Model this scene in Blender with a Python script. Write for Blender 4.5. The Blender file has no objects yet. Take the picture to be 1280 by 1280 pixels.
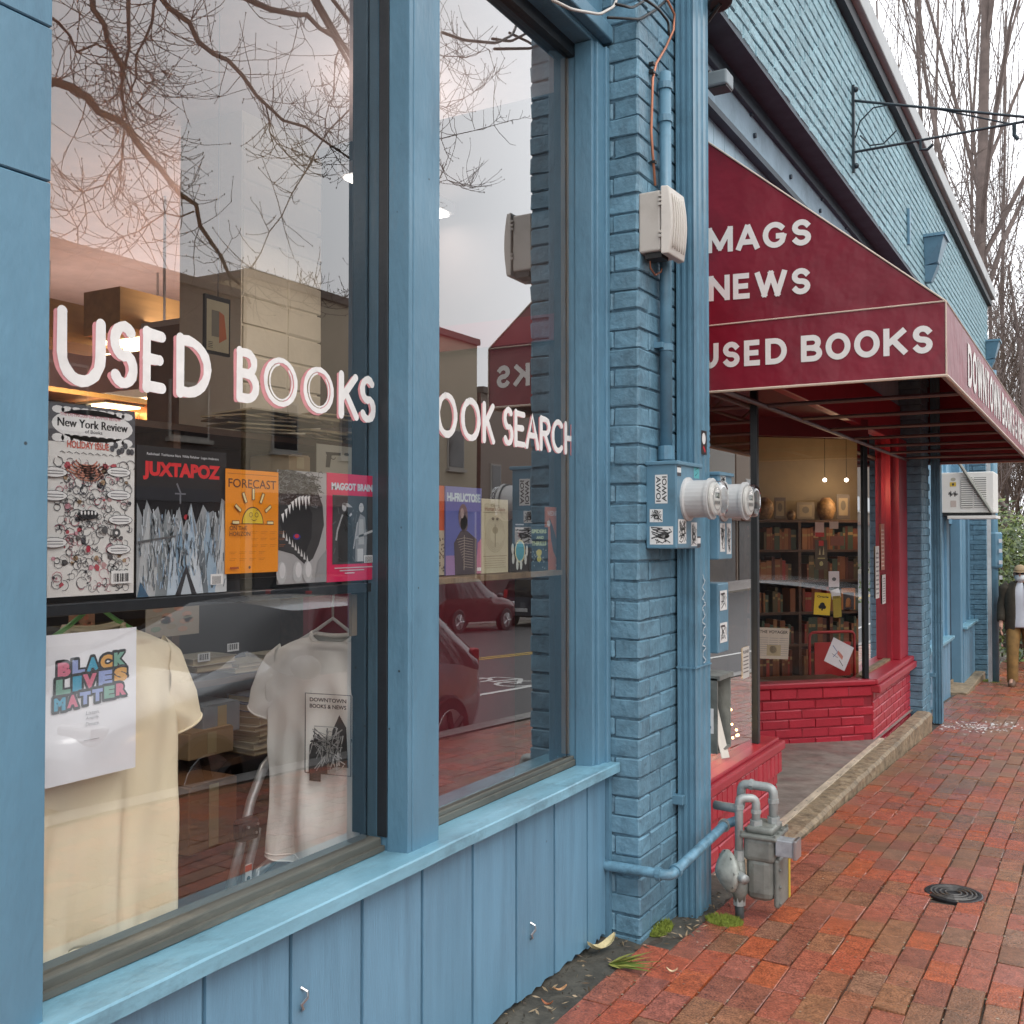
import bpy, bmesh, math, random
from mathutils import Vector, Matrix, noise as mnoise
random.seed(7)
SC = bpy.context.scene
COL = SC.collection
R = math.radians

# ------------------------------------------------------------------ camera
CAMP = Vector((1.6, 0.0, 1.5)); FPX = 1280.0
YAW = math.atan(736/1280); PIT = math.atan(27/1280)
cam = bpy.data.cameras.new('camera'); camo = bpy.data.objects.new('camera', cam); COL.objects.link(camo)
cam.lens = 36; cam.sensor_width = 36; cam.clip_start = .02; cam.clip_end = 600
camo.location = CAMP; camo.rotation_euler = (R(90)+PIT, 0, YAW)
SC.camera = camo

# ------------------------------------------------------------------ sky, sun, exposure (overcast day)
SUN_EL, SUN_AZ = 52, 118
w = bpy.data.worlds.new('World'); SC.world = w; w.use_nodes = True
nt = w.node_tree; nt.nodes.clear()
sky = nt.nodes.new('ShaderNodeTexSky'); sky.sky_type = 'NISHITA'; sky.sun_disc = False
sky.sun_elevation = R(SUN_EL); sky.sun_rotation = R(SUN_AZ); sky.dust_density = 4; sky.air_density = 1.5
hs = nt.nodes.new('ShaderNodeHueSaturation'); hs.inputs['Saturation'].default_value = .25
nt.links.new(sky.outputs[0], hs.inputs['Color'])
mx = nt.nodes.new('ShaderNodeMixRGB'); mx.inputs[0].default_value = .8
mx.inputs[2].default_value = (13.6, 13.9, 14.4, 1)          # even cloud layer
nt.links.new(hs.outputs[0], mx.inputs[1])
bg = nt.nodes.new('ShaderNodeBackground'); bg.inputs[1].default_value = .145
nt.links.new(mx.outputs[0], bg.inputs[0])
ow = nt.nodes.new('ShaderNodeOutputWorld'); nt.links.new(bg.outputs[0], ow.inputs[0])
sl = bpy.data.lights.new('sun', 'SUN'); sl.energy = .9; sl.angle = R(25); sl.color = (1, .97, .93)
so = bpy.data.objects.new('sun', sl); COL.objects.link(so)
az = R(SUN_AZ)
sdir = Vector((math.sin(az)*math.cos(R(SUN_EL)), math.cos(az)*math.cos(R(SUN_EL)), math.sin(R(SUN_EL))))
so.rotation_euler = sdir.to_track_quat('Z', 'Y').to_euler(); so.location = (6, -4, 12)
SC.view_settings.view_transform = 'Standard'; SC.view_settings.look = 'None'
SC.view_settings.exposure = .27; SC.view_settings.gamma = 1
SC.cycles.max_bounces = 6; SC.cycles.transparent_max_bounces = 16; SC.cycles.diffuse_bounces = 3
SC.cycles.glossy_bounces = 4; SC.cycles.use_denoising = True; SC.cycles.caustics_reflective = False
SC.cycles.sample_clamp_indirect = 6

# ------------------------------------------------------------------ pixel -> place helpers (pixel gives a direction only)
_Fh = Vector((-math.sin(YAW), math.cos(YAW), 0)); _R = Vector((math.cos(YAW), math.sin(YAW), 0)); _Z = Vector((0, 0, 1))
_F = _Fh*math.cos(PIT)+_Z*math.sin(PIT); _U = -_Fh*math.sin(PIT)+_Z*math.cos(PIT)
def ray(u, v): return _F+_R*((u-640)/FPX)+_U*((640-v)/FPX)
def PX(u, v, c): k = ray(u, v); return CAMP+k*((c-CAMP.x)/k.x)
def PY(u, v, c): k = ray(u, v); return CAMP+k*((c-CAMP.y)/k.y)
def gz(y):                                                   # the pavement falls away from the camera
    if y < 3.4: return .10+.01*(3.4-y) if y > 0 else .134
    return .10-.048*(min(y, 34)-3.4)
def PG(u, v, dz=0):
    k = ray(u, v); lo, hi = .5, 80.
    for _ in range(50):
        m = (lo+hi)/2; p = CAMP+k*m
        if p.z > gz(p.y)+dz: lo = m
        else: hi = m
    return CAMP+k*lo
def lerp(a, b, t): return a+(b-a)*t

# ------------------------------------------------------------------ materials
MATS = {}
def nd(t, kind, **kw):
    n = t.nodes.new('ShaderNode'+kind)
    for k, v in kw.items():
        if k in n.inputs: n.inputs[k].default_value = v
        else: setattr(n, k, v)
    return n
def c4(c): return (c[0], c[1], c[2], 1)
def mat(name, col, rough=.6, metal=0., var=.18, scale=6., bump=.0, bscale=60., dirt=None, dscale=2.5, damt=.5, spec=.5, objrand=0., grain=None, rvar=.0, coat=0., bdist=.004, specks=None):
    """procedural principled material: noise tint, optional stain colour, fine bump"""
    if name in MATS: return MATS[name]
    m = bpy.data.materials.new(name); m.use_nodes = True; t = m.node_tree; L = t.links
    b = t.nodes['Principled BSDF']; MATS[name] = m
    b.inputs['Roughness'].default_value = rough; b.inputs['Metallic'].default_value = metal
    b.inputs['Specular IOR Level'].default_value = spec; b.inputs['Coat Weight'].default_value = coat
    geo = nd(t, 'NewGeometry'); pos = geo.outputs['Position']
    if grain:
        mp = nd(t, 'Mapping'); mp.inputs['Scale'].default_value = grain; L.new(pos, mp.inputs[0]); vec = mp.outputs[0]
    else: vec = pos
    n1 = nd(t, 'TexNoise', Scale=scale, Detail=5., Roughness=.6); L.new(vec, n1.inputs['Vector'])
    mr = nd(t, 'MapRange'); mr.inputs[1].default_value = .3; mr.inputs[2].default_value = .7
    mr.inputs[3].default_value = 1-var; mr.inputs[4].default_value = 1+var; L.new(n1.outputs[0], mr.inputs[0])
    val = mr.outputs[0]
    if objrand:
        oi = nd(t, 'ObjectInfo'); m2 = nd(t, 'MapRange'); m2.inputs[3].default_value = 1-objrand; m2.inputs[4].default_value = 1+objrand
        L.new(oi.outputs['Random'], m2.inputs[0]); mm = nd(t, 'Math', operation='MULTIPLY')
        L.new(val, mm.inputs[0]); L.new(m2.outputs[0], mm.inputs[1]); val = mm.outputs[0]
    vm = nd(t, 'VectorMath', operation='SCALE'); vm.inputs[0].default_value = col[:3]; L.new(val, vm.inputs['Scale'])
    out = vm.outputs[0]
    if dirt:
        n2 = nd(t, 'TexNoise', Scale=dscale, Detail=8., Roughness=.7); L.new(vec, n2.inputs['Vector'])
        r2 = nd(t, 'MapRange'); r2.inputs[1].default_value = .52; r2.inputs[2].default_value = .72
        r2.inputs[4].default_value = damt; L.new(n2.outputs[0], r2.inputs[0])
        mxx = nd(t, 'MixRGB'); mxx.inputs[2].default_value = c4(dirt); L.new(r2.outputs[0], mxx.inputs[0]); L.new(out, mxx.inputs[1]); out = mxx.outputs[0]
    if specks:                                                # sparse chips and nail holes with their own shape
        vo = nd(t, 'TexVoronoi', Scale=specks); L.new(pos, vo.inputs['Vector']); rs_ = nd(t, 'MapRange'); rs_.inputs[1].default_value = .065; rs_.inputs[2].default_value = .035; L.new(vo.outputs['Distance'], rs_.inputs[0])
        wn = nd(t, 'TexNoise', Scale=3.1, Detail=2.); L.new(pos, wn.inputs['Vector']); gt = nd(t, 'MapRange'); gt.inputs[1].default_value = .56; gt.inputs[2].default_value = .60; L.new(wn.outputs[0], gt.inputs[0])
        mu_ = nd(t, 'Math', operation='MULTIPLY'); L.new(rs_.outputs[0], mu_.inputs[0]); L.new(gt.outputs[0], mu_.inputs[1]); ms = nd(t, 'MixRGB'); ms.inputs[2].default_value = (.03, .045, .055, 1); L.new(mu_.outputs[0], ms.inputs[0]); L.new(out, ms.inputs[1]); out = ms.outputs[0]
    L.new(out, b.inputs['Base Color'])
    if rvar:
        n3 = nd(t, 'TexNoise', Scale=scale*.7, Detail=4.); L.new(pos, n3.inputs['Vector'])
        r3 = nd(t, 'MapRange'); r3.inputs[1].default_value = .35; r3.inputs[2].default_value = .65
        r3.inputs[3].default_value = max(.03, rough-rvar); r3.inputs[4].default_value = min(1, rough+rvar)
        L.new(n3.outputs[0], r3.inputs[0]); L.new(r3.outputs[0], b.inputs['Roughness'])
    if bump:
        n4 = nd(t, 'TexNoise', Scale=bscale, Detail=4.); L.new(vec, n4.inputs['Vector'])
        bp = nd(t, 'Bump', Strength=min(1, bump), Distance=bdist); L.new(n4.outputs[0], bp.inputs['Height']); L.new(bp.outputs[0], b.inputs['Normal'])
    return m
def emis(name, col, s):
    if name in MATS: return MATS[name]
    m = bpy.data.materials.new(name); m.use_nodes = True; b = m.node_tree.nodes['Principled BSDF']; MATS[name] = m
    b.inputs['Base Color'].default_value = c4(col); b.inputs['Emission Color'].default_value = c4(col); b.inputs['Emission Strength'].default_value = s
    return m
def glass(name, tint=(1, 1, 1), gain=1.8, ior=1.5, wav=.0):
    """window pane: see-through with a Fresnel mirror (two surfaces)"""
    if name in MATS: return MATS[name]
    m = bpy.data.materials.new(name); m.use_nodes = True; t = m.node_tree; t.nodes.clear(); L = t.links; MATS[name] = m
    fr = nd(t, 'Fresnel', IOR=ior); mu = nd(t, 'Math', operation='MULTIPLY', use_clamp=True); mu.inputs[1].default_value = gain
    L.new(fr.outputs[0], mu.inputs[0]); gb = nd(t, 'NewGeometry'); ib = nd(t, 'Math', operation='SUBTRACT'); ib.inputs[0].default_value = 1.; L.new(gb.outputs['Backfacing'], ib.inputs[1])
    m2 = nd(t, 'Math', operation='MULTIPLY'); L.new(mu.outputs[0], m2.inputs[0]); L.new(ib.outputs[0], m2.inputs[1]); mu = m2   # inner side of the pane adds no second mirror
    tr = nd(t, 'BsdfTransparent'); tr.inputs[0].default_value = c4(tint)
    gl = nd(t, 'BsdfGlossy', Roughness=.0)
    if wav:
        g = nd(t, 'NewGeometry'); n = nd(t, 'TexNoise', Scale=1.6, Detail=1.); L.new(g.outputs['Position'], n.inputs['Vector'])
        bp = nd(t, 'Bump', Strength=wav, Distance=.01); L.new(n.outputs[0], bp.inputs['Height']); L.new(bp.outputs[0], gl.inputs['Normal'])
    mi = nd(t, 'MixShader'); L.new(mu.outputs[0], mi.inputs[0]); L.new(tr.outputs[0], mi.inputs[1]); L.new(gl.outputs[0], mi.inputs[2])
    o = nd(t, 'OutputMaterial'); L.new(mi.outputs[0], o.inputs[0]); return m
def ink(col, rough=.55):
    return mat('ink_%02x%02x%02x' % tuple(int(255*min(1, c)) for c in col[:3]), col, rough, var=.04, scale=30)

BLUE = mat('blue_paint', (.110, .232, .322), .45, var=.12, scale=5, bump=.5, bscale=60, bdist=.004, dirt=(.07, .14, .20), dscale=7, damt=.6, rvar=.12, grain=(1, 1, .35), specks=16.)
BLUEB = mat('blue_board', (.142, .292, .412), .45, var=.10, scale=4, bump=.5, bscale=50, bdist=.003, dirt=(.085, .17, .24), dscale=3, damt=.55, grain=(1, 5, .5), rvar=.1, objrand=.07, specks=14.)
BLUES = mat('blue_sill', (.19, .385, .485), .36, var=.18, scale=6, bump=.5, bscale=40, dirt=(.09, .17, .22), dscale=11, damt=.75, grain=(1, .6, 1))
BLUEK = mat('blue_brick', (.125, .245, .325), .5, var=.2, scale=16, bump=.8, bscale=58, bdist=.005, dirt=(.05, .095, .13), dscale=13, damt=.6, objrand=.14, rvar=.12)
BLUEU = mat('blue_skylit_brick', (.225, .375, .425), .6, var=.14, scale=9, bump=1., bscale=30, bdist=.012, dirt=(.10, .19, .24), dscale=5, damt=.5, objrand=.12)  # paler copy of the brick paint; stronger sky light put into its colour
BLUEM = mat('blue_mortar', (.07, .14, .19), .7, var=.5, scale=30, bump=.8, bscale=80)
BLUEP = mat('blue_pipe', (.11, .23, .315), .4, var=.12, scale=8, bump=.1, dirt=(.05, .09, .11), dscale=6, damt=.5)
DKBLUE = mat('dark_blue', (.03, .06, .09), .6, var=.2)
LINT = mat('pale_lintel', (.27, .38, .46), .7, var=.12, scale=6, bump=.5, bscale=40, dirt=(.12, .17, .2), dscale=4, damt=.5)
BLACKF = mat('black_frame', (.012, .016, .02), .35, var=.2, scale=10, bump=.2)
RAWW = mat('raw_wood', (.235, .165, .095), .7, var=.35, scale=8, grain=(1, 1, .15), dirt=(.08, .05, .03), dscale=14, damt=.7)
GREYF = mat('grey_frame', (.10, .10, .085), .65, var=.3, scale=12, grain=(1, .2, 1), dirt=(.3, .26, .2), dscale=18, damt=.5)
RED = mat('red_brick_paint', (.40, .022, .040), .42, var=.12, scale=12, bump=.6, bscale=60, dirt=(.16, .01, .02), dscale=6, damt=.35, objrand=.08)
REDW = mat('red_trim', (.36, .020, .036), .4, var=.1, scale=6, bump=.2, dirt=(.14, .01, .015), dscale=5, damt=.3)
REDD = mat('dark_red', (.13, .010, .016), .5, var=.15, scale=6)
REDM = mat('red_mortar', (.25, .014, .026), .6, var=.2, scale=20)
AWN = mat('burgundy_vinyl', (.20, .005, .019), .44, var=.16, scale=3, bump=.8, bscale=3.2, bdist=.03, dirt=(.07, .005, .010), dscale=2.6, damt=.55)
PIPING = mat('cream_piping', (.62, .50, .40), .5, var=.1)
WHITEL = mat('white_lettering', (.78, .74, .70), .5, var=.05, scale=20, dirt=(.5, .42, .4), dscale=20, damt=.3)
PAINTW = mat('window_white_paint', (.80, .78, .75), .5, var=.06, scale=40)
PINK = mat('window_pink_paint', (.62, .26, .27), .5, var=.1, scale=40)
BEIGEP = mat('beige_plastic', (.55, .51, .46), .45, var=.06, scale=5, dirt=(.3, .27, .22), dscale=6, damt=.3)
WHITEM = mat('meter_grey', (.50, .50, .49), .35, var=.05, dirt=(.25, .22, .2), dscale=12, damt=.3)
GASG = mat('gas_meter_grey', (.20, .21, .19), .45, metal=.2, var=.25, scale=14, bump=.3, dirt=(.06, .065, .06), dscale=9, damt=.6)
GASP = mat('gas_pipe_grey', (.33, .35, .34), .4, metal=.2, var=.2, scale=14, dirt=(.09, .12, .14), dscale=8, damt=.6)
BLACK = mat('black', (.012, .012, .012), .45, var=.2)
DKMETAL = mat('dark_metal', (.03, .03, .033), .4, metal=.6, var=.3)
STEEL = mat('steel', (.45, .45, .45), .3, metal=.9, var=.15, scale=10)
COPPER = mat('copper_wire', (.42, .16, .09), .35, metal=.4, var=.2)
CONC = mat('alcove_concrete', (.235, .205, .18), .5, var=.3, scale=7, bump=.5, bscale=35, dirt=(.07, .06, .05), dscale=3, damt=.6, rvar=.15)
STONE = mat('kerb_stone', (.25, .19, .12), .65, var=.45, scale=14, bump=1., bscale=22, bdist=.02, dirt=(.09, .065, .04), dscale=9, damt=.85)
DIRT = mat('dirt', (.045, .036, .026), .85, var=.5, scale=30, bump=1., bscale=70, dirt=(.11, .10, .075), dscale=12, damt=.6)
JOINT = mat('paver_joint', (.055, .042, .032), .9, var=.5, scale=20, bump=1., bscale=80, dirt=(.10, .085, .06), dscale=6, damt=.5)
ASPH = mat('asphalt', (.055, .053, .055), .6, var=.25, scale=15, bump=.5, bscale=120)
ROADW = mat('road_white', (.6, .6, .58), .6, var=.2, scale=20)
ROADY = mat('road_yellow', (.55, .36, .06), .6, var=.2, scale=20)
MOSS = mat('moss', (.16, .20, .025), .9, var=.4, scale=60)
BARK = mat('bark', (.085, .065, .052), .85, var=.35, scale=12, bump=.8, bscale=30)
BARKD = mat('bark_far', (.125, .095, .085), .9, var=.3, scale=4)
GLASS = glass('shop_glass', gain=4.0, wav=.02)
GLASS2 = glass('display_glass', gain=3.2)
CARGL = mat('car_glass', (.02, .022, .025), .03, var=0, spec=.8)

# ------------------------------------------------------------------ mesh builder
class Fr:
    """local frame: origin, right, normal(out), up"""
    def __init__(s, o, r=(0, 1, 0), n=(1, 0, 0), u=(0, 0, 1)):
        s.o = Vector(o); s.r = Vector(r).normalized(); s.n = Vector(n).normalized(); s.u = Vector(u).normalized()
    def __call__(s, a, b, c): return s.o+s.r*a+s.n*b+s.u*c
class MB:
    def __init__(s, fr=None): s.V = []; s.F = []; s.M = []; s.fr = fr
    def add(s, vs, fs, m=0):
        k = len(s.V)
        for v in vs: s.V.append(Vector(s.fr(*v)) if s.fr else Vector(v))
        for f in fs: s.F.append([k+i for i in f]); s.M.append(m)
        return s
    def box(s, x0, x1, y0, y1, z0, z1, m=0):
        vs = [(x, y, z) for x in (x0, x1) for y in (y0, y1) for z in (z0, z1)]
        return s.add(vs, [(0, 1, 3, 2), (4, 6, 7, 5), (0, 4, 5, 1), (2, 3, 7, 6), (0, 2, 6, 4), (1, 5, 7, 3)], m)
    def hexa(s, b, t, m=0):
        return s.add(list(b)+list(t), [(3, 2, 1, 0), (4, 5, 6, 7), (0, 1, 5, 4), (1, 2, 6, 5), (2, 3, 7, 6), (3, 0, 4, 7)], m)
    def poly(s, ps, m=0): return s.add(ps, [tuple(range(len(ps)))], m)
    def prism(s, ps, d, m=0):
        """outline ps (3d) swept by vector d"""
        d = Vector(d); n = len(ps); q = [Vector(p)+d for p in ps]
        return s.add(list(map(Vector, ps))+q, [tuple(range(n))[::-1], tuple(range(n, 2*n))]+[(i, (i+1) % n, n+(i+1) % n, n+i) for i in range(n)], m)
    def tube(s, pts, r, n=8, m=0, caps=True):
        pts = [Vector(p) for p in pts]; k = len(pts); rs = r if isinstance(r, (list, tuple)) else [r]*k
        vs = []; prev = None
        for i, p in enumerate(pts):
            d = (pts[min(i+1, k-1)]-pts[max(i-1, 0)])
            d = d.normalized() if d.length > 1e-9 else Vector((0, 0, 1))
            if prev is None:
                a = d.orthogonal().normalized()
            else:
                a = prev-d*prev.dot(d); a = a.normalized() if a.length > 1e-6 else d.orthogonal().normalized()
            prev = a; b = d.cross(a)
            for j in range(n):
                t = 2*math.pi*j/n; vs.append(p+(a*math.cos(t)+b*math.sin(t))*rs[i])
        fs = [(i*n+j, i*n+(j+1) % n, (i+1)*n+(j+1) % n, (i+1)*n+j) for i in range(k-1) for j in range(n)]
        if caps: fs += [tuple(range(n))[::-1], tuple(range((k-1)*n, k*n))]
        return s.add(vs, fs, m)
    def cyl(s, a, b, r, n=16, m=0, r2=None): return s.tube([a, b], [r, r if r2 is None else r2], n, m)
    def lathe(s, o, ax, prof, n=20, m=0):
        """prof: list of (dist along axis, radius)"""
        o = Vector(o); ax = Vector(ax).normalized(); a = ax.orthogonal().normalized(); b = ax.cross(a); vs = []
        for h, r in prof:
            for j in range(n):
                t = 2*math.pi*j/n; vs.append(o+ax*h+(a*math.cos(t)+b*math.sin(t))*r)
        k = len(prof)
        fs = [(i*n+j, i*n+(j+1) % n, (i+1)*n+(j+1) % n, (i+1)*n+j) for i in range(k-1) for j in range(n)]
        return s.add(vs, fs+[tuple(range(n))[::-1], tuple(range((k-1)*n, k*n))], m)
    def ball(s, c, r, nu=14, nv=9, m=0):
        c = Vector(c); r = r if isinstance(r, (tuple, list)) else (r, r, r); vs = []
        for i in range(nv+1):
            ph = math.pi*i/nv
            for j in range(nu):
                t = 2*math.pi*j/nu
                vs.append(c+Vector((r[0]*math.sin(ph)*math.cos(t), r[1]*math.sin(ph)*math.sin(t), r[2]*math.cos(ph))))
        return s.add(vs, [(i*nu+j, i*nu+(j+1) % nu, (i+1)*nu+(j+1) % nu, (i+1)*nu+j) for i in range(nv) for j in range(nu)], m)
    def mesh(s, name, mats, org):
        me = bpy.data.meshes.new(name); me.from_pydata([v-org for v in s.V], [], s.F)
        for m in (mats if isinstance(mats, (list, tuple)) else [mats]): me.materials.append(m)
        if any(s.M): me.polygons.foreach_set('material_index', s.M)
        me.update(); return me
    def build(s, name, mats, parent=None, smooth=False, bevel=0, seg=2, solid=0, sub=0, recalc=True, vis=None):
        org = world_loc(parent) if parent else Vector((0, 0, 0))
        me = s.mesh(name, mats, org)
        if recalc:
            bm = bmesh.new(); bm.from_mesh(me); bmesh.ops.recalc_face_normals(bm, faces=bm.faces); bm.to_mesh(me); bm.free()
        if smooth: me.shade_smooth() if smooth is True else me.shade_smooth()
        o = bpy.data.objects.new(name, me); COL.objects.link(o)
        if parent: o.parent = parent
        if solid: md = o.modifiers.new('solid', 'SOLIDIFY'); md.thickness = solid; md.offset = 0
        if bevel: md = o.modifiers.new('bevel', 'BEVEL'); md.width = bevel; md.segments = seg; md.limit_method = 'ANGLE'; md.angle_limit = R(40); md.harden_normals = False
        if sub: md = o.modifiers.new('sub', 'SUBSURF'); md.levels = sub; md.render_levels = sub
        return o
def world_loc(o):
    p = Vector((0, 0, 0))
    while o: p = p+o.location; o = o.parent
    return p
def tag(o, label=None, cat=None, group=None, kind=None):
    if label: o['label'] = label
    if cat: o['category'] = cat
    if group: o['group'] = group
    if kind: o['kind'] = kind
    return o
def thing(name, loc, label, cat, group=None):
    o = bpy.data.objects.new(name, None); COL.objects.link(o); o.location = loc; o.empty_display_size = .1
    return tag(o, label, cat, group)
def struct(mb, name, m, **k): return tag(mb.build(name, m, **k), kind='structure')
def put(me, name, parent, loc, rot=None):
    """an object that shares mesh data, placed at a world point under parent"""
    o = bpy.data.objects.new(name, me); COL.objects.link(o); o.parent = parent
    o.location = Vector(loc)-(world_loc(parent) if parent else Vector((0, 0, 0)))
    if rot: o.rotation_euler = rot
    return o

# text as flat outlines in a frame: fitted into a box of width w and height h
_tc = {}
def text_geo(txt, bold=0., shear=0.):
    key = (txt, bold, shear)
    if key in _tc: return _tc[key]
    cu = bpy.data.curves.new('t', 'FONT'); cu.body = txt; cu.size = 1; cu.offset = bold; cu.shear = shear; cu.resolution_u = 3
    cu.fill_mode = 'FRONT'
    ob = bpy.data.objects.new('t', cu); me = ob.to_mesh()
    vs = [(v.co.x, v.co.y) for v in me.vertices]; fs = [tuple(p.vertices) for p in me.polygons]
    ob.to_mesh_clear(); bpy.data.objects.remove(ob); bpy.data.curves.remove(cu)
    _tc[key] = (vs, fs); return _tc[key]
def text_to(mb, fr, txt, a, c, wd, ht, b=.0, m=0, bold=.0, shear=0., thick=0., warp=None):
    vs, fs = text_geo(txt, bold, shear)
    if not vs: return
    x0 = min(v[0] for v in vs); x1 = max(v[0] for v in vs); y0 = min(v[1] for v in vs); y1 = max(v[1] for v in vs)
    sx = wd/(x1-x0) if wd else ht/(y1-y0); sy = ht/(y1-y0)
    out = []
    for x, y in vs:
        aa = a+(x-x0)*sx; cc = c+(y-y0)*sy
        if warp: aa, cc = warp(aa, cc)
        out.append(fr(aa, b, cc))
    mb.add(out, fs, m)
class Print:
    """flat print on a sheet: layers of ink shapes in a frame (units: fraction of sheet)"""
    def __init__(s, fr, w, h): s.fr = fr; s.w = w; s.h = h; s.mb = MB(); s.mats = []; s.lay = 0
    def mi(s, col):
        m = ink(col)
        if m not in s.mats: s.mats.append(m)
        return s.mats.index(m)
    def up(s): s.lay += 1
    def P(s, a, c): return s.fr(a*s.w, .0006+s.lay*.00025, c*s.h)
    def poly(s, ps, col): s.mb.add([s.P(*p) for p in ps], [tuple(range(len(ps)))], s.mi(col))
    def rect(s, a0, c0, a1, c1, col): s.poly([(a0, c0), (a1, c0), (a1, c1), (a0, c1)], col)
    def ell(s, a, c, ra, rc, col, n=18, t0=0, t1=360): s.poly([(a+ra*math.cos(R(t0+(t1-t0)*i/n)), c+rc*math.sin(R(t0+(t1-t0)*i/n))) for i in range(n+(0 if t1-t0 == 360 else 1))], col)
    def line(s, ps, wd, col, close=False):
        ps = [(p[0]*s.w, p[1]*s.h) for p in ps]
        if close: ps = ps+[ps[0]]
        vs = []; k = len(ps)
        for i, p in enumerate(ps):
            q0 = ps[max(i-1, 0)]; q1 = ps[min(i+1, k-1)]; dx, dy = q1[0]-q0[0], q1[1]-q0[1]; l = math.hypot(dx, dy) or 1
            for sg in (-1, 1): vs.append(s.fr(p[0]-sg*dy/l*wd/2, .0006+s.lay*.00025, p[1]+sg*dx/l*wd/2))
        s.mb.add(vs, [(2*i, 2*i+1, 2*i+3, 2*i+2) for i in range(k-1)], s.mi(col))
    def text(s, txt, a, c, wd, ht, col, bold=.0, shear=0.):
        text_to(s.mb, s.fr, txt, a*s.w, c*s.h, wd*s.w if wd else 0, ht*s.h, .0006+s.lay*.00025, s.mi(col), bold, shear)
    def build(s, parent, name='print'): return s.mb.build(name, s.mats, parent, recalc=False)

# brick shape: a box with softened, uneven front
def brick_mesh(name, l, h, d, m, amp=.002, ch=.005, n=5):
    out = []
    for i in range(n):
        j = lambda k=1.: random.uniform(-amp, amp)*k
        mb = MB(); hl, hh = l/2, h/2
        back = [(0-d, -hl, -hh), (0-d, hl, -hh), (0-d, hl, hh), (0-d, -hl, hh)]
        mid = [(-ch+j(.4), -hl+j(), -hh+j()), (-ch+j(.4), hl+j(), -hh+j()), (-ch+j(.4), hl+j(), hh+j()), (-ch+j(.4), -hl+j(), hh+j())]
        fr = [(j(.6), -hl+ch+j(), -hh+ch+j()), (j(.6), hl-ch+j(), -hh+ch+j()), (j(.6), hl-ch+j(), hh-ch+j()), (j(.6), -hl+ch+j(), hh-ch+j())]
        mb.add(back+mid+fr, [(3, 2, 1, 0), (0, 1, 5, 4), (1, 2, 6, 5), (2, 3, 7, 6), (3, 0, 4, 7), (4, 5, 9, 8), (5, 6, 10, 9), (6, 7, 11, 10), (7, 4, 8, 11), (8, 9, 10, 11)])
        me = mb.mesh(name, m, Vector((0, 0, 0))); me.shade_smooth() if False else None
        out.append(me)
    return out

# ================================================================== GROUND
YS = [-60, -8, -4, -2, 0, 1, 2, 3, 3.4, 4, 5, 6, 7, 8, 9, 10, 12, 14, 16, 18, 20, 24, 28, 32, 36, 50, 90, 160, 300]
def sheet(x0, x1, dz0, dz1, ys, name, m, kind='structure'):
    mb = MB(); vs = []; fs = []
    for y in ys: vs += [(x0, y, gz(y)+dz0), (x1, y, gz(y)+dz1)]
    for i in range(len(ys)-1): fs.append((2*i, 2*i+1, 2*i+3, 2*i+2))
    mb.add(vs, fs); return tag(mb.build(name, m), kind=kind)
GRASSY = mat('far_ground', (.075, .062, .045), .95, var=.4, scale=.6)
sheet(-200, 200, -2.9, -2.9, YS, 'ground', GRASSY)
sheet(-.6, 2.78, -.012, -.012, [y for y in YS if -8 <= y <= 90], 'pavement_bed', JOINT)
road_z = lambda x, y: gz(y)-.34-.014*(x-2.95)
sheet(2.93, 17.0, -.34, -.34-.014*14.05, YS[1:-2], 'road', ASPH)
KERB = mat('granite_kerb', (.26, .25, .24), .7, var=.3, scale=12, bump=.6, bscale=50)
mb = MB()
for y0, y1 in zip(YS[1:-3], YS[2:-2]):
    mb.hexa([(2.78, y0, gz(y0)-.4), (2.95, y0, gz(y0)-.4), (2.95, y1, gz(y1)-.4), (2.78, y1, gz(y1)-.4)], [(2.78, y0, gz(y0)), (2.95, y0, gz(y0)), (2.95, y1, gz(y1)), (2.78, y1, gz(y1))])
struct(mb, 'kerb', KERB)
sheet(17.0, 21.0, -.42, -.42, YS[1:-2], 'opposite_pavement', mat('opp_paving', (.30, .27, .25), .8, var=.25, scale=4))
# road markings
def strip(x0, x1, y0, y1, name, m):
    ys = [y0+(y1-y0)*i/30 for i in range(31)]; mb = MB(); vs = []; fs = []
    for y in ys: vs += [(x0, y, road_z(x0, y)+.006), (x1, y, road_z(x1, y)+.006)]
    for i in range(30): fs.append((2*i, 2*i+1, 2*i+3, 2*i+2))
    struct(mb.add(vs, fs), name, m)
strip(9.0, 9.1, -4, 60, 'yellow_centre_line', ROADY); strip(9.22, 9.32, -4, 60, 'yellow_centre_line', ROADY)
strip(5.65, 5.77, -4, 60, 'bike_lane_line', ROADW)
mb = MB(); bx, by = 6.5, 13.5                                 # bicycle symbol
def ribbon(mb, ps, wd):
    for (a, b) in zip(ps[:-1], ps[1:]):
        d = Vector((b[0]-a[0], b[1]-a[1])); d.normalize(); n = Vector((-d.y, d.x))*wd/2
        q = [(a[0]-n.x, a[1]-n.y), (b[0]-n.x, b[1]-n.y), (b[0]+n.x, b[1]+n.y), (a[0]+n.x, a[1]+n.y)]
        mb.add([(x, y, road_z(x, y)+.006) for x, y in q], [(0, 1, 2, 3)])
for cx in (-.45, .45):
    ribbon(mb, [(bx+cx+.3*math.cos(R(a)), by+.45*math.sin(R(a))) for a in range(0, 361, 24)], .08)
ribbon(mb, [(bx-.45, by), (bx-.1, by+.7), (bx+.35, by+.7), (bx+.45, by)], .08); ribbon(mb, [(bx-.1, by+.7), (bx+.05, by), (bx-.45, by)], .08)
struct(mb, 'bike_lane_symbol', ROADW)

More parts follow.
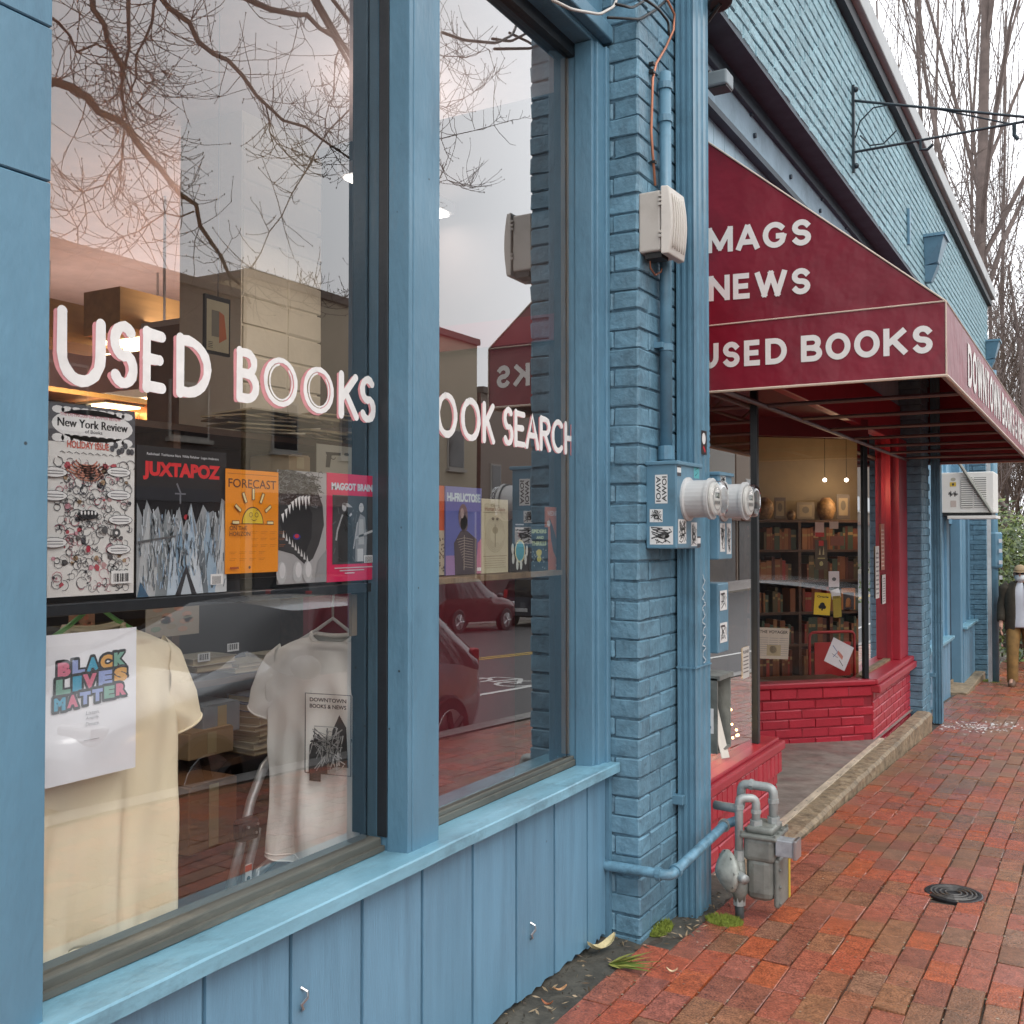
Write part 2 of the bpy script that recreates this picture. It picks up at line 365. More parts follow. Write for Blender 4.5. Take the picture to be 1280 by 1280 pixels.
# brick pavement -------------------------------------------------------
def paver_mat(name, src):
    m = bpy.data.materials.new(name); m.use_nodes = True; t = m.node_tree; L = t.links; b = t.nodes['Principled BSDF']
    if src == 'obj': o = nd(t, 'ObjectInfo').outputs['Random']
    else: o = nd(t, 'Attribute', attribute_name='rnd').outputs['Fac']
    cr = nd(t, 'ValToRGB'); L.new(o, cr.inputs[0]); e = cr.color_ramp; e.interpolation = 'CONSTANT'
    cols = [(.33, .095, .056), (.30, .115, .062), (.38, .095, .042), (.22, .10, .055), (.33, .11, .065), (.28, .125, .062), (.40, .095, .046), (.25, .085, .052), (.28, .12, .062), (.25, .125, .075), (.33, .105, .07), (.41, .10, .038), (.31, .10, .06), (.24, .11, .06)]
    while len(e.elements) < len(cols): e.elements.new(.5)
    for i, c in enumerate(cols): e.elements[i].position = i/len(cols); e.elements[i].color = c4(c)
    g = nd(t, 'NewGeometry'); n = nd(t, 'TexNoise', Scale=1.1, Detail=5., Roughness=.6); L.new(g.outputs['Position'], n.inputs['Vector'])
    n2 = nd(t, 'TexNoise', Scale=170., Detail=3.); L.new(g.outputs['Position'], n2.inputs['Vector'])
    n3 = nd(t, 'TexNoise', Scale=26., Detail=6., Roughness=.7); L.new(g.outputs['Position'], n3.inputs['Vector'])
    r = nd(t, 'MapRange'); r.inputs[1].default_value = .3; r.inputs[2].default_value = .7; r.inputs[3].default_value = .55; r.inputs[4].default_value = 1.25; L.new(n3.outputs[0], r.inputs[0])
    r2 = nd(t, 'MapRange'); r2.inputs[1].default_value = .35; r2.inputs[2].default_value = .65; r2.inputs[3].default_value = .62; r2.inputs[4].default_value = 1.36; L.new(n2.outputs[0], r2.inputs[0])
    mm = nd(t, 'Math', operation='MULTIPLY'); L.new(r.outputs[0], mm.inputs[0]); L.new(r2.outputs[0], mm.inputs[1])
    vm = nd(t, 'VectorMath', operation='SCALE'); L.new(cr.outputs[0], vm.inputs[0]); L.new(mm.outputs[0], vm.inputs['Scale'])
    # algae-dark, mossy stain patches along the wall foot and elsewhere
    r4 = nd(t, 'MapRange'); r4.inputs[1].default_value = .54; r4.inputs[2].default_value = .75; r4.inputs[4].default_value = .55; L.new(n.outputs[0], r4.inputs[0])
    mi = nd(t, 'MixRGB'); mi.inputs[2].default_value = (.085, .062, .035, 1); L.new(r4.outputs[0], mi.inputs[0]); L.new(vm.outputs[0], mi.inputs[1]); L.new(mi.outputs[0], b.inputs['Base Color'])
    r5 = nd(t, 'MapRange'); r5.inputs[1].default_value = .35; r5.inputs[2].default_value = .65; r5.inputs[3].default_value = .13; r5.inputs[4].default_value = .40; L.new(n.outputs[0], r5.inputs[0])   # damp, uneven sheen
    L.new(r5.outputs[0], b.inputs['Roughness'])
    bp = nd(t, 'Bump', Strength=.6, Distance=.003); L.new(n2.outputs[0], bp.inputs['Height']); L.new(bp.outputs[0], b.inputs['Normal'])
    return m
PAV = paver_mat('paver_single', 'obj'); PAVS = paver_mat('paver_mass', 'attr')
pave = thing('brick_pavement', (1.2, 5, gz(5)), 'wet red and brown brick pavement laid in running rows', 'pavement')
pave['kind'] = 'structure'
def top_brick(l, wd, m):
    out = []
    for i in range(6):
        mb = MB(); ch = .0022; j = lambda k=1.: random.uniform(-.0016, .0016)*k
        hl, hw = l/2, wd/2; q = [(-1, -1), (1, -1), (1, 1), (-1, 1)]
        mb.add([(a*hw, b*hl, -.05) for a, b in q]+[(a*hw+j(), b*hl+j(), -ch+j(.5)) for a, b in q]+[(a*(hw-ch)+j(), b*(hl-ch)+j(), j(.6)) for a, b in q],
               [(3, 2, 1, 0)]+[f for k in (0, 4) for f in ((k, k+1, k+5, k+4), (k+1, k+2, k+6, k+5), (k+2, k+3, k+7, k+6), (k+3, k, k+4, k+7))]+[(8, 9, 10, 11)])
        out.append(mb)
    return out
BL, BWD = .194, .0955
singles = top_brick(BL-.004, BWD-.004, PAV); smesh = [s.mesh('paving_brick', PAV, Vector((0, 0, 0))) for s in singles]
halfs = top_brick(BL/2-.004, BWD-.004, PAV); hmesh = [s.mesh('paving_brick', PAV, Vector((0, 0, 0))) for s in halfs]
cand = []
ph = {}
for r in range(28):
    xr = .235+(r-2)*BWD+BWD/2
    off = (r % 2)*.1+random.uniform(-.025, .025); y = -1.4+off; drift = random.uniform(-.002, .002)
    while y < 24:
        half = random.random() < .05; l = BL/2 if half else BL
        yc = y+l/2; xc = xr+drift*math.sin(yc*1.7)+random.uniform(-.0012, .0012); y += l
        if yc < 3.3 and xc < .27: continue
        if 3.2 < yc < 4.2 and xc < .29: continue
        if 4.1 < yc < 9.6 and xc < .365: continue
        if 9.4 < yc < 10.0 and xc < .30: continue
        if yc >= 10. and xc < .15: continue
        if (xc-1.07)**2+(yc-4.49)**2 < .07**2: continue       # manhole
        if (xc-.43)**2+(yc-3.72)**2 < .03**2: continue
        p = Vector((xc, yc, gz(yc)))-CAMP; dep = p.dot(_F)
        vis = 0
        if dep > .5:
            u = 640+FPX*p.dot(_R)/dep; v = 640-FPX*p.dot(_U)/dep
            if -20 < u < 1300 and v < 1300: vis = 1/dep
        cand.append((vis, xc, yc, half))
cand.sort(key=lambda c: -c[0])
slope = lambda y: math.atan((gz(y+.1)-gz(y-.1))/.2)
hump = lambda x, y: .0045*mnoise.noise((x*2.2, y*1.6, 3))+.0022*mnoise.noise((x*9, y*6, 1))
for vis, x, y, half in cand[:300]:
    put(random.choice(hmesh if half else smesh), 'paving_brick', pave, (x, y, gz(y)+hump(x, y)+random.uniform(-.0015, .0015)), (slope(y)+random.uniform(-.011, .011), random.uniform(-.014, .014), random.uniform(-.009, .009)))
mb = MB(); rnd = []
for vis, x, y, half in cand[300:]:
    s = random.choice(halfs if half else singles); k = len(mb.V); sl_ = math.tan(slope(y)); z = gz(y)+hump(x, y); tz = random.uniform(-.006, .006)
    mb.V += [Vector((x+v.x, y+v.y+tz*v.x, z+v.z+sl_*v.y)) for v in s.V]; mb.F += [[k+i for i in f] for f in s.F]; mb.M += [0]*len(s.F); rnd += [random.random()]*len(s.F)
o = mb.build('paving_brick_mass', PAVS, pave, recalc=False); tag(o, kind='stuff')
at = o.data.attributes.new('rnd', 'FLOAT', 'FACE'); at.data.foreach_set('value', rnd)
# far pavement beyond the modelled bricks
sheet(-.3, 2.78, .002, .002, [24, 28, 32, 36, 50, 90], 'far_pavement', mat('far_paving', (.22, .07, .045), .5, var=.4, scale=8))
# strip of bare concrete and dirt along the foot of the window wall
mb = MB(); vs = []; fs = []; NI, NJ = 80, 12
for i in range(NI+1):
    y = -1+5.2*i/NI
    for j in range(NJ+1):
        x = .0+.33*j/NJ; z = gz(y)-.007+.012*mnoise.noise((x*14, y*9, 0))+.02*max(0, 1-(x-.07)/.07)*(.5+mnoise.noise((y*6, 2, 0)))
        vs.append((x, y, z))
for i in range(NI):
    for j in range(NJ): a = i*(NJ+1)+j; fs.append((a, a+1, a+NJ+2, a+NJ+1))
mb.add(vs, fs); struct(mb, 'dirt_strip', mat('dirt_strip', (.07, .065, .052), .8, var=.45, scale=14, bump=1., bscale=60, dirt=(.028, .022, .015), dscale=5, damt=.9), smooth=True)
# manhole cover
mh = thing('water_cover', (1.07, 4.49, gz(4.49)), 'small round dark iron access cover set in the brick pavement', 'manhole cover')
mb = MB(); z = gz(4.49)+.0065; mb.lathe((1.07, 4.49, z-.03), (0, 0, 1), [(0, .11), (.028, .11), (.030, .105), (.030, .095), (.024, .094)], 28); mb.build('cover_ring', DKMETAL, mh, bevel=0)
for r_ in (.03, .05, .07, .085):
    mb = MB(); mb.tube([(1.07+r_*math.cos(R(a)), 4.49+r_*math.sin(R(a)), z+.0) for a in range(0, 361, 20)], .004, 5); mb.build('raised_ring', mat('worn_iron', (.10, .095, .09), .45, metal=.4, var=.3), mh)
mb = MB(); mb.lathe((1.07, 4.49, z-.01), (0, 0, 1), [(0, .094), (.008, .094)], 24); mb.build('cover_plate', DKMETAL, mh)

# ================================================================== BOOKSHOP BUILDING
shop = thing('bookshop_building', (-.2, 6, 0), 'long blue painted brick bookshop with tall display windows along the pavement', 'building')
def part(mb, name, m, parent=None, **k): return mb.build(name, m, parent or shop, **k)
XB, XW = .25, .07                                            # brick face, window wall face
# --- brick piers
def pier(y0, y1, z0, z1, x0, x1, mats, name='brick_pier', mind=None):
    mb = MB(); mb.box(x0-.15, x1-.006, y0+.006, y1-.004, z0-.1, z1); core = part(mb, name, mats[1])
    ch_ = .0677; n = int((z1-z0)/ch_)
    L2 = brick_mesh('brick', .195, ch_-.006, .09, mats[0], .0026, .0035, 6)
    def corner(ly, X0):
        out = []
        for i in range(6):
            j = lambda k=1.: random.uniform(-.0035, .0035)*k
            hz = (ch_-.007)/2
            mb = MB(); e = .007
            b_ = [(X0, 0), (-e, 0), (0, e), (0, ly-e), (-e, ly), (X0, ly)]
            vs = []
            for zz, ins in ((-hz, .003), (-hz+.004, 0), (hz-.004, 0), (hz, .003)):
                for (a, c) in b_: vs.append((a-(ins if a > X0 else 0)+j(.7), c+(ins if c < ly/2 else -ins)+j(.7), zz+j(.6)))
            fs = [(k*6+q, k*6+(q+1) % 6, k*6+6+(q+1) % 6, k*6+6+q) for k in range(3) for q in range(6)]+[tuple(range(6))[::-1], tuple(range(18, 24))]
            mb.add(vs, fs); out.append(mb.mesh('brick', mats[0], Vector((0, 0, 0))))
        return out
    W2 = (x1-x0)*.52
    CA, CB, CC = corner(.195, x0-x1), corner(.094, -W2), corner(.094, x0-x1+W2+.006)
    H2 = brick_mesh('brick', .095, ch_-.006, .09, mats[0], .0026, .0035, 4)
    for i in range(n):
        zc = z0+(i+.5)*ch_; A = i % 2
        if i == 0 and mind: pass
        jt = lambda: random.uniform(-.0022, .0022)
        put(random.choice(CA if A else CB), 'brick', core, (x1+jt(), y0+jt(), zc+jt()), (random.uniform(-.012, .012), random.uniform(-.015, .015), random.uniform(-.008, .008)))
        if not A: put(random.choice(CC), 'brick', core, (x1-W2-.006, y0+jt(), zc+jt()), (0, random.uniform(-.02, .02), random.uniform(-.006, .006)))
        y = y0+(.2 if A else .0985)
        while y < y1-.03:
            l = min(.2, y1-y)
            if l > .15: put(random.choice(L2), 'brick', core, (x1, y+.098, zc), (random.uniform(-.01, .01), 0, random.uniform(-.01, .01)))
            elif l > .07: put(random.choice(H2), 'brick', core, (x1, y+.047, zc))
            y += .2
    return core
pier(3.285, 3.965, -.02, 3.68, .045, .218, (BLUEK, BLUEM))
# --- near window wall
Y0 = -1.2
mb = MB()
for z0, z1 in ((-.1, 2.0795), (2.0825, 2.337), (2.340, 3.2)):
    mb2 = MB(); mb2.box(-.02, .10, Y0, 1.079, z0, z1); part(mb2, 'corner_panel', BLUE, bevel=.002, seg=1)
mb = MB(); mb.cyl((.10, .955, 1.925), (.112, .955, 1.925), .008, 10); part(mb, 'bolt', STEEL)
mb = MB(); mb.box(-.12, .03, Y0, 3.36, -.1, .66); part(mb, 'bulkhead_wall', DKBLUE)
bulk = part(MB().box(.02, .080, 1.08, 3.285, .02, .672), 'bulkhead_panel', DKBLUE)  # dark backing colour stands in for the shadow in the board grooves
yj = [1.08, 1.180, 1.424, 1.666, 1.909, 2.152, 2.393, 2.634, 2.876, 3.114, 3.262]
for a, b in zip(yj[:-1], yj[1:]):
    zb = gz((a+b)/2)+.012
    mb = MB(); q = [.0, .006]; n = 8; bot = [zb+random.uniform(-.006, .012) for _ in range(n+1)]
    vs = []
    for i in range(n+1):
        y = a+.006+(b-a-.012)*i/n; vs += [(.08, y, bot[i]), (.10, y, bot[i]+random.uniform(-.002, .004)), (.10, y, .675), (.08, y, .675)]
    fs = [(4*i+k, 4*i+(k+1) % 4, 4*i+4+(k+1) % 4, 4*i+4+k) for i in range(n) for k in range(4)]+[(0, 1, 2, 3), (4*n+3, 4*n+2, 4*n+1, 4*n)]
    mb.add(vs, fs); bd = mb.build('board', BLUEB, bulk)
    mb = MB(); mb.box(.081, .093, b-.0042, b+.0032, zb+.01, .672); mb.build('groove_lip', BLUE, bulk)
mb = MB(); mb.box(.075, .112, 3.264, 3.286, .1, .675); part(mb, 'corner_strip', BLUE)
for yy, zz in ((1.70, .505), (2.72, .31)):                # small staples and cut wires left in the boards
    mb = MB(); mb.tube([(.099, yy, zz+.02), (.112, yy+.006, zz+.012), (.115, yy+.004, zz), (.108, yy-.008, zz-.012), (.11, yy-.004, zz-.022), (.099, yy+.003, zz-.03)], .0035, 6); part(mb, 'cut_wire', STEEL)
# sill
mb = MB()
ns = 40; vs = []; fs = []
prof = [(.02, .700), (.095, .706), (.145, .708), (.148, .704), (.148, .676), (.02, .670)]
for i in range(ns+1):
    y = 1.06+(3.278-1.06)*i/ns
    for (a, c) in prof: vs.append((a+.0015*mnoise.noise((y*6, a*40, 0)), y, c+.002*mnoise.noise((y*4, a*9, 5))))
k = len(prof); fs = [(i*k+j, i*k+(j+1) % k, (i+1)*k+(j+1) % k, (i+1)*k+j) for i in range(ns) for j in range(k)]+[tuple(range(k)), tuple(range(ns*k, ns*k+k))[::-1]]
mb.add(vs, fs); part(mb, 'window_sill', BLUES)
# head beam and wall above
mb = MB(); mb.box(-.1, .085, Y0, 3.283, 3.215, 3.45); part(mb, 'window_head', BLUE, bevel=.006)
mb = MB(); mb.box(.085, .125, Y0, 3.284, 3.235, 3.29); part(mb, 'head_moulding', BLUE, bevel=.006)
mb = MB(); mb.box(-.1, .09, Y0, 3.29, 3.45, 3.69); part(mb, 'head_board', BLUE)

def pane(y0, y1, z0, z1, x, name='window_pane', m=None, parent=None):
    mb = MB(); mb.box(x-.003, x+.003, y0, y1, z0, z1); return mb.build(name, m or GLASS, parent or shop)
# window one (by the corner panel) and window two
win1 = part(MB().box(-.095, -.04, 2.105, 2.20, .70, 3.215), 'window_frame', BLACKF, bevel=.004)
MB().box(.0035, .035, 2.0895, 2.104, .735, 3.2).build('window_stop', BLACKF, win1, bevel=.002); MB().box(-.075, -.035, 2.088, 2.104, .735, 3.17).build('inner_stop', BLACKF, win1, bevel=.002)
MB().box(-.045, .02, 1.079, 2.088, .70, .735).build('bottom_rail', GREYF, win1, bevel=.004)
MB().box(.02, .030, 1.079, 2.088, .703, .716).build('putty_strip', GREYF, win1)
MB().box(-.045, .02, 1.079, 2.088, 3.17, 3.215).build('top_rail', BLACKF, win1)
pane(1.0, 2.089, .735, 3.17, -.0, 'window_pane', GLASS, win1)
post = part(MB().box(-.034, .088, 2.096, 2.222, .69, 3.215), 'window_post', BLUE, bevel=.004)
MB().box(.036, .100, 2.09, 2.1065, .698, 3.214).build('post_edge_board', BLUE, post, bevel=.002)
MB().box(.088, .102, 2.1075, 2.225, .694, 3.213).build('post_face_board', BLUE, post, bevel=.003)
win2 = part(MB().box(-.045, .02, 2.222, 3.19, .70, .722), 'window_frame', GREYF, bevel=.003)
MB().box(-.07, -.006, 3.20, 3.24, .722, 3.215).build('side_stop', BLACKF, win2, bevel=.003)
MB().box(-.03, -.005, 3.176, 3.197, .738, 3.17).build('wood_stop', RAWW, win2, bevel=.002)
MB().box(.004, .016, 2.226, 3.184, .722, .734).build('wood_bead', GREYF, win2, bevel=.002)
MB().box(-.045, .02, 2.222, 3.19, 3.17, 3.215).build('top_rail', BLACKF, win2)
pane(2.224, 3.21, .722, 3.17, -.0, 'window_pane', GLASS, win2)
cas = part(MB().box(-.02, .075, 3.19, 3.284, .69, 3.215), 'window_casing', BLUE, bevel=.003)
MB().box(.0752, .100, 3.205, 3.262, .693, 3.214).build('casing_board', BLUE, cas, bevel=.004)
MB().box(.02, .088, 3.185, 3.2048, .695, 3.2142).build('casing_edge', BLUE, cas, bevel=.003)
MB().box(.070, .112, 3.255, 3.282, .6935, 3.2135).build('back_band', BLUE, cas, bevel=.004)

# --- upper brick wall (flush with the piers), soffit, lintel, coping
YE = 15.75; ZU0, ZU1 = 3.69, 4.70
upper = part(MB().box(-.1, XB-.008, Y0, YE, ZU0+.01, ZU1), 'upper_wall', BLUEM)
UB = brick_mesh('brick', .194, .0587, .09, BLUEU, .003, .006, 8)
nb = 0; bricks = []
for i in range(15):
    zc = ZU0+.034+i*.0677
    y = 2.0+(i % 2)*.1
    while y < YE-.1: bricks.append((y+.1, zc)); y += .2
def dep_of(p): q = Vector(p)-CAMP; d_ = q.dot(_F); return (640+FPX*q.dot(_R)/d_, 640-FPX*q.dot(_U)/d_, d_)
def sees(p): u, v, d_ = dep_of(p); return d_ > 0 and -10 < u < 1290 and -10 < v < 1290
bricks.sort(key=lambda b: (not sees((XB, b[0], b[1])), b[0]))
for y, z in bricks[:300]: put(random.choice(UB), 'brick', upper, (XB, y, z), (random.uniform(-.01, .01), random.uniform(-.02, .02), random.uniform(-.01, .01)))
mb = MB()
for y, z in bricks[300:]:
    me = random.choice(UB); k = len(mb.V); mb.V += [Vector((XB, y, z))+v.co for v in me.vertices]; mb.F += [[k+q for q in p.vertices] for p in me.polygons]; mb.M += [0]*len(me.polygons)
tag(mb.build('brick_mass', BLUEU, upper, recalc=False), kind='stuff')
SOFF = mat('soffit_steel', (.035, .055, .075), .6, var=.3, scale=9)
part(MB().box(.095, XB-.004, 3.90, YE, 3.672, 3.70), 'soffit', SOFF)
part(MB().box(.095, .125, 3.90, YE, 3.60, 3.672), 'steel_angle', SOFF, bevel=.003)
lint = part(MB().box(-.15, .10, 3.88, 9.6, 3.44, 3.675), 'lintel_beam', LINT, bevel=.006)
for y in (5.0, 5.06, 5.75, 6.45, 6.5, 7.2, 7.9):
    MB().cyl((.10, y, 3.60-.09*(int(y*20) % 2)), (.113, y, 3.60-.09*(int(y*20) % 2)), .014, 8).build('bolt_head', SOFF, lint)
part(MB().box(.02, .112, 3.88, 9.6, 3.405, 3.438), 'lintel_trim', SOFF)
bk = part(MB().box(-.1, .05, 3.88, 9.6, 2.62, 3.405), 'transom_panel', DKBLUE)
y = 3.90; PALEB = mat('pale_boards', (.30, .44, .53), .55, var=.1, scale=4, grain=(1, 5, 1))
while y < 9.5: MB().box(.05, .066, y+.003, y+.157, 2.62, 3.404).build('transom_board', PALEB, bk); y += .16
COPE = mat('coping_dark', (.02, .024, .03), .6, var=.3); COPW = mat('coping_pale', (.42, .43, .43), .6, var=.12, scale=3, bump=.2)
part(MB().box(-.3, .30, Y0, YE+.06, ZU1, ZU1+.09), 'eave_fascia', COPE)
part(MB().box(-.35, .345, Y0, YE+.1, ZU1+.09, ZU1+.24), 'roof_coping', COPW, bevel=.01)
part(MB().box(-9, -.30, Y0, YE, ZU1-.1, ZU1+.05), 'roof', COPE)
part(MB().box(-9, -.11, YE-.2, YE, -1, ZU1), 'end_wall', BLUEM); part(MB().box(-.11, XB-.02, YE-.2, YE, 3.0, ZU1), 'end_return', BLUEM)

# --- recessed shopfront under the awning (red)
XS = .15; ZS = .44; ZF = -.03
zf = lambda y: .052-.0165*(y-4.4)
afl = MB(); afl.poly([(.17, 3.95, zf(3.95)), (.17, 9.5, zf(9.5)), (-1.3, 9.5, zf(9.5)), (-1.3, 3.95, zf(3.95))]); o = struct(afl, 'alcove_floor', CONC)
thr = part(MB().hexa([(.168, 4.2, zf(4.2)-.05), (.205, 4.2, zf(4.2)-.05), (.205, 7.9, zf(7.9)-.05), (.168, 7.9, zf(7.9)-.05)], [(.168, 4.2, zf(4.2)+.006), (.205, 4.2, zf(4.2)+.006), (.205, 7.9, zf(7.9)+.006), (.168, 7.9, zf(7.9)+.006)]), 'threshold_strip', mat('worn_strip', (.52, .44, .34), .6, var=.35, scale=20, grain=(1, .3, 1)))
for i in range(14): MB().cyl((.187, 4.45+i*.25, zf(4.45+i*.25)+.006), (.187, 4.45+i*.25, zf(4.45+i*.25)+.0085), .005, 8).build('screw_head', STEEL, thr)
# worn stone step edge
y = 4.2; stp = thing('stone_kerb', (.27, 7, gz(7)), 'worn tan stone step edging between grey entrance floor and brick pavement', 'kerb')
while y < 9.5:
    l = min(random.uniform(.75, 1.1), 9.5-y); mb = MB(); n = 9; vs = []; fs = []
    for i in range(n+1):
        yy = y+.003+(l-.006)*i/n; e = .012*mnoise.noise((yy*5, 1, 1)); t = zf(yy)+.004*mnoise.noise((yy*7, 2, 2))
        x1 = .318+e; zb = gz(yy)-.06
        vs += [(.2052, yy, zb), (.2052, yy, t-.004), (.26, yy, t-.003+.003*mnoise.noise((yy*9, 8, 2))), (x1-.018, yy, min(t-.006, t)), (x1, yy, t-.022), (x1+.004, yy, zb)]
    fs = [(6*i+k, 6*i+k+1, 6*i+7+k, 6*i+6+k) for i in range(n) for k in range(5)]+[tuple(range(6)), tuple(range(6*n, 6*n+6))[::-1]]
    mb.add(vs, fs); mb.build('kerb_stone', STONE, stp, smooth=False); y += l
def brick_face(fr, a0, a1, z0, ncourse, parent, m, tooth=False, hgt=.0677):
    """running bond in a frame: a along the wall, outward normal = frame n"""
    full = brick_mesh('brick', .208, hgt-.008, .08, m, .0022, .005, 6); half = brick_mesh('brick', .10, hgt-.008, .08, m, .0022, .005, 3)
    rot = math.atan2(fr.n.y, fr.n.x)
    for i in range(ncourse):
        c = z0+(i+.5)*hgt; a = a0-(i % 2)*.106; end = a1-(.075 if tooth and i % 2 == 0 else 0)
        while a < end-.02:
            b = min(a+.212, end); aa = max(a, a0)
            l = b-aa
            if l > .03:
                me = random.choice(full if l > .15 else half); o = put(me, 'brick', parent, fr((aa+b)/2, 0, c), (0, 0, rot+random.uniform(-.006, .006)))
                o.scale = (1, (l-.005)/(.208 if l > .15 else .10), 1)
            a += .212
# near display: base, sill, glass
nb_ = part(MB().box(-.1, XS-.006, 3.90, 5.245, -.15, ZS-.10), 'shopfront_base', REDM)
fN = Fr((XS, 3.90, 0)); brick_face(fN, 0, 1.35, -.055, 5, nb_, RED)
rl = brick_mesh('brick', .062, .105, .1, RED, .002, .005, 5)
for i in range(20): put(random.choice(rl), 'brick', nb_, (XS+.022, 3.93+i*.068, .336))
part(MB().box(-.05, XS+.03, 3.90, 5.30, .392, .437), 'display_sill', REDW, bevel=.008)
part(MB().box(.04, XS+.005, 3.90, 5.27, .437, .455), 'sill_bead', REDW, bevel=.005)
nw = part(MB().box(.075, .115, 5.035, 5.072, .455, 2.62), 'corner_mullion', BLACKF, bevel=.003)
pane(3.90, 5.036, .455, 2.30, .095, 'window_pane', GLASS2, nw)
part(MB().box(.02, .08, 3.905, 9.5, 2.30, 2.62), 'shopfront_header', REDW, bevel=.005)
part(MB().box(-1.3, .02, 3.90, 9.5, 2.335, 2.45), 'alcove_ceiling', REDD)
s45 = math.sqrt(.5)
fNs = Fr((.085, 5.075, 0), (-s45, s45, 0), (s45, s45, 0))     # near splay going in
part(MB(fNs).box(0, 1.3, -.1, 0.0, -.15, .40), 'splay_base', REDW); part(MB(fNs).box(0, 1.3, -.004, .004, .40, 2.335), 'window_pane', GLASS2)
part(MB(fNs).box(1.28, 1.33, -.05, .02, -.15, 2.335), 'door_jamb', REDW)
# far display: splayed red brick wall facing the camera, then front to the pier
CF = (XS-.005, 7.83, 0)
fS = Fr(CF, (s45, s45, 0), (s45, -s45, 0))                   # a runs towards the corner (a=0)
sb = part(MB(fS).box(-1.75, -.012, -.12, -.008, -.3, .33), 'splay_base', REDM)
brick_face(fS, -1.75, 0, ZF, 5, sb, RED, tooth=True)
for i in range(2): pass
for k_ in range(9): 
    o = put(random.choice(brick_mesh('brick', .205, .075, .08, RED, .002, .006, 1)), 'brick', sb, fS(-.108-k_*.209, .014, .355), (0, 0, math.atan2(-s45, s45)))
part(MB(fS).box(-1.75, .0, -.10, .035, .397, .437), 'display_sill', REDW, bevel=.01)
fF = Fr(CF, (0, 1, 0), (1, 0, 0))
fb = part(MB().box(-.05, XS-.012, 7.84, 9.5, -.35, .395), 'front_base', REDM)
brick_face(fF, .0, 1.67, -.20, 8, fb, RED)
part(MB().box(-.02, XS+.05, 7.80, 9.5, .34, .395), 'sill_course', REDW, bevel=.008); part(MB().box(-.02, XS+.03, 7.815, 9.5, .397, .437), 'display_sill', REDW, bevel=.01)
part(MB().box(.02, .06, 7.85, 9.5, .437, .455), 'wood_bead', RAWW)
fw = part(MB(fS).box(-.055, -.02, -.06, -.02, .437, 2.335), 'corner_mullion', BLACKF, bevel=.003)
part(MB(fS).box(-1.75, -.055, -.045, -.039, .437, 2.20), 'window_pane', GLASS2)
part(MB(fS).box(-1.75, -.02, -.06, -.01, 2.20, 2.34), 'splay_header', REDD)
part(MB(fS).box(-1.78, -1.74, -.08, .02, -.1, 2.335), 'door_jamb', REDW)
pane(7.88, 9.05, .437, 2.30, .03, 'window_pane', GLASS2)
part(MB().box(-.03, .07, 9.04, 9.10, .437, 2.30), 'window_mullion', REDW)
part(MB().box(-.06, .13, 9.10, 9.50, .437, 2.31), 'red_post', REDW, bevel=.006)
# door deep in the alcove
dpos = fNs(1.3, 0, 0); dq = fS(-1.75, 0, 0)
door = part(MB().box(dpos.x-.05, dpos.x, dpos.y, dq.y+.02, ZF, 2.335), 'door', REDD)
MB().box(dpos.x, dpos.x+.02, dpos.y+.12, dq.y-.12, .5, 2.0).build('door_glass', CARGL, door); MB().tube([(dpos.x, dpos.y+.1, 1.0), (dpos.x+.05, dpos.y+.1, 1.0), (dpos.x+.05, dpos.y+.1, 1.25), (dpos.x, dpos.y+.1, 1.25)], .01, 8).build('handle', STEEL, door)
# --- far pier, far windows, end pier
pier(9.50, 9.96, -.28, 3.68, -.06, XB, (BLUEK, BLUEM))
part(MB().box(-.15, .0, 9.96, 15.3, 2.9, 3.68), 'far_head_wall', BLUE)
part(MB().box(-.15, .0, 9.96, 15.3, -1, -.3), 'far_footing', STONE)
fbk = part(MB().box(-.15, .072, 10.05, 12.65, -.6, .30), 'far_bulkhead', DKBLUE)
def vboards(y0, y1, z0, z1, x, parent, n):
    for i in range(n):
        a = y0+(y1-y0)*i/n; b = y0+(y1-y0)*(i+1)/n; MB().box(x-.02, x, a+.006, b-.006, z0, z1).build('board', BLUEB, parent)
vboards(10.1, 12.65, -.45, .30, .095, fbk, 11)
part(MB().box(-.1, .14, 10.05, 12.7, .30, .335), 'far_sill', BLUES, bevel=.006)
def fwin(y0, y1, z0, z1):
    f = part(MB().box(-.08, .04, y0, y0+.16, z0, z1), 'window_frame', BLUEB, bevel=.006)
    MB().box(-.08, .04, y1-.16, y1, z0, z1).build('window_stile', BLUEB, f, bevel=.006); MB().box(-.08, .04, y0+.16, y1-.16, z1-.15, z1).build('window_rail', BLUEB, f)
    MB().box(-.06, -.05, y0+.16, y1-.16, z0, z1-.15).build('window_pane', GLASS2, f)
    return f
fwin(10.15, 11.5, .335, 2.9); fwin(11.5, 12.65, .335, 2.9)
part(MB().box(-.1, .07, 12.65, 12.85, -.5, 2.9), 'door_post', BLUEB, bevel=.006)
dr = part(MB().box(-.14, -.02, 12.85, 13.75, -.5, 1.62), 'side_door', DKBLUE); part(MB().box(-.14, .0, 12.85, 13.75, 1.62, 2.9), 'door_transom', BLUEB)
part(MB().box(-.1, .09, 13.75, 13.95, -.55, 2.9), 'door_post', BLUEB, bevel=.006)
part(MB().box(.0, .25, 12.85, 13.7, -.6, gz(13.2)+.04), 'door_step', STONE, bevel=.01)
fb2 = part(MB().box(-.15, .072, 13.95, 15.3, -.8, .30), 'far_bulkhead', DKBLUE); vboards(13.97, 15.28, -.52, .30, .095, fb2, 7)
part(MB().box(-.1, .14, 13.95, 15.3, .30, .335), 'far_sill', BLUES, bevel=.006); fwin(13.95, 14.65, .335, 2.9); fwin(14.65, 15.3, .335, 2.9)
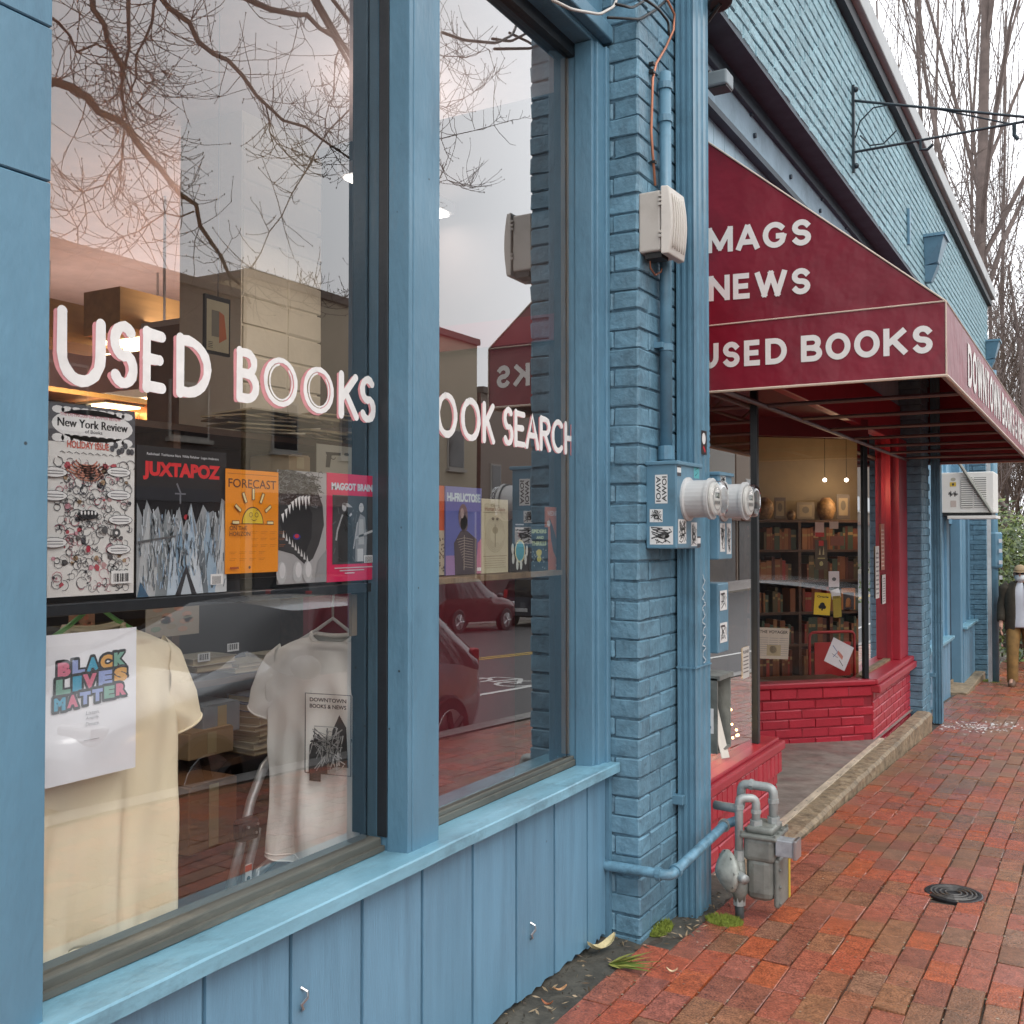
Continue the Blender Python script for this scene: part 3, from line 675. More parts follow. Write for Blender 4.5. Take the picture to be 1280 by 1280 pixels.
part(MB().box(.03, .22, 14.0, 15.3, -.8, gz(14.6)+.07), 'foot_kerb', STONE, bevel=.012)
pier(15.3, YE, -.62, 3.68, -.06, XB, (BLUEK, BLUEM))

# ================================================================== AWNING
AY0, AY1, AX0, AX1, AZ0, AZ1, AZ2 = 4.4, 10.02, .085, 1.072, 2.132, 2.43, 3.262
awn = thing('shop_awning', (.3, 7, 2.13), 'burgundy vinyl awning with white lettering over the shop entrance', 'awning')
def sidep(y, nm):
    mb = MB(); n = 12; vs = []
    mb.prism([(AX0, y, AZ0), (AX1, y, AZ0), (AX1, y, AZ1), (AX0, y, AZ1)], (0, .006, 0)); mb.prism([(AX0, y, AZ1), (AX1, y, AZ1), (AX0, y, AZ2)], (0, .006, 0)); return mb.build(nm, AWN, awn)
sidep(AY0, 'side_panel'); sidep(AY1-.006, 'side_panel')
MB().box(AX1-.006, AX1, AY0+.006, AY1-.006, AZ0, AZ1).build('front_valance', AWN, awn)
mb = MB(); mb.prism([(AX1, AY0, AZ1), (AX1, AY1, AZ1), (AX0, AY1, AZ2), (AX0, AY0, AZ2)], (-.004, 0, -.004)); mb.build('canopy', AWN, awn)
def bar(a, b, r=.007, nm='piping', m=None, n=6): return MB().cyl(a, b, r, n).build(nm, m or PIPING, awn)
bar((AX0, AY0-.002, AZ0), (AX1, AY0-.002, AZ0), .006); bar((AX0, AY0-.002, AZ1), (AX1, AY0-.002, AZ1), .0035); bar((AX1, AY0-.002, AZ0), (AX1, AY0-.002, AZ1), .0035)
bar((AX1, AY0, AZ0), (AX1, AY1, AZ0), .007); bar((AX1, AY0, AZ1), (AX1, AY1, AZ1), .004); bar((AX0, AY0-.002, AZ2), (AX1, AY0-.002, AZ1), .0035); bar((AX0, AY1, AZ0), (AX1, AY1, AZ0), .006)
FRM = mat('awning_frame', (.13, .09, .095), .45, metal=.3, var=.2)
def fbar(a, b, r=.012, nm='frame_bar'): return MB().cyl(a, b, r, 8).build(nm, FRM, awn)
fbar((AX1-.02, AY0+.02, AZ0+.012), (AX1-.02, AY1-.02, AZ0+.012)); fbar((AX0+.05, AY0+.02, AZ0+.012), (AX0+.05, AY1-.02, AZ0+.012), .014)
for i in range(9):
    y = AY0+.03+i*(AY1-AY0-.06)/8; fbar((AX0+.05, y, AZ0+.016), (AX1-.02, y, AZ0+.016), .011, 'rib'); fbar((AX1-.03, y, AZ1-.02), (AX0+.02, y, AZ2-.04), .010, 'rafter')
fbar((AX1-.05, AY0+.03, AZ1-.04), (AX1-.05, AY1-.03, AZ1-.04)); fbar((.5, AY0+.03, 2.84), (.5, AY1-.03, 2.84))
bar((AX0+.02, AY1-.02, AZ0), (AX0+.02, AY1-.02, AZ1), .008)
def _arc(cx, cy, rx, ry, t0, t1, n=14): return [(cx+rx*math.cos(R(t0+(t1-t0)*i/n)), cy+ry*math.sin(R(t0+(t1-t0)*i/n))) for i in range(n+1)]
_S = _arc(.5, .735, .40, .265, 25, 180, 8)+_arc(.5, .735, .40, .235, 180, 262, 5)[1:]+_arc(.5, .265, .41, .235, 82, 0, 5)+_arc(.5, .265, .41, .265, 0, -155, 8)[1:]
BLK = {'M': (1.02, [[(0, 0), (0, 1)], [(.02, 1), (.5, .08)], [(.5, .08), (.98, 1)], [(1, 1), (1, 0)]]), 'A': (.88, [[(0, 0), (.46, 1)], [(.54, 1), (1, 0)], [(.2, .27), (.8, .27)]]), 'G': (.9, [_arc(.5, .5, .5, .5, 40, 320, 22)+[(.96, .42)], [(.56, .44), (1.0, .44)]]), 'S': (.8, [_S]),
       'N': (.86, [[(0, 0), (0, 1)], [(.03, 1), (.97, 0)], [(1, 0), (1, 1)]]), 'E': (.74, [[(0, 0), (0, 1)], [(0, 1), (1, 1)], [(0, .5), (.92, .5)], [(0, 0), (1.04, 0)]]), 'W': (1.22, [[(0, 1), (.25, 0)], [(.25, 0), (.5, 1)], [(.5, 1), (.75, 0)], [(.75, 0), (1, 1)]]), 'U': (.84, [[(0, 1), (0, .42)]+_arc(.5, .42, .5, .42, 180, 360)+[(1, 1)]]),
       'D': (.86, [[(0, 0), (0, 1)], [(0, 1), (.4, 1)]+_arc(.4, .5, .6, .5, 88, -88)+[(.4, 0), (0, 0)]]), 'B': (.82, [[(0, 0), (0, 1)], [(0, 1), (.55, 1)]+_arc(.58, .76, .34, .24, 88, -88, 9)+[(.55, .52), (0, .52)], [(.5, .5), (.6, .5)]+_arc(.6, .25, .40, .25, 88, -88, 9)+[(.55, 0), (0, 0)]]), 'O': (.94, [_arc(.5, .5, .5, .5, 90, 450, 30)]), 'K': (.86, [[(0, 0), (0, 1)], [(.95, 1), (.05, .36)], [(.33, .62), (1, 0)]]), 'T': (.78, [[(0, 1), (1, 1)], [(.5, 1), (.5, 0)]]),
       '&': (.9, [[(1, 0), (.25, .72)]+_arc(.45, .82, .2, .18, 200, -20, 9)+[(.55, .6), (.15, .38)]+_arc(.35, .22, .32, .22, 150, 330, 9)+[(1, .45)]])}
def block_text(mb, fr, txt, a, c, wd, ht, b, warp=None, wt=.212, only=0):
    sw = ht*wt; gap = .13; word = 0; tot = sum(.42 if ch == ' ' else BLK[ch][0]+gap for ch in txt)-gap; k = wd/tot; x = a; z_ = 0
    warp = warp or (lambda p, q: (p, q))
    for ch in txt:
        if ch == ' ': x += .42*k; word += 1; continue
        gw, sts = BLK[ch]; gw *= k
        if word != only: x += gw+gap*k; continue
        for st in sts:
            pts = [(x+sw/2+p[0]*(gw-sw), c+sw/2+p[1]*(ht-sw)) for p in st]; n = len(pts); vs = []; closed = math.dist(pts[0], pts[-1]) < 1e-4
            if not closed:                                    # square ends
                for e, o_ in ((0, 1), (n-1, n-2)): d_ = math.dist(pts[e], pts[o_]); pts[e] = (pts[e][0]+(pts[e][0]-pts[o_][0])/d_*sw*.499*(abs(pts[e][1]-pts[o_][1])/d_), pts[e][1]+(pts[e][1]-pts[o_][1])/d_*sw*.499*(abs(pts[e][1]-pts[o_][1])/d_)**2)
            for i, p in enumerate(pts):
                q0 = pts[i-1] if i else (pts[-2] if closed else p); q1 = pts[i+1] if i < n-1 else (pts[1] if closed else p)
                d0 = Vector((p[0]-q0[0], p[1]-q0[1])); d1 = Vector((q1[0]-p[0], q1[1]-p[1])); d0 = d0.normalized() if d0.length > 1e-9 else d1.normalized(); d1 = d1.normalized() if d1.length > 1e-9 else d0
                t_ = (d0+d1); t_ = t_.normalized() if t_.length > 1e-6 else d0; m_ = sw/2/max(.6, t_.dot(d0))
                for sg in (1, -1): aa, cc = warp(p[0]-sg*t_.y*m_, p[1]+sg*t_.x*m_); vs.append(fr(aa, b+z_*.00008, cc))
            mb.add(vs, [(2*i, 2*i+1, 2*i+3, 2*i+2) for i in range(n-1)]); z_ = (z_+1) % 5
        x += gw+gap*k
fA = Fr((0, AY0, 0), (1, 0, 0), (0, -1, 0))
def aw_text(txt, u0, v0, u1, v1, u2, v2):
    """letters between pixel corners on the side panel: left-bottom, right-bottom, right-top"""
    p0 = PY(u0, v0, AY0); p1 = PY(u1, v1, AY0); p2 = PY(u2, v2, AY0)
    wd = p1.x-p0.x; ht = p2.z-p1.z; sh = (p1.z-p0.z)/wd
    mb = MB(); 
    for wi in range(len(txt.split())):
        mb = MB(); block_text(mb, fA, txt, p0.x, p0.z, wd, ht, .003, lambda a, c: (a, c+(a-p0.x)*sh), only=wi); mb.build('lettering', WHITEL, awn, recalc=False)
aw_text('MAGS', 884, 317, 1016, 306, 1016, 273); aw_text('NEWS', 886, 377, 1015, 367, 1015, 334); aw_text('USED BOOKS', 874, 462, 1168, 441, 1168, 406)
fV = Fr((AX1, 0, 0)); mb = MB()
for wtxt, wy, ww in (('DOWNTOWN', 5.15, 1.75), ('BOOKS', 7.05, 1.02), ('&', 8.17, .18), ('NEWS', 8.45, .9)):
    mb = MB()
    block_text(mb, fV, wtxt, wy, 2.185, ww, .20, .003)
    mb.build('lettering', WHITEL, awn, recalc=False)

# ================================================================== THINGS FIXED TO THE WALL
def rounded_pipe(pts, r, n=12, seg=5):
    """centre line with swept elbows"""
    pts = [Vector(p) for p in pts]; out = [pts[0]]
    for a, b, c in zip(pts[:-2], pts[1:-1], pts[2:]):
        e = min((b-a).length, (c-b).length, r*3)*.5; p = b+(a-b).normalized()*e; q = b+(c-b).normalized()*e
        for i in range(seg+1):
            t = i/seg; out.append(p*(1-t)**2+b*2*t*(1-t)+q*t*t)
    return out+[pts[-1]]
def downspout(x0, x1, y0, y1, z0, z1, label, foot=True):
    d = thing('downspout', ((x0+x1)/2, (y0+y1)/2, z0), label, 'downspout')
    # fluted sheet-metal section
    pr = []
    def edge(a, b, n, depth, inward):
        for i in range(n):
            for t, dd in ((.0, 0), (.38, 0), (.5, 1), (.88, 1)):
                f = (i+t)/n; pr.append((lerp(a[0], b[0], f)+inward[0]*depth*dd, lerp(a[1], b[1], f)+inward[1]*depth*dd))
    edge((x0, y0), (x1, y0), 3, .007, (0, 1)); edge((x1, y0), (x1, y1), 3, .005, (-1, 0)); edge((x1, y1), (x0, y1), 2, .006, (0, -1)); edge((x0, y1), (x0, y0), 1, .0, (1, 0))
    zs = [z0, z0+.02, (z0+z1)*.27, z1]; k = len(pr); vs = []; fs = []
    for zi, z in enumerate(zs):
        for (a, b) in pr: vs.append((a, b, z))
    fs = [(i*k+j, i*k+(j+1) % k, (i+1)*k+(j+1) % k, (i+1)*k+j) for i in range(len(zs)-1) for j in range(k)]+[tuple(range(k))[::-1], tuple(range((len(zs)-1)*k, len(zs)*k))]
    MB().add(vs, fs).build('pipe', BLUEP, d)
    MB().box(x0-.004, x1+.004, y0-.004, y1+.004, z0+.92, z0+.925).build('joint', BLUEP, d)
    for zz in (z0+.42, z0+2.6):
        MB().box(x0-.02, x0+.03, y0-.028, y0-.001, zz, zz+.035).build('strap', BLUEP, d, bevel=.003)
    return d
downspout(.229, .298, 3.620, 3.788, gz(3.7)-.005, 3.66, 'fluted blue metal downspout beside the electricity meters')
downspout(.262, .34, 9.97, 10.09, gz(10)+.0, 3.66, 'dented blue downspout beside the brick pier past the red shopfront')
# conduit to the meter box
c = thing('electrical_conduit', (.248, 3.465, 1.78), 'blue painted round conduit running down into the meter box', 'conduit')
MB().cyl((.248, 3.465, 1.76), (.248, 3.465, 3.17), .0215, 14).build('pipe', BLUEP, c, smooth=True)
for z in (2.17, 3.0, 3.12, 1.80):
    MB().cyl((.248, 3.465, z-.012), (.248, 3.465, z+.012), .026, 14).build('coupling', BLUEP, c, smooth=False)
MB().box(.219, .25, 3.42, 3.51, 2.165, 2.185).build('clamp', BLUEP, c)
MB().cyl((.248, 3.465, 1.765), (.248, 3.465, 1.815), .030, 14).build('hub', BLUEP, c)
c = thing('electrical_conduit', (.25, 3.88, 1.78), 'thin blue conduit between downspout and burgundy awning', 'conduit')
MB().cyl((.250, 3.875, 1.70), (.250, 3.875, 3.3), .0165, 12).build('pipe', BLUEP, c, smooth=True)
for k_ in range(6): MB().cyl((.250, 3.875, 1.80+k_*.022), (.250, 3.875, 1.812+k_*.022), .0195, 12).build('thread_ring', BLUEP, c)
# loose cables up the edge of the pier
for (nm, xs, r, m, lab) in (('wall_cable', .228, .005, BLACK, 'thin black cable running up the pier edge beside the awning'), ('wall_cable', .224, .006, BEIGEP, 'pale grey cable running up the pier edge beside the awning')):
    pts = [(xs+.004*math.sin(i*1.3), 3.945+.006*math.sin(i*.9+xs*100)+(.012 if m is BLACK else 0), 2.05+i*.12) for i in range(14)]
    tag(MB().tube(pts, r*.7, 6).build(nm, m, smooth=True), lab, 'cable')
# copper wire into the beige box
cw = thing('copper_cable', (.26, 3.37, 2.7), 'copper coloured cable clipped to the blue pier above the beige box', 'cable')
p = [PX(u, v, .230) for u, v in ((834, 0), (843, 18), (842, 38), (832, 60), (820, 80), (816, 98), (815, 130), (814, 165), (816, 195), (819, 232))]
MB().tube(p, .005, 8).build('wire', COPPER, cw, smooth=True)
p = [PX(u, v, .24) for u, v in ((812, 318), (813, 335), (819, 344), (826, 340), (830, 326), (830, 312))]
MB().tube(p, .0035, 8).build('loop', COPPER, cw, smooth=True)
for u, v in ((815, 80), (815, 90), (817, 203)): q = PX(u, v, .230); MB().box(q.x-.009, q.x+.009, q.y-.009, q.y+.009, q.z-.005, q.z+.005).build('cable_tie', BLACK, cw)
# dark cables under the window head
for i, (pp, m) in enumerate(((((690, 0), (715, 12), (750, 18), (768, 8), (772, -6)), BEIGEP), (((760, 22), (800, 24), (820, 12), (838, -5)), BLACK), (((770, 5), (790, 10), (812, -3)), BLACK), (((800, -5), (822, 10), (836, 28), (836, 44)), BLACK))):
    pts = [PX(u, v, .2+.02*i) for u, v in pp]; tag(MB().tube(rounded_pipe(pts, .02), .005, 6).build('overhead_cable', m, smooth=True), ('white cable looping under the window head' if i == 0 else ['', 'black cable sagging across the top of the blue pier', 'short black cable above the blue pier top', 'black cable curling down beside the copper cable'][i]), 'cable')
# beige network box
bx_ = thing('utility_box', (.27, 3.35, 2.47), 'beige plastic telephone box with ribbed cover on the blue pier', 'utility box')
MB().box(.216, .296, 3.291, 3.44, 2.475, 2.685).build('housing', BEIGEP, bx_, bevel=.006)
mb = MB(); vs = []; fs = []; ny, nz = 2, 10
prof = [(.012*math.cos(math.pi*(i/nz-.5))) for i in range(nz+1)]
for i in range(nz+1):
    z = 2.462+.235*i/nz
    vs += [(.300, 3.284, z), (.324+prof[i], 3.294, z), (.328+prof[i], 3.44, z), (.300, 3.45, z)]
fs = [(4*i+k, 4*i+(k+1) % 4, 4*i+4+(k+1) % 4, 4*i+4+k) for i in range(nz) for k in range(4)]+[(3, 2, 1, 0), (4*nz, 4*nz+1, 4*nz+2, 4*nz+3)]
cov = MB().add(vs, fs).build('cover', BEIGEP, bx_, bevel=.004)
for k_ in range(6):
    y = 3.318+k_*.021; MB().tube([(.325+prof[i]+.002, y, 2.462+.235*i/nz) for i in range(1, nz)], .0035, 6).build('rib', BEIGEP, cov, smooth=True)
for z in (2.50, 2.515, 2.61, 2.625, 2.64): MB().box(.292, .304, 3.284, 3.293, z+.02, z+.028).build('hinge', BEIGEP, bx_)
MB().box(.235, .295, 3.305, 3.37, 2.455, 2.476).build('cable_entry', BLACK, bx_)
# electricity meters
K0 = (.03, .03, .03)
def arc0(cx, cy, rx, ry, t0, t1, n=12): return [(cx+rx*math.cos(R(t0+(t1-t0)*i/n)), cy+ry*math.sin(R(t0+(t1-t0)*i/n))) for i in range(n+1)]
def meter(y0, y1, z0, z1, yc, zc, r, label, stick):
    t = thing('electricity_meter', (.27, (y0+y1)/2, z0), label, 'electricity meter')
    MB().box(.217, .331, y0, y1, z0, z1).build('box', BLUEP, t, bevel=.005)
    MB().box(.216, .339, y0-.007, y1+.007, z1-.006, z1+.008).build('lid', BLUEP, t, bevel=.003)
    MB().lathe((.326, yc, zc), (1, 0, 0), [(0, r+.012), (.012, r+.012), (.016, r), (.085, r), (.087, r+.007), (.099, r+.007), (.1, r)], 28).build('socket_ring', WHITEM, t, smooth=False)
    MB().lathe((.426, yc, zc), (1, 0, 0), [(0, r-.003), (.03, r-.004), (.038, r-.009), (.040, r*.6), (.041, .001)], 28).build('glass_dome', glass('meter_glass', gain=2.2), t, smooth=True)
    MB().lathe((.427, yc, zc), (1, 0, 0), [(0, r-.006), (.008, r-.006), (.012, r-.014), (.013, .001)], 24).build('meter_face', mat('meter_face', (.55, .54, .50), .5, var=.15, scale=40), t)
    Pm = Print(Fr((.4405, yc-.05, zc-.05)), .10, .10); Pm.rect(.28, .52, .72, .72, (.04, .05, .045)); Pm.rect(.2, .28, .8, .44, (.35, .34, .31)); Pm.up(); Pm.text('07418', .33, .57, .34, .10, (.5, .55, .45)); [Pm.rect(.24+.05*q, .31, .265+.05*q, .41, K0) for q in range(11)]; Pm.line(arc0(.5, .5, .40, .40, 0, 360, 30), .003, (.2, .2, .2)); Pm.build(t, 'dial')
    MB().box(.456, .464, yc-.008, yc+.008, zc-.05, zc-.03).build('seal', STEEL, t)
    fy = Fr((0, y0, 0), (1, 0, 0), (0, -1, 0)); fx = Fr((.331, 0, 0))
    for (kind, a0, c0, a1, c1, txt, rot) in stick:
        f_ = fy if kind == 'y' else fx
        P_ = Print(Fr(f_(a0, 0, c0), f_.r, f_.n), a1-a0, c1-c0); P_.rect(0, 0, 1, 1, (.72, .72, .70)); P_.up()
        if txt == 'IOWA':
            vs, fs = text_geo('IOWA', .02)
            for k_ in (0, 1):                                   # two words running upwards
                x0 = min(v[0] for v in vs); x1 = max(v[0] for v in vs); y1_ = max(v[1] for v in vs)
                P_.mb.add([P_.P((.1+.42*k_+.36*(v[1]/y1_)) if k_ == 0 else (.56+.36*(1-v[1]/y1_)), (.06+.88*(v[0]-x0)/(x1-x0)) if k_ == 0 else (.94-.88*(v[0]-x0)/(x1-x0))) for v in vs], fs, P_.mi((.03, .03, .03)))
        elif txt == 'scrawl':
            rr = random.Random(int(a0*1e4)+int(c0*1e3))
            for _ in range(9):
                p0 = (rr.random()*.8+.1, rr.random()*.8+.1); P_.line([p0, (min(.95, max(.05, p0[0]+rr.uniform(-.3, .3))), min(.95, max(.05, p0[1]+rr.uniform(-.3, .3)))), (rr.random()*.9+.05, rr.random()*.9+.05)], (a1-a0)*.05, (.05, .05, .05))
            a_, c_ = rr.uniform(.3, .7), rr.uniform(.3, .7); P_.ell(a_, c_, rr.uniform(.12, .3), rr.uniform(.1, .22), (.05, .05, .05)); P_.up(); P_.ell(a_, c_, .10, .08, (.7, .7, .68)); [P_.line([(rr.uniform(.05, .95), rr.uniform(.05, .95)) for _ in range(4)], (a1-a0)*rr.uniform(.02, .06), (.06, .06, .06)) for _ in range(4)]
        elif txt == 'teal': P_.rect(0, 0, 1, 1, (.1, .42, .45)); P_.up(); P_.line([(.2, .2), (.8, .5), (.2, .7), (.8, .9)], .004, (.02, .1, .12))
        elif txt == 'dark': P_.rect(0, .0, 1, .35, (.05, .05, .06)); P_.rect(0, .85, 1, 1, (.05, .05, .06))
        P_.build(t, 'sticker')
    return t
meter(3.347, 3.590, 1.447, 1.745, 3.455, 1.622, .066, 'blue electricity meter box covered with stickers below the round conduit',
      [('y', .252, 1.605, .298, 1.705, 'IOWA', 0), ('y', .232, 1.54, .280, 1.585, 'scrawl', 0), ('y', .232, 1.462, .318, 1.525, 'scrawl', 0), ('x', 3.352, 1.70, 3.39, 1.735, 'dark', 0), ('x', 3.52, 1.70, 3.575, 1.742, 'teal', 0), ('x', 3.36, 1.465, 3.44, 1.55, 'scrawl', 0), ('x', 3.49, 1.455, 3.55, 1.54, 'scrawl', 0), ('x', 3.552, 1.45, 3.588, 1.49, 'dark', 0)])
meter(3.795, 3.96, 1.40, 1.73, 3.85, 1.625, .066, 'blue electricity meter box between the fluted downspout and the awning',
      [('x', 3.81, 1.43, 3.87, 1.54, 'scrawl', 0), ('x', 3.89, 1.42, 3.945, 1.54, 'scrawl', 0), ('x', 3.82, 1.69, 3.88, 1.725, 'scrawl', 0)])
# stickers and graffiti on the downspout
P_ = Print(Fr((.2985, 3.66, 1.80)), .11, .10); P_.rect(.3, 0, .85, .9, (.03, .02, .02)); P_.up(); P_.ell(.55, .6, .18, .22, (.75, .75, .72)); P_.line([(.5, .3), (.7, .1)], .012, (.5, .02, .03)); o = P_.build(None, 'sticker'); tag(o, 'small black sticker with white mark on the fluted downspout', 'sticker')
P_ = Print(Fr((.2985, 3.66, 1.00)), .11, .36)
gr_ = random.Random(31); P_.line([(.5+.22*math.sin(i*.83+gr_.uniform(-.5, .5))*gr_.uniform(.4, 1), .04+.0155*i+gr_.uniform(-.012, .012)) for i in range(60)], .005, (.45, .52, .56))
o = P_.build(None, 'graffiti_scrawl'); tag(o, 'pale scrawled graffiti running down the fluted downspout', 'graffiti')
# second service cabinet and phone box by the display window
t = thing('service_box', (.2, 3.96, .55), 'small blue service cabinet with stickers below the meters', 'utility box')
MB().box(.16, .27, 3.966, 4.10, 1.02, 1.30).build('box', BLUEP, t, bevel=.005)
for z0, z1 in ((1.19, 1.27), (1.06, 1.14)):
    P_ = Print(Fr((.271, 3.985, z0)), .09, z1-z0); P_.rect(0, 0, 1, 1, (.7, .7, .68)); P_.up(); gr_ = random.Random(int(z0*100)); [P_.line([(gr_.uniform(.08, .92), gr_.uniform(.1, .9)) for _ in range(gr_.randint(2, 5))], gr_.uniform(.002, .006), (.1, .1, .1)) for i in range(7)]; P_.rect(.1, .78, .7, .88, (.12, .1, .1)); P_.build(t, 'sticker')
t = thing('leaflet_holder', (.2, 3.96, .6), 'open dark metal leaflet holder with papers beside the display window', 'leaflet box')
m = GASG; MB().box(.155, .165, 3.966, 4.14, .62, .92).build('back', m, t); MB().box(.165, .265, 3.966, 3.974, .62, .92).build('side', m, t); MB().box(.165, .265, 4.132, 4.14, .62, .92).build('side', m, t); MB().box(.165, .275, 3.966, 4.145, .912, .93).build('roof', m, t); MB().box(.165, .265, 3.974, 4.132, .62, .63).build('floor', m, t)
mb = MB(); mb.prism([(.275, 3.985, .60), (.265, 4.11, .58), (.20, 4.10, .86), (.21, 3.98, .87)], (.003, 0, .001)); mb.build('paper', ink((.72, .68, .6)), t)
P_ = Print(Fr((.262, 3.9075, .70), (1, 0, 0), (0, -1, 0)), .05, .10) ; P_.fr = Fr((.20, 3.9655, .70), (1, 0, 0), (0, -1, 0)); P_.rect(0, 0, 1, 1, (.75, .75, .74)); P_.up(); P_.ell(.5, .6, .2, .2, (.05, .05, .05)); P_.ell(.5, .25, .3, .12, (.05, .05, .05)); P_.build(t, 'sticker')

# gas meter
g = thing('gas_meter', (.43, 3.72, gz(3.72)), 'grey gas meter with regulator and bent pipes in front of the downspout', 'gas meter')
MB().box(.447, .565, 3.70, 3.86, .30, .395).build('upper_case', GASG, g, bevel=.02, seg=3)
mb = MB(); vs = []; 
def rr(x0, x1, y0, y1, z0, z1, nm, bv=.03, m=GASG): return MB().box(x0, x1, y0, y1, z0, z1).build(nm, m, g, bevel=bv, seg=3)
rr(.452, .560, 3.705, 3.855, .155, .33, 'lower_case', .035)
MB().box(.438, .574, 3.692, 3.868, .385, .402).build('flange', GASG, g, bevel=.006)
rr(.455, .557, 3.71, 3.85, .400, .428, 'cap', .012)
rr(.556, .580, 3.715, 3.845, .14, .32, 'side_diaphragm', .012)
for y in (3.70, 3.75, 3.80, 3.86):
    for x in (.445, .568): MB().cyl((x, y, .402), (x, y, .410), .006, 6).build('bolt', GASG, g)
for z in (.16, .22, .28): MB().cyl((.58, 3.72, z), (.586, 3.72, z), .006, 6).build('bolt', GASG, g)
MB().box(.568, .64, 3.70, 3.76, .335, .395).build('index_window', mat('index_glass', (.30, .32, .34), .08, var=.2, scale=30, spec=.8), g, bevel=.004)
MB().box(.632, .646, 3.695, 3.765, .33, .40).build('index_frame', STEEL, g, bevel=.003)
MB().box(.600, .606, 3.71, 3.75, .345, .385).build('index_dial', ink((.6, .6, .6)), g)
MB().box(.581, .584, 3.832, 3.848, .15, .31).build('yellow_tag', ink((.55, .42, .05)), g)
# outlet: meter top -> elbow -> wall
def gp(pts, r, nm='pipe', m=GASP): return MB().tube(rounded_pipe(pts, r), r, 14).build(nm, m, g, smooth=True)
gp([(.535, 3.80, .42), (.535, 3.80, .555), (.415, 3.80, .558), (.410, 3.80, .46), (.30, 3.83, .455)], .017)
gp([(.487, 3.74, .42), (.487, 3.74, .525), (.432, 3.71, .525), (.432, 3.71, .30)], .0155)
for a, b, r in (((.535, 3.80, .42), (.535, 3.80, .45), .024), ((.487, 3.74, .42), (.487, 3.74, .445), .023), ((.535, 3.80, .50), (.535, 3.80, .515), .021), ((.46, 3.80, .558), (.447, 3.80, .558), .021), ((.412, 3.80, .49), (.412, 3.80, .505), .021), ((.432, 3.71, .485), (.432, 3.71, .50), .0195), ((.432, 3.71, .335), (.432, 3.71, .30), .02), ((.487, 3.74, .47), (.487, 3.74, .482), .0195)):
    MB().cyl(a, b, r, 8).build('union_nut', GASP, g)
# regulator: round diaphragm housing seen nearly edge on, with vent and riser
ax = Vector((-.75, -.66, 0)).normalized(); rc = Vector((.398, 3.705, .255))
MB().lathe(rc-ax*.025, ax, [(0, .02), (.006, .052), (.018, .066), (.026, .076), (.036, .076), (.044, .066), (.06, .046), (.074, .022), (.078, .005)], 26).build('regulator', mat('regulator_grey', (.36, .385, .35), .45, var=.3, scale=20, dirt=(.09, .10, .09), dscale=12, damt=.7), g, smooth=True)
for k_ in range(8):
    a = k_*math.pi/4; e = ax.orthogonal().normalized(); f_ = ax.cross(e); q = rc+(e*math.cos(a)+f_*math.sin(a))*.070
    MB().cyl(q-ax*.004, q+ax*.016, .006, 6).build('bolt', GASG, g)
gp([(.415, 3.69, .255), (.462, 3.655, .252), (.475, 3.645, .25)], .018, 'vent', GASP)
MB().lathe((.432, 3.71, .30), (0, 0, -1), [(0, .021), (.05, .024), (.09, .032), (.12, .032), (.13, .024), (.15, .022)], 12).build('regulator_body', GASG, g, smooth=True)
gp([(.432, 3.71, .16), (.432, 3.715, gz(3.71)-.03)], .0165, 'riser', mat('riser_pipe', (.06, .07, .07), .5, var=.4, scale=20))
MB().cyl((.432, 3.71, .135), (.432, 3.71, .165), .023, 8).build('union_nut', GASP, g)
# supply pipe from the boarded wall round the pier
pz = thing('gas_supply_pipe', (.3, 3.4, .36), 'blue painted gas pipe leaving the boards and bending round the pier to the meter', 'pipe')
pA = [(.05, 3.300, .335), (.30, 3.300, .352), (.30, 3.76, .43), (.345, 3.80, .44)]
pA = [Vector((.10, 3.258, .352)), Vector((.336, 3.266, .352)), Vector((.362, 3.765, .405))]
MB().tube(rounded_pipe([pA[0]-Vector((.05, 0, 0)), pA[0], pA[1], pA[2], pA[2]+Vector((.05, .02, .02))], .017), .0175, 14).build('pipe', mat('pipe_weathered', (.125, .255, .345), .4, var=.3, scale=30, dirt=(.03, .06, .08), dscale=24, damt=.7), pz, smooth=True)
e = pA[1]; d1 = (pA[2]-pA[1]).normalized(); d0 = (pA[1]-pA[0]).normalized()
MB().cyl(e-d0*.05, e-d0*.034, .0235, 12).build('elbow_collar', BLUEP, pz); MB().cyl(e+d1*.034, e+d1*.052, .0235, 12).build('elbow_collar', BLUEP, pz)
MB().cyl(pA[2]-d1*.02, pA[2]+d1*.0, .0235, 12).build('elbow_collar', GASP, pz)
# camera lamp on the lintel, floodlight, sign bracket, scuppers
fl = thing('wall_floodlight', (.16, 4.75, 3.45), 'small black and white floodlight on the pale lintel above the awning', 'floodlight')
p0 = PX(900, 100, .2); MB().box(p0.x-.045, p0.x+.045, p0.y-.05, p0.y+.05, p0.z-.04, p0.z+.025).build('lamp_body', mat('lamp_grey', (.2, .24, .26), .5), fl, bevel=.008)
MB().cyl((p0.x-.1, p0.y-.0, p0.z+.02), (p0.x-.04, p0.y, p0.z+.02), .03, 10).build('mount', BLACK, fl); MB().box(p0.x-.04, p0.x+.04, p0.y-.04, p0.y+.04, p0.z-.046, p0.z-.040).build('lens', ink((.03, .03, .03)), fl)
fl = thing('wall_lamp', (.2, 4.2, 3.66), 'black spotlight with curled cable at the top of the pier', 'floodlight')
p0 = PX(900, 4, .34); MB().lathe(p0, (.3, -.2, -1), [(-.08, .03), (-.02, .045), (.0, .05), (.004, .04)], 14).build('lamp_head', BLACK, fl); MB().tube([p0, p0+Vector((-.06, .03, -.04)), p0+Vector((-.12, .05, -.02)), (.20, p0.y+.0, p0.z+.02)], .01, 8).build('arm', BLACK, fl)
IRON = mat('iron', (.035, .05, .06), .5, metal=.5, var=.3)
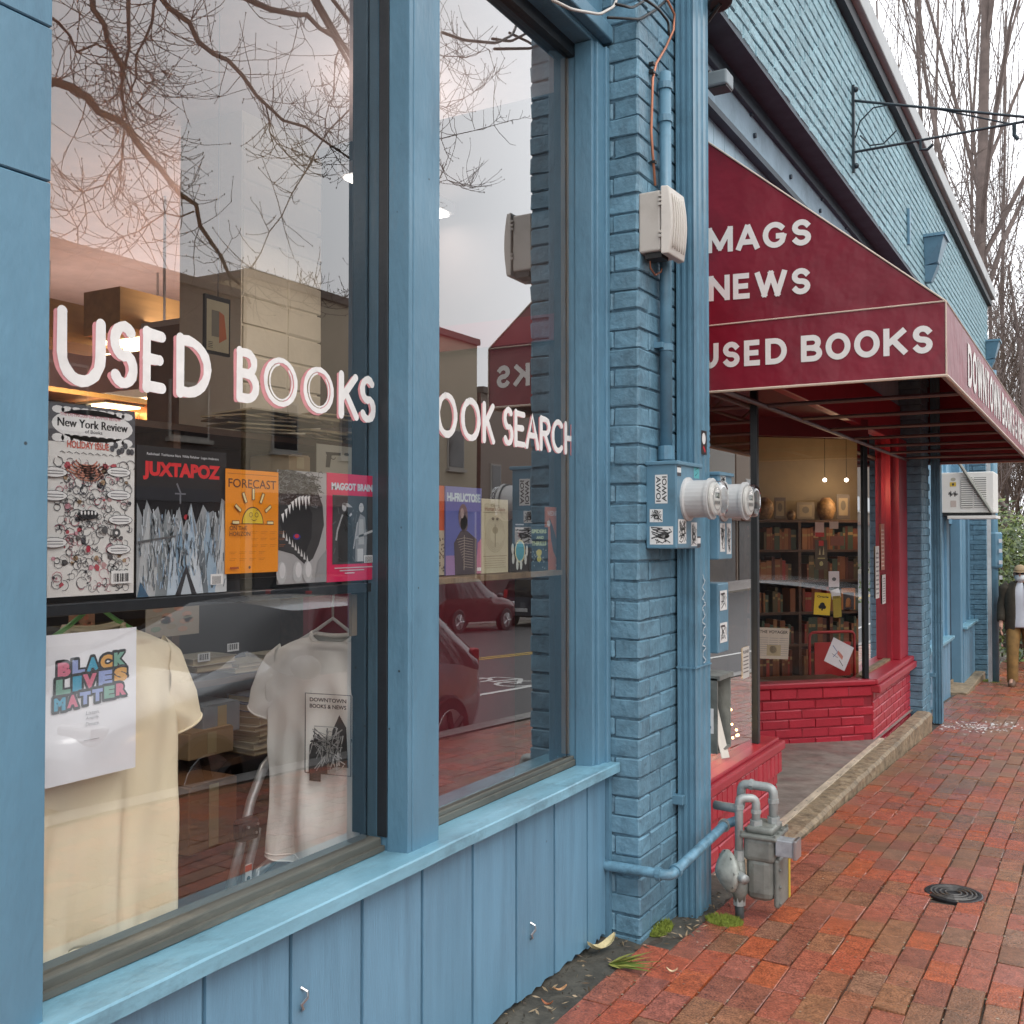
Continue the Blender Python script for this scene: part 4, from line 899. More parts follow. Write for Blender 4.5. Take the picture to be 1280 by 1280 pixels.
br = thing('sign_bracket', (.26, 6.70, 3.84), 'black iron sign bracket with curled braces projecting from upper brick wall', 'sign bracket')
yb = 6.70
MB().box(.252, .268, yb-.012, yb+.012, 3.80, 4.36).build('wall_plate', IRON, br)
for z in (3.84, 4.33): MB().ball((.275, yb, z), .018, 8, 6).build('fixing', IRON, br)
MB().cyl((.265, yb, 4.26), (1.50, yb, 3.875), .0085, 8).build('stay', IRON, br); MB().cyl((.265, yb, 3.93), (1.5, yb, 3.93), .0085, 8).build('arm', IRON, br)
MB().cyl((.72, yb, 4.12), (1.15, yb, 3.935), .005, 6).build('stay', IRON, br)
MB().tube([(.27, yb, 4.02), (.30, yb, 4.12), (.38, yb, 4.19), (.50, yb, 4.19)], .005, 6).build('scroll', IRON, br); MB().tube([(.30, yb, 4.03), (.36, yb, 3.955), (.44, yb, 3.95), (.52, yb, 4.02)], .005, 6).build('scroll', IRON, br)
MB().tube([(.66, yb, 3.93), (.66, yb, 3.87), (.70, yb, 3.865), (.73, yb, 3.89)], .010, 6).build('sign_hook', IRON, br); MB().tube([(1.18, yb, 3.93), (1.18, yb, 3.86), (1.20, yb, 3.83)], .012, 6).build('sign_hook', IRON, br)
def scupper(u, v, lab):
    p = PX(u, v, .25); t = thing('roof_scupper', (.3, p.y, p.z), lab, 'rain hopper')
    MB().hexa([(.25, p.y-.08, p.z-.12), (.36, p.y-.07, p.z-.10), (.36, p.y+.07, p.z-.10), (.25, p.y+.08, p.z-.12)], [(.25, p.y-.14, p.z+.12), (.42, p.y-.14, p.z+.12), (.42, p.y+.14, p.z+.12), (.25, p.y+.14, p.z+.12)]).build('hopper', BLUEP, t, bevel=.006)
    MB().box(.25, .435, p.y-.155, p.y+.155, p.z+.12, p.z+.145).build('rim', BLUEP, t); MB().hexa([(.25, p.y-.05, p.z-.26), (.30, p.y-.04, p.z-.26), (.30, p.y+.04, p.z-.26), (.25, p.y+.05, p.z-.26)], [(.25, p.y-.08, p.z-.12), (.36, p.y-.07, p.z-.12), (.36, p.y+.07, p.z-.12), (.25, p.y+.08, p.z-.12)]).build('outlet', BLUEP, t)
scupper(1157, 318, 'blue metal rain hopper on upper brick wall above the awning'); scupper(1233, 440, 'blue metal rain hopper beside the end corner of the building')
t = tag(MB().box(.252, .275, 8.82, 8.86, 3.86, 4.16).build('wall_conduit', BLUEP, bevel=.004), 'short vertical blue conduit on the upper brick wall near the rain hopper', 'conduit')
# air conditioner
ac = thing('air_conditioner', (.3, 12.5, 1.70), 'white window air conditioner projecting over the pavement on a metal brace', 'air conditioner')
ACW = mat('ac_white', (.72, .71, .67), .45, var=.06, dirt=(.45, .4, .33), dscale=6, damt=.3)
MB().box(.02, .575, 12.5, 13.05, 1.735, 2.19).build('case', ACW, ac, bevel=.01)
for a, b in ((.24, .36), (.375, .50)):
    MB().box(a, b, 12.496, 12.50, 1.79, 2.13).build('louvre_panel', ink((.22, .22, .2)), ac)
    for k_ in range(14): MB().box(a, b, 12.488, 12.498, 1.795+k_*.024, 1.809+k_*.024).build('louvre', ACW, ac)
MB().cyl((.22, 12.47, 2.30), (.55, 12.47, 1.74), .018, 8).build('brace', mat('brace_metal', (.25, .25, .22), .5, metal=.3), ac); MB().box(.1, .6, 12.45, 13.0, 1.665, 1.70).build('shelf', ACW, ac, bevel=.004); MB().box(.02, .55, 12.52, 13.0, 1.70, 1.737).build('gap_tray', BLACK, ac)
P_ = Print(Fr((.10, 12.4985, 1.76), (1, 0, 0), (0, -1, 0)), .12, .40)
P_.rect(.2, .68, .75, .80, (.6, .42, .05)); P_.up(); P_.ell(.48, .74, .1, .04, (.05, .05, .05)); P_.build(ac, 'sticker')
P_ = Print(P_.fr, .12, .40); P_.ell(.5, .88, .22, .05, (.4, .38, .3)); P_.build(ac, 'badge')
P_ = Print(P_.fr, .12, .40); P_.line([(.1+.065*i, .45+.1*(i % 2)-.03*(i % 3)) for i in range(13)], .012, (.05, .05, .05)); P_.build(ac, 'scrawl')
P_ = Print(P_.fr, .12, .40); P_.rect(.25, .1, .75, .28, (.5, .42, .38)); P_.build(ac, 'sticker')
# round vent pipe at the far corner
t = thing('vent_pipe', (.36, 14.95, gz(15)), 'thick dark blue pipe with stickers at the end pier', 'pipe')
MB().cyl((.37, 14.9, gz(15)), (.37, 14.9, 3.66), .055, 14).build('pipe', BLUEP, t, smooth=True)
MB().lathe((.39, 14.9, 1.05), (0, 0, 1), [(0, .075), (.02, .085), (.45, .085), (.47, .07)], 14).build('meter_can', BLUEP, t); MB().box(.30, .345, 14.8, 14.86, gz(15), 3.0).build('conduit', mat('white_conduit', (.5, .52, .52), .5), t)
for z in (1.1, 1.25, 1.38, .9): MB().box(.44, .478, 14.80, 14.815, z, z+.05).build('sticker', ink((.65, .65, .66)), t)

# ================================================================== WINDOW LETTERING (hand painted)
def arc(cx, cy, rx, ry, t0, t1, n=12): return [(cx+rx*math.cos(R(t0+(t1-t0)*i/n)), cy+ry*math.sin(R(t0+(t1-t0)*i/n))) for i in range(n+1)]
SP = arc(.5, .74, .42, .26, 40, 270, 10)+arc(.5, .26, .44, .26, 90, -150, 10)[1:]
GLY = {'U': [[(.06, 1), (.06, .45)]+arc(.5, .4, .44, .4, 180, 360)+[(.94, .92)]], 'S': [SP], 'E': [[(.12, 1), (.12, 0)], [(.12, .97), (.92, .95)], [(.12, .52), (.8, .52)], [(.12, .03), (.95, .02)]],
       'D': [[(.1, 1), (.1, 0)], [(.1, .97)]+arc(.3, .5, .66, .48, 85, -85)+[(.1, .03)]], 'B': [[(.1, 1), (.1, 0)], [(.1, .98)]+arc(.45, .76, .38, .22, 90, -90, 8)+[(.1, .54)], [(.1, .53)]+arc(.48, .27, .45, .26, 90, -90, 8)+[(.1, .01)]],
       'O': [arc(.5, .5, .47, .5, 100, 460, 20)], 'K': [[(.12, 1), (.12, 0)], [(.9, .98), (.15, .42)], [(.35, .58), (.95, .0)]], 'A': [[(.02, 0), (.5, 1), (.98, 0)], [(.2, .36), (.8, .36)]],
       'R': [[(.1, 1), (.1, 0)], [(.1, .98)]+arc(.48, .74, .42, .24, 90, -90, 8)+[(.1, .5)], [(.45, .5), (.95, 0)]], 'C': [arc(.56, .5, .48, .5, 50, 310, 14)], 'H': [[(.1, 1), (.1, 0)], [(.9, 1), (.9, 0)], [(.1, .5), (.9, .5)]]}
def stroke_to(mb, fr, pts, wd, b, m=0, seed=0):
    n = len(pts); vs = []; rr = random.Random(seed); ws = [wd*rr.uniform(.86, 1.1) for _ in pts]
    for i, p in enumerate(pts):
        q0 = pts[max(i-1, 0)]; q1 = pts[min(i+1, n-1)]; dx, dy = q1[0]-q0[0], q1[1]-q0[1]; l = math.hypot(dx, dy) or 1; w_ = ws[i]/2
        vs += [fr(p[0]-dy/l*w_, b, p[1]+dx/l*w_), fr(p[0]+dy/l*w_, b, p[1]-dx/l*w_)]
    mb.add(vs, [(2*i, 2*i+1, 2*i+3, 2*i+2) for i in range(n-1)], m)
    for e, s_ in ((0, 1), (n-1, -1)):
        p = pts[e]; q = pts[e+s_]; a0 = math.atan2(p[1]-q[1], p[0]-q[0]); mb.add([fr(p[0]+wd/2*math.cos(a0+t), b+.0001, p[1]+wd/2*math.sin(a0+t)) for t in [(-1.57+3.14*i/6) for i in range(7)]], [tuple(range(7))], m)
fG = Fr((.0036, 0, 0))
def painted(ch, u0, u1, z0, z1, wd, parent, seed, hollow=False):
    y0 = PX(u0, 460, 0).y; y1 = PX(u1, 460, 0).y; rr = random.Random(seed)
    f = lambda p, dy=0, dz=0: (y0+(y1-y0)*(p[0]*(1-wd/(y1-y0))+wd/(y1-y0)/2)+dy, z0+wd/2+(z1-z0-wd)*p[1]+dz)
    mb = MB()
    for si, st in enumerate(GLY[ch]):
        stroke_to(mb, fG, [f(p, -.010, -.004) for p in st], wd*.72, .0002+.00008*si, 1, seed+si)
    for si, st in enumerate(GLY[ch]): stroke_to(mb, fG, [f(p) for p in st], wd*(.62 if hollow else 1), .0008+.00008*si, 0, seed+9+si)
    if hollow:
        for st in GLY[ch]: stroke_to(mb, fG, [f((.5+(p[0]-.5)*.74, .5+(p[1]-.5)*.80)) for p in st[:-3]], wd*.22, .0010, 0, seed+20)
    mb.build('painted_letter', [PAINTW, PINK], parent, recalc=False)
for i, (ch, u0, u1, za, zb, hl) in enumerate((('U', 65, 133, 1.765, 1.906, 0), ('S', 133, 172, 1.773, 1.902, 0), ('E', 173, 207, 1.772, 1.902, 0), ('D', 214, 264, 1.772, 1.903, 0), ('B', 291, 324, 1.781, 1.902, 0), ('O', 325, 373, 1.781, 1.900, 1), ('O', 375, 418, 1.779, 1.897, 1), ('K', 419, 448, 1.779, 1.897, 0), ('S', 447, 469, 1.778, 1.897, 0))):
    painted(ch, u0, u1, za, zb, .0215 if i < 4 else .0195, win1, 100+i*7, hl)
for i, (ch, u0, u1) in enumerate((('O', 543, 571), ('O', 574, 600), ('K', 600, 618), ('S', 627, 641), ('E', 640, 656), ('A', 655, 673), ('R', 672, 688), ('C', 687, 704), ('H', 703, 717))):
    painted(ch, u0, u1, 1.772-(.002 if i < 3 else 0), 1.900-(i*.0015), .0195, win2, 300+i*7)

# ================================================================== WINDOW DISPLAY
def magfr(u0, u1, vt, vb, x):
    um = (u0+u1)/2; y0 = PX(u0, 600, x).y; y1 = PX(u1, 600, x).y; z1 = PX(um, vt, x).z; z0 = PX(um, vb, x).z
    return Fr((x, y0, z0)), y1-y0, z1-z0
def cover(name, label, cat, u0, u1, vt, vb, x, col, group=None, th=.004):
    fr, wd, ht = magfr(u0, u1, vt, vb, x); t = thing(name, fr(wd/2, 0, 0), label, cat, group)
    MB(fr).box(0, wd, -th, 0, 0, ht).build('cover', mat('paper_%s_%d' % (name, int(u0)), col, .32, var=.05, scale=10, spec=.5), t)
    return t, Print(fr, wd, ht)
W_, K_ = (.88, .87, .84), (.012, .012, .014)
# holiday review paper
t, P = cover('magazine', 'tall white review newspaper with busy line drawings leaning in the window', 'magazine', 60, 168, 508, 744, -.022, (.82, .80, .75))
r_ = random.Random(3)
P.rect(0, .80, 1, 1, (.10, .10, .11)); P.up()
P.ell(.5, .895, .47, .085, W_, 26); [P.ell(.1+.1*i, .82+.15*(i % 2)*0+.0, .07, .022, W_, 10) for i in range(9)]; [P.ell(.1+.1*i, .965, .07, .02, W_, 10) for i in range(9)]; P.up()
P.text('THE DISTINGUISHED WINTER REVIEW', .12, .935, .70, .016, (.55, .12, .16)); [P.text('New York Review', .09+.004*q_, .880, .81, .044, K_, .0) for q_ in (0, 1, 2)]; P.text('of Books', .40, .855, .20, .018, K_, .01)
P.text('HOLIDAY ISSUE', .20, .772, .48, .038, (.62, .10, .06), .02)
for k_ in range(7): P.ell(.72+.04*k_, .785+.02*math.sin(k_*2), .03, .018, (.08, .08, .09), 8)
P.up()
for k_ in range(9): P.line([(.12+.08*k_, .745), (.14+.08*k_, .752), (.18+.08*k_, .742)], .0012, K_)
for cx, cy, w_, c in ((.42, .68, .25, (.62, .22, .14)), (.45, .655, .18, (.66, .30, .2))):
    for k_ in range(5): P.line(arc(cx, cy+.012*k_, w_*(1-.12*k_), .05, 200, 340, 10), .003, c)
P.poly([(.32, .69), (.55, .69), (.44, .61)], (.62, .22, .14))
for k_ in range(330):
    cx, cy = r_.uniform(.08, .95), r_.uniform(.03, .70); n_ = r_.randint(3, 7); s_ = r_.uniform(.015, .06); a0 = r_.uniform(0, 360)
    P.line(arc(cx, cy, s_, s_*.5, a0, a0+r_.uniform(80, 400), n_+3), r_.uniform(.0006, .0016), (.06, .06, .07) if r_.random() < .86 else (.5, .14, .18))
for k_ in range(64):
    cx, cy = r_.uniform(.06, .94), r_.uniform(.05, .70); s_ = r_.uniform(.012, .04)
    P.poly([(cx+s_*r_.uniform(.6, 1.3)*math.cos(R(60*i)), cy+.5*s_*r_.uniform(.6, 1.3)*math.sin(R(60*i))) for i in range(6)], r_.choice([(.06, .06, .07), (.10, .09, .09), (.55, .33, .32), (.62, .3, .34), (.42, .28, .16), (.5, .08, .1), (.12, .11, .1)]))
P.up()
for cx, cy in ((.80, .66), (.80, .535), (.82, .40), (.80, .24), (.05, .64), (.05, .52), (.05, .28)):
    P.ell(cx, cy, .15, .028, K_, 14); P.up(); P.ell(cx, cy, .142, .025, W_, 14); P.up(); [P.rect(cx-.10, cy+.004-.014*i, cx+.10, cy+.009-.014*i, (.25, .25, .25)) for i in range(2)]
P.ell(.43, .425, .12, .026, K_, 12); P.up(); [P.ell(.35+.04*i, .435, .012, .012, W_, 6) for i in range(5)]
P.ell(.76, .33, .05, .024, (.08, .08, .08)); P.ell(.62, .345, .035, .02, (.1, .1, .1)); P.ell(.43, .245, .026, .018, (.45, .03, .06)); P.up(); P.ell(.76, .33, .018, .009, W_)
P.rect(.70, .055, .95, .125, W_); P.up(); [P.rect(.73+.019*i, .065, .738+.019*i+.004*(i % 3), .11, K_) for i in range(10)]
P.build(t)
# black and ice-blue magazine
t, P = cover('magazine', 'black magazine with red title over pale ice mountains in the window', 'magazine', 171, 283, 561, 743, -.020, (.010, .009, .011))
P.text('Radiohead  Yoshitomo Nara  Wilda Peñalver  Logan Anderson', .10, .935, .80, .022, (.7, .7, .7), .01)
P.text('JUXTAPOZ', .06, .775, .86, .125, (.72, .015, .02), .055); P.up(); P.line([(.42, .76), (.46, .70), (.46, .62)], .004, (.2, .2, .22)); P.line([(.40, .69), (.52, .69)], .003, (.2, .2, .22)); P.ell(.53, .53, .03, .02, (.4, .02, .03))
peaks = [(.0, .62), (.06, .52), (.1, .64), (.16, .55), (.22, .60), (.27, .47), (.33, .58), (.38, .50), (.45, .60), (.5, .46), (.58, .63), (.64, .48), (.72, .62), (.78, .56), (.84, .58), (.9, .52), (.94, .67), (1., .64)]
P.poly([(0, .0)]+peaks+[(1, 0)], (.34, .36, .37)); P.up()
for (cx, tp, wl, c) in ((.12, .60, .13, (.50, .52, .52)), (.30, .57, .11, (.24, .27, .28)), (.58, .62, .14, (.46, .58, .68)), (.46, .52, .13, (.25, .38, .50)), (.78, .58, .14, (.36, .48, .58)), (.95, .64, .09, (.6, .62, .62)), (.70, .54, .08, (.16, .19, .21)), (.38, .45, .07, (.52, .62, .70)), (.62, .40, .1, (.62, .68, .72))):
    P.poly([(max(0, cx-wl), .0), (max(0, cx-wl*.55), tp*.55), (max(0, cx-wl*.25), tp*.72), (cx, tp), (min(1, cx+wl*.2), tp*.7), (min(1, cx+wl*.5), tp*.5), (min(1, cx+wl), .0)], c); P.up()
for k_ in range(320):
    a = r_.uniform(.02, .96); c_ = r_.uniform(.02, .5); P.line([(a, c_), (min(.99, max(.01, a+r_.uniform(-.03, .03))), min(.58, c_+r_.uniform(.03, .12)))], r_.uniform(.0008, .003), r_.choice([(.62, .68, .72), (.15, .18, .2), (.3, .42, .55), (.55, .6, .62), (.10, .12, .13)]))
P.up(); P.poly([(.40, .0), (.52, .20), (.64, .0)], (.03, .03, .035)); P.poly([(.0, .0), (.03, .10), (.12, .0)], (.05, .12, .2)); P.line([(0, .36), (.4, .40)], .004, (.12, .12, .12)); P.up(); P.poly([(.46, .0), (.52, .14), (.58, .0)], (.5, .56, .6)); P.rect(.80, .055, .95, .13, W_); P.up(); [P.rect(.82+.012*i, .06, .825+.012*i, .115, K_) for i in range(9)]
P.build(t)
# orange sun calendar
t, P = cover('poster', 'orange calendar sheet with a smiling half sun taped inside the window', 'poster', 282, 348, 588, 716, -.014, (.95, .31, .012), th=.001)
BR = (.12, .04, .02); P.rect(.03, .955, .97, .96, (.5, .15, .02)); P.text('FORECAST', .05, .825, .90, .085, BR, .005)
P.ell(.5, .48, .205, .165, BR, 20, 0, 180); P.up(); P.ell(.5, .482, .19, .150, (.85, .58, .03), 20, 0, 180); P.rect(.09, .474, .90, .479, BR)
for a in range(0, 181, 30):
    cs, sn = math.cos(R(a)), math.sin(R(a)); 
    for k2, (c, wd) in enumerate(((BR, .0085), ((.88, .72, .35), .0055))):
        P.line([(.5+(.27+.008*k2)*cs*1.0, .49+(.22+.006*k2)*sn), (.5+(.40-.008*k2)*cs, .49+(.335-.006*k2)*sn)], wd, c); P.up()
for cx in (.44, .55): P.line(arc(cx, .565, .03, .022, 0, 360, 12), .0012, BR)
P.line(arc(.5, .535, .05, .025, 200, 340, 8), .0014, BR); P.line(arc(.57, .60, .03, .015, 20, 160, 5), .0012, BR)
P.text('ON THE', .05, .415, .32, .042, BR, .01); P.text('HORIZON', .05, .36, .38, .042, BR, .01)
for rr_ in range(5):
    for cc_ in range(4): a = .45+.18*cc_-(.4 if rr_ > 2 else 0)*1; a = a if a > .04 else a+.4; P.rect(a, .40-.065*rr_, a+.13, .403-.065*rr_, (.45, .13, .02)); P.rect(a, .385-.065*rr_, a+.10, .388-.065*rr_, (.5, .15, .02))
P.rect(.06, .045, .22, .065, (.45, .10, .02)); P.ell(.42, .055, .02, .015, BR); P.build(t)
# black and white toothed print (plain stand-in)
t, P = cover('magazine', 'black and white magazine cover with an open toothed mouth', 'magazine', 348, 409, 589, 729, -.020, (.42, .41, .40))
P.poly([(0, 1), (.3, 1), (.55, .97), (.75, .88), (.9, .70), (.93, .52), (.82, .34), (.70, .22), (.55, .16), (.3, .26), (0, .30)], (.035, .034, .034)); P.up()
for k_ in range(220):
    a, c_ = r_.uniform(.02, .86), r_.uniform(.70, .98); g_ = r_.choice([.10, .16, .22, .012]); P.line(arc(a, c_, r_.uniform(.03, .09), r_.uniform(.01, .03), r_.uniform(0, 180), r_.uniform(200, 340), 5), .002, (g_, g_, g_))
P.poly([(.02, .55), (.12, .64), (.35, .74), (.55, .74), (.68, .62), (.66, .40), (.55, .28), (.3, .33), (.08, .46)], (.006, .006, .007)); P.up()
for i in range(9): a = .08+.065*i; c_ = .58+.16*math.sin(min(1, i/6)*1.5); P.poly([(a-.028, c_+.03), (a+.028, c_+.045), (a+.012, c_-.045-(.04 if i in (5, 7) else 0))], W_)
for i in range(9): a = .10+.06*i; c_ = .44-.028*i; P.poly([(a-.022, c_-.03), (a+.022, c_-.035), (a-.006, c_+.035)], (.66, .65, .62))
P.ell(.36, .415, .075, .026, (.03, .03, .25)); P.up(); P.ell(.36, .42, .045, .018, (.6, .02, .03)); 
for a in (.06, .38, .58): P.ell(a, .10, .10, .10, (.5, .5, .49), 12); P.up(); P.ell(a+.015, .12, .06, .07, (.68, .67, .66), 12)
P.poly([(.72, .0), (.98, .0), (.98, .30), (.80, .2)], (.3, .3, .3)); P.build(t)
# crimson music magazine
t, P = cover('magazine', 'crimson bordered magazine with a black and white photograph of two musicians', 'magazine', 409, 470, 593, 726, -.018, (.75, .014, .10))
P.text('MAGGOT BRAIN', .08, .845, .84, .070, (.45, .66, .78), .05); P.up(); P.text('MAGGOT BRAIN', .09, .85, .82, .062, (.74, .74, .76), .03)
P.rect(.10, .16, .93, .80, (.05, .05, .052)); P.up()
for k_ in range(24): a, c_ = r_.uniform(.14, .8), r_.uniform(.2, .75); P.line([(a, c_), (a+r_.uniform(-.08, .08), c_+r_.uniform(-.1, .04))], .002, (.16, .16, .16))
P.poly([(.22, .18), (.2, .45), (.28, .58), (.36, .66), (.46, .60), (.52, .42), (.5, .18)], (.02, .02, .02)); P.ell(.33, .69, .045, .04, (.55, .55, .55)); P.poly([(.28, .72), (.40, .73), (.50, .69), (.40, .69)], (.5, .5, .5)); P.line([(.3, .62), (.2, .48), (.17, .38)], .006, (.45, .45, .45)); P.line([(.36, .63), (.42, .6), (.48, .63)], .006, (.6, .6, .6))
P.poly([(.56, .18), (.56, .36), (.60, .55), (.66, .63), (.76, .60), (.80, .4), (.78, .18)], (.30, .30, .30)); P.ell(.68, .69, .05, .045, (.62, .62, .61)); P.up(); P.poly([(.60, .18), (.60, .30), (.72, .30), (.72, .18)], (.66, .66, .65)); P.line([(.55, .40), (.92, .47)], .006, (.55, .55, .55)); P.line([(.52, .30), (.60, .55)], .004, (.5, .5, .5)); P.poly([(.62, .34), (.64, .58), (.72, .58), (.74, .34)], (.48, .48, .47))
P.rect(.74, .165, .92, .235, W_); P.up(); [P.rect(.76+.017*i, .17, .768+.017*i, .225, K_) for i in range(9)]; [P.rect(.14+.1*i, .12-.025*i, .94-.2*i, .13-.025*i, (.72, .6, .62)) for i in range(3)]
P.build(t)
# ledge under the magazines
lg = thing('display_ledge', (-.06, 1.6, 1.35), 'black display ledge holding the magazines across the window', 'shelf')
MB().box(-.065, -.012, 1.0, 2.086, 1.352, 1.374).build('board', BLACKF, lg, bevel=.002); MB().box(-.064, -.055, 1.0, 2.02, 1.374, 1.40).build('back_lip', BLACKF, lg)
MB().box(-.06, -.05, 2.055, 2.075, 1.24, 1.345).build('bracket', RAWW, lg)
lg = thing('display_ledge', (-.08, 2.7, 1.36), 'narrow bare wood ledge holding books across the second window', 'shelf')
MB().box(-.09, -.02, 2.226, 3.17, 1.356, 1.374).build('board', RAWW, lg, bevel=.002)
# books on the second ledge
t, P = cover('book', 'thin orange and spotted book half hidden by the blue window post', 'book', 545, 557, 607, 719, -.055, (.6, .10, .03)); P.rect(0, 0, 1, .5, (.5, .42, .3)); P.up(); [P.ell(r_.uniform(.05, .95), r_.uniform(.02, .48), .07, .012, (.12, .07, .04), 6) for _ in range(40)]; P.build(t)
t, P = cover('book', 'violet blue art magazine with a dark skeletal figure on its cover', 'book', 557, 602, 609, 718, -.05, (.13, .15, .42))
P.text('HI-FRUCTOSE', .04, .83, .92, .10, (.55, .68, .74), .05); P.rect(0, 0, 1, .22, (.36, .22, .42)); P.up(); P.poly([(.85, 0), (1, 0), (1, .42), (.88, .36)], (.6, .25, .35)); P.ell(.47, .66, .13, .15, (.18, .12, .13)); P.ell(.5, .58, .1, .1, (.12, .08, .08)); P.poly([(.25, 0), (.22, .36), (.40, .5), (.58, .5), (.85, .40), (.85, 0)], (.07, .05, .06)); P.up(); P.ell(.44, .70, .05, .06, (.4, .3, .28))
for k_ in range(12): P.line([(.5, .42-.03*k_), (.3+.02*k_ % 3, .40-.03*k_)], .0016, (.38, .32, .26)); P.line([(.5, .42-.03*k_), (.74, .40-.03*k_)], .0016, (.38, .32, .26))
P.line([(.5, .45), (.49, .05)], .003, (.45, .38, .3)); P.rect(.86, .03, .98, .07, W_); P.build(t)
t, P = cover('book', 'cream pamphlet with a circular engraving and dark lettering', 'book', 602, 635, 624, 716, -.048, (.62, .56, .38))
P.text('Canine', .34, .90, .32, .03, (.2, .15, .08)); P.text("Hunter's Guide", .12, .84, .76, .055, (.3, .12, .06), .01); P.rect(.05, .815, .95, .82, (.2, .15, .08)); [P.line(arc(.5, .52, .36-.04*i, .24-.027*i, 10*i, 350-13*i, 20), .0009, (.22, .18, .1)) for i in range(5)]; P.ell(.42, .73, .05, .02, (.2, .15, .1)); P.ell(.58, .73, .05, .02, (.2, .15, .1)); P.line([(.5, .66), (.5, .35)], .004, (.3, .25, .15)); P.ell(.5, .58, .11, .05, (.42, .36, .22)); P.rect(.05, .225, .95, .23, (.2, .15, .08)); [P.rect(.1, .19-.03*i, .9-.05*(i % 2), .196-.03*i, (.4, .35, .22)) for i in range(5)]; P.build(t)
t, P = cover('book', 'black book with a turquoise oval pendant on its cover', 'book', 637, 660, 638, 715, -.05, (.02, .017, .018))
[P.rect(.3, .76-.06*i, .75, .78-.06*i, (.5, .5, .5)) for i in range(3)]; P.ell(.55, .34, .28, .19, (.65, .62, .35)); P.up(); P.ell(.55, .34, .23, .16, (.08, .36, .42)); P.line([(.5, .66), (.45, .60), (.55, .55)], .003, (.5, .3, .3)); [P.ell(a, c_, .07, .09, (.62, .66, .6), 8) for a, c_ in ((.15, .38), (.18, .22), (.4, .12), (.6, .12), (.85, .2), (.92, .34))]; P.build(t)
t, P = cover('book', 'small black book with green and yellow lettering', 'book', 662, 685, 659, 714, -.045, (.012, .016, .02))
P.text('SPIDERS', .1, .86, .8, .09, (.5, .58, .3), .05); P.text('AND', .35, .73, .4, .07, (.5, .58, .3), .05); P.text('THRILLS', .1, .58, .8, .1, (.5, .58, .3), .05); P.ell(.5, .42, .15, .08, (.6, .5, .05)); P.ell(.5, .28, .12, .07, (.6, .55, .1)); [P.ell(r_.uniform(.05, .95), r_.uniform(.05, .5), .03, .02, (.3, .33, .3), 5) for _ in range(24)]; P.build(t)
t, P = cover('book', 'orange book with a dark feather on its cover', 'book', 682, 706, 634, 713, -.06, (.52, .15, .06))
P.text('WEDNESDAY', .08, .86, .84, .08, (.66, .5, .42), .04); P.up(); P.poly([(.18, .84), (.35, .70), (.62, .40), (.78, .16), (.62, .14), (.38, .30), (.26, .5)], (.09, .08, .09)); P.ell(.15, .74, .09, .05, (.7, .66, .6)); P.rect(.5, .06, .92, .10, (.6, .35, .25)); P.build(t)
# "Black Lives Matter" sheet taped on the glass
t, P = cover('poster', 'white letter sheet with colourful rounded slogan lettering over the cream shirt', 'poster', 58, 172, 789, 972, -.008, (.90, .91, .93), th=.0006)
RY = dict(p=(.68, .13, .22), b=(.02, .34, .52), l=(.28, .36, .66), y=(.72, .36, .05), g=(.16, .38, .28))
def slogan(txt, cols, a0, c0, wd, ht, rise):
    """rounded fat letters, one by one, black outline under them"""
    n = len(txt); sp = [.62 if ch == 'I' else 1.0 for ch in txt]; tot = sum(sp); a = a0
    for lay in (0, 1, 2):
        a = a0
        for ch, s_, cl in zip(txt, sp, cols):
            w_ = wd*s_/tot*.88; c_ = c0+rise*(a-a0)/wd
            if lay == 0: 
                for dx, dz in ((-.016, 0), (.016, 0), (0, .012), (0, -.012), (.014, -.010), (-.012, .009), (.012, .009), (-.012, -.010)): P.text(ch, a-.010+dx, c_-.008+dz, w_+.020, ht+.016, K_, .10)
            elif lay == 1: P.text(ch, a, c_, w_, ht, RY[cl], .075)
            a += wd*s_/tot
        P.up()
slogan('BLACK', 'plbyg', .13, .715, .76, .095, .03); slogan('LIVES', 'gbply', .11, .60, .80, .10, .035); slogan('MATTER', 'bplllp'.replace('lllp', 'llgp'), .09, .495, .80, .085, .045)
for i, s_ in enumerate(('Listen.', 'Amplify.', 'Donate.')): P.text(s_, .42, .435-.038*i, .15, .026, (.3, .3, .32), shear=.2)
P.rect(.40, .262, .57, .266, (.4, .4, .42)); P.build(t)

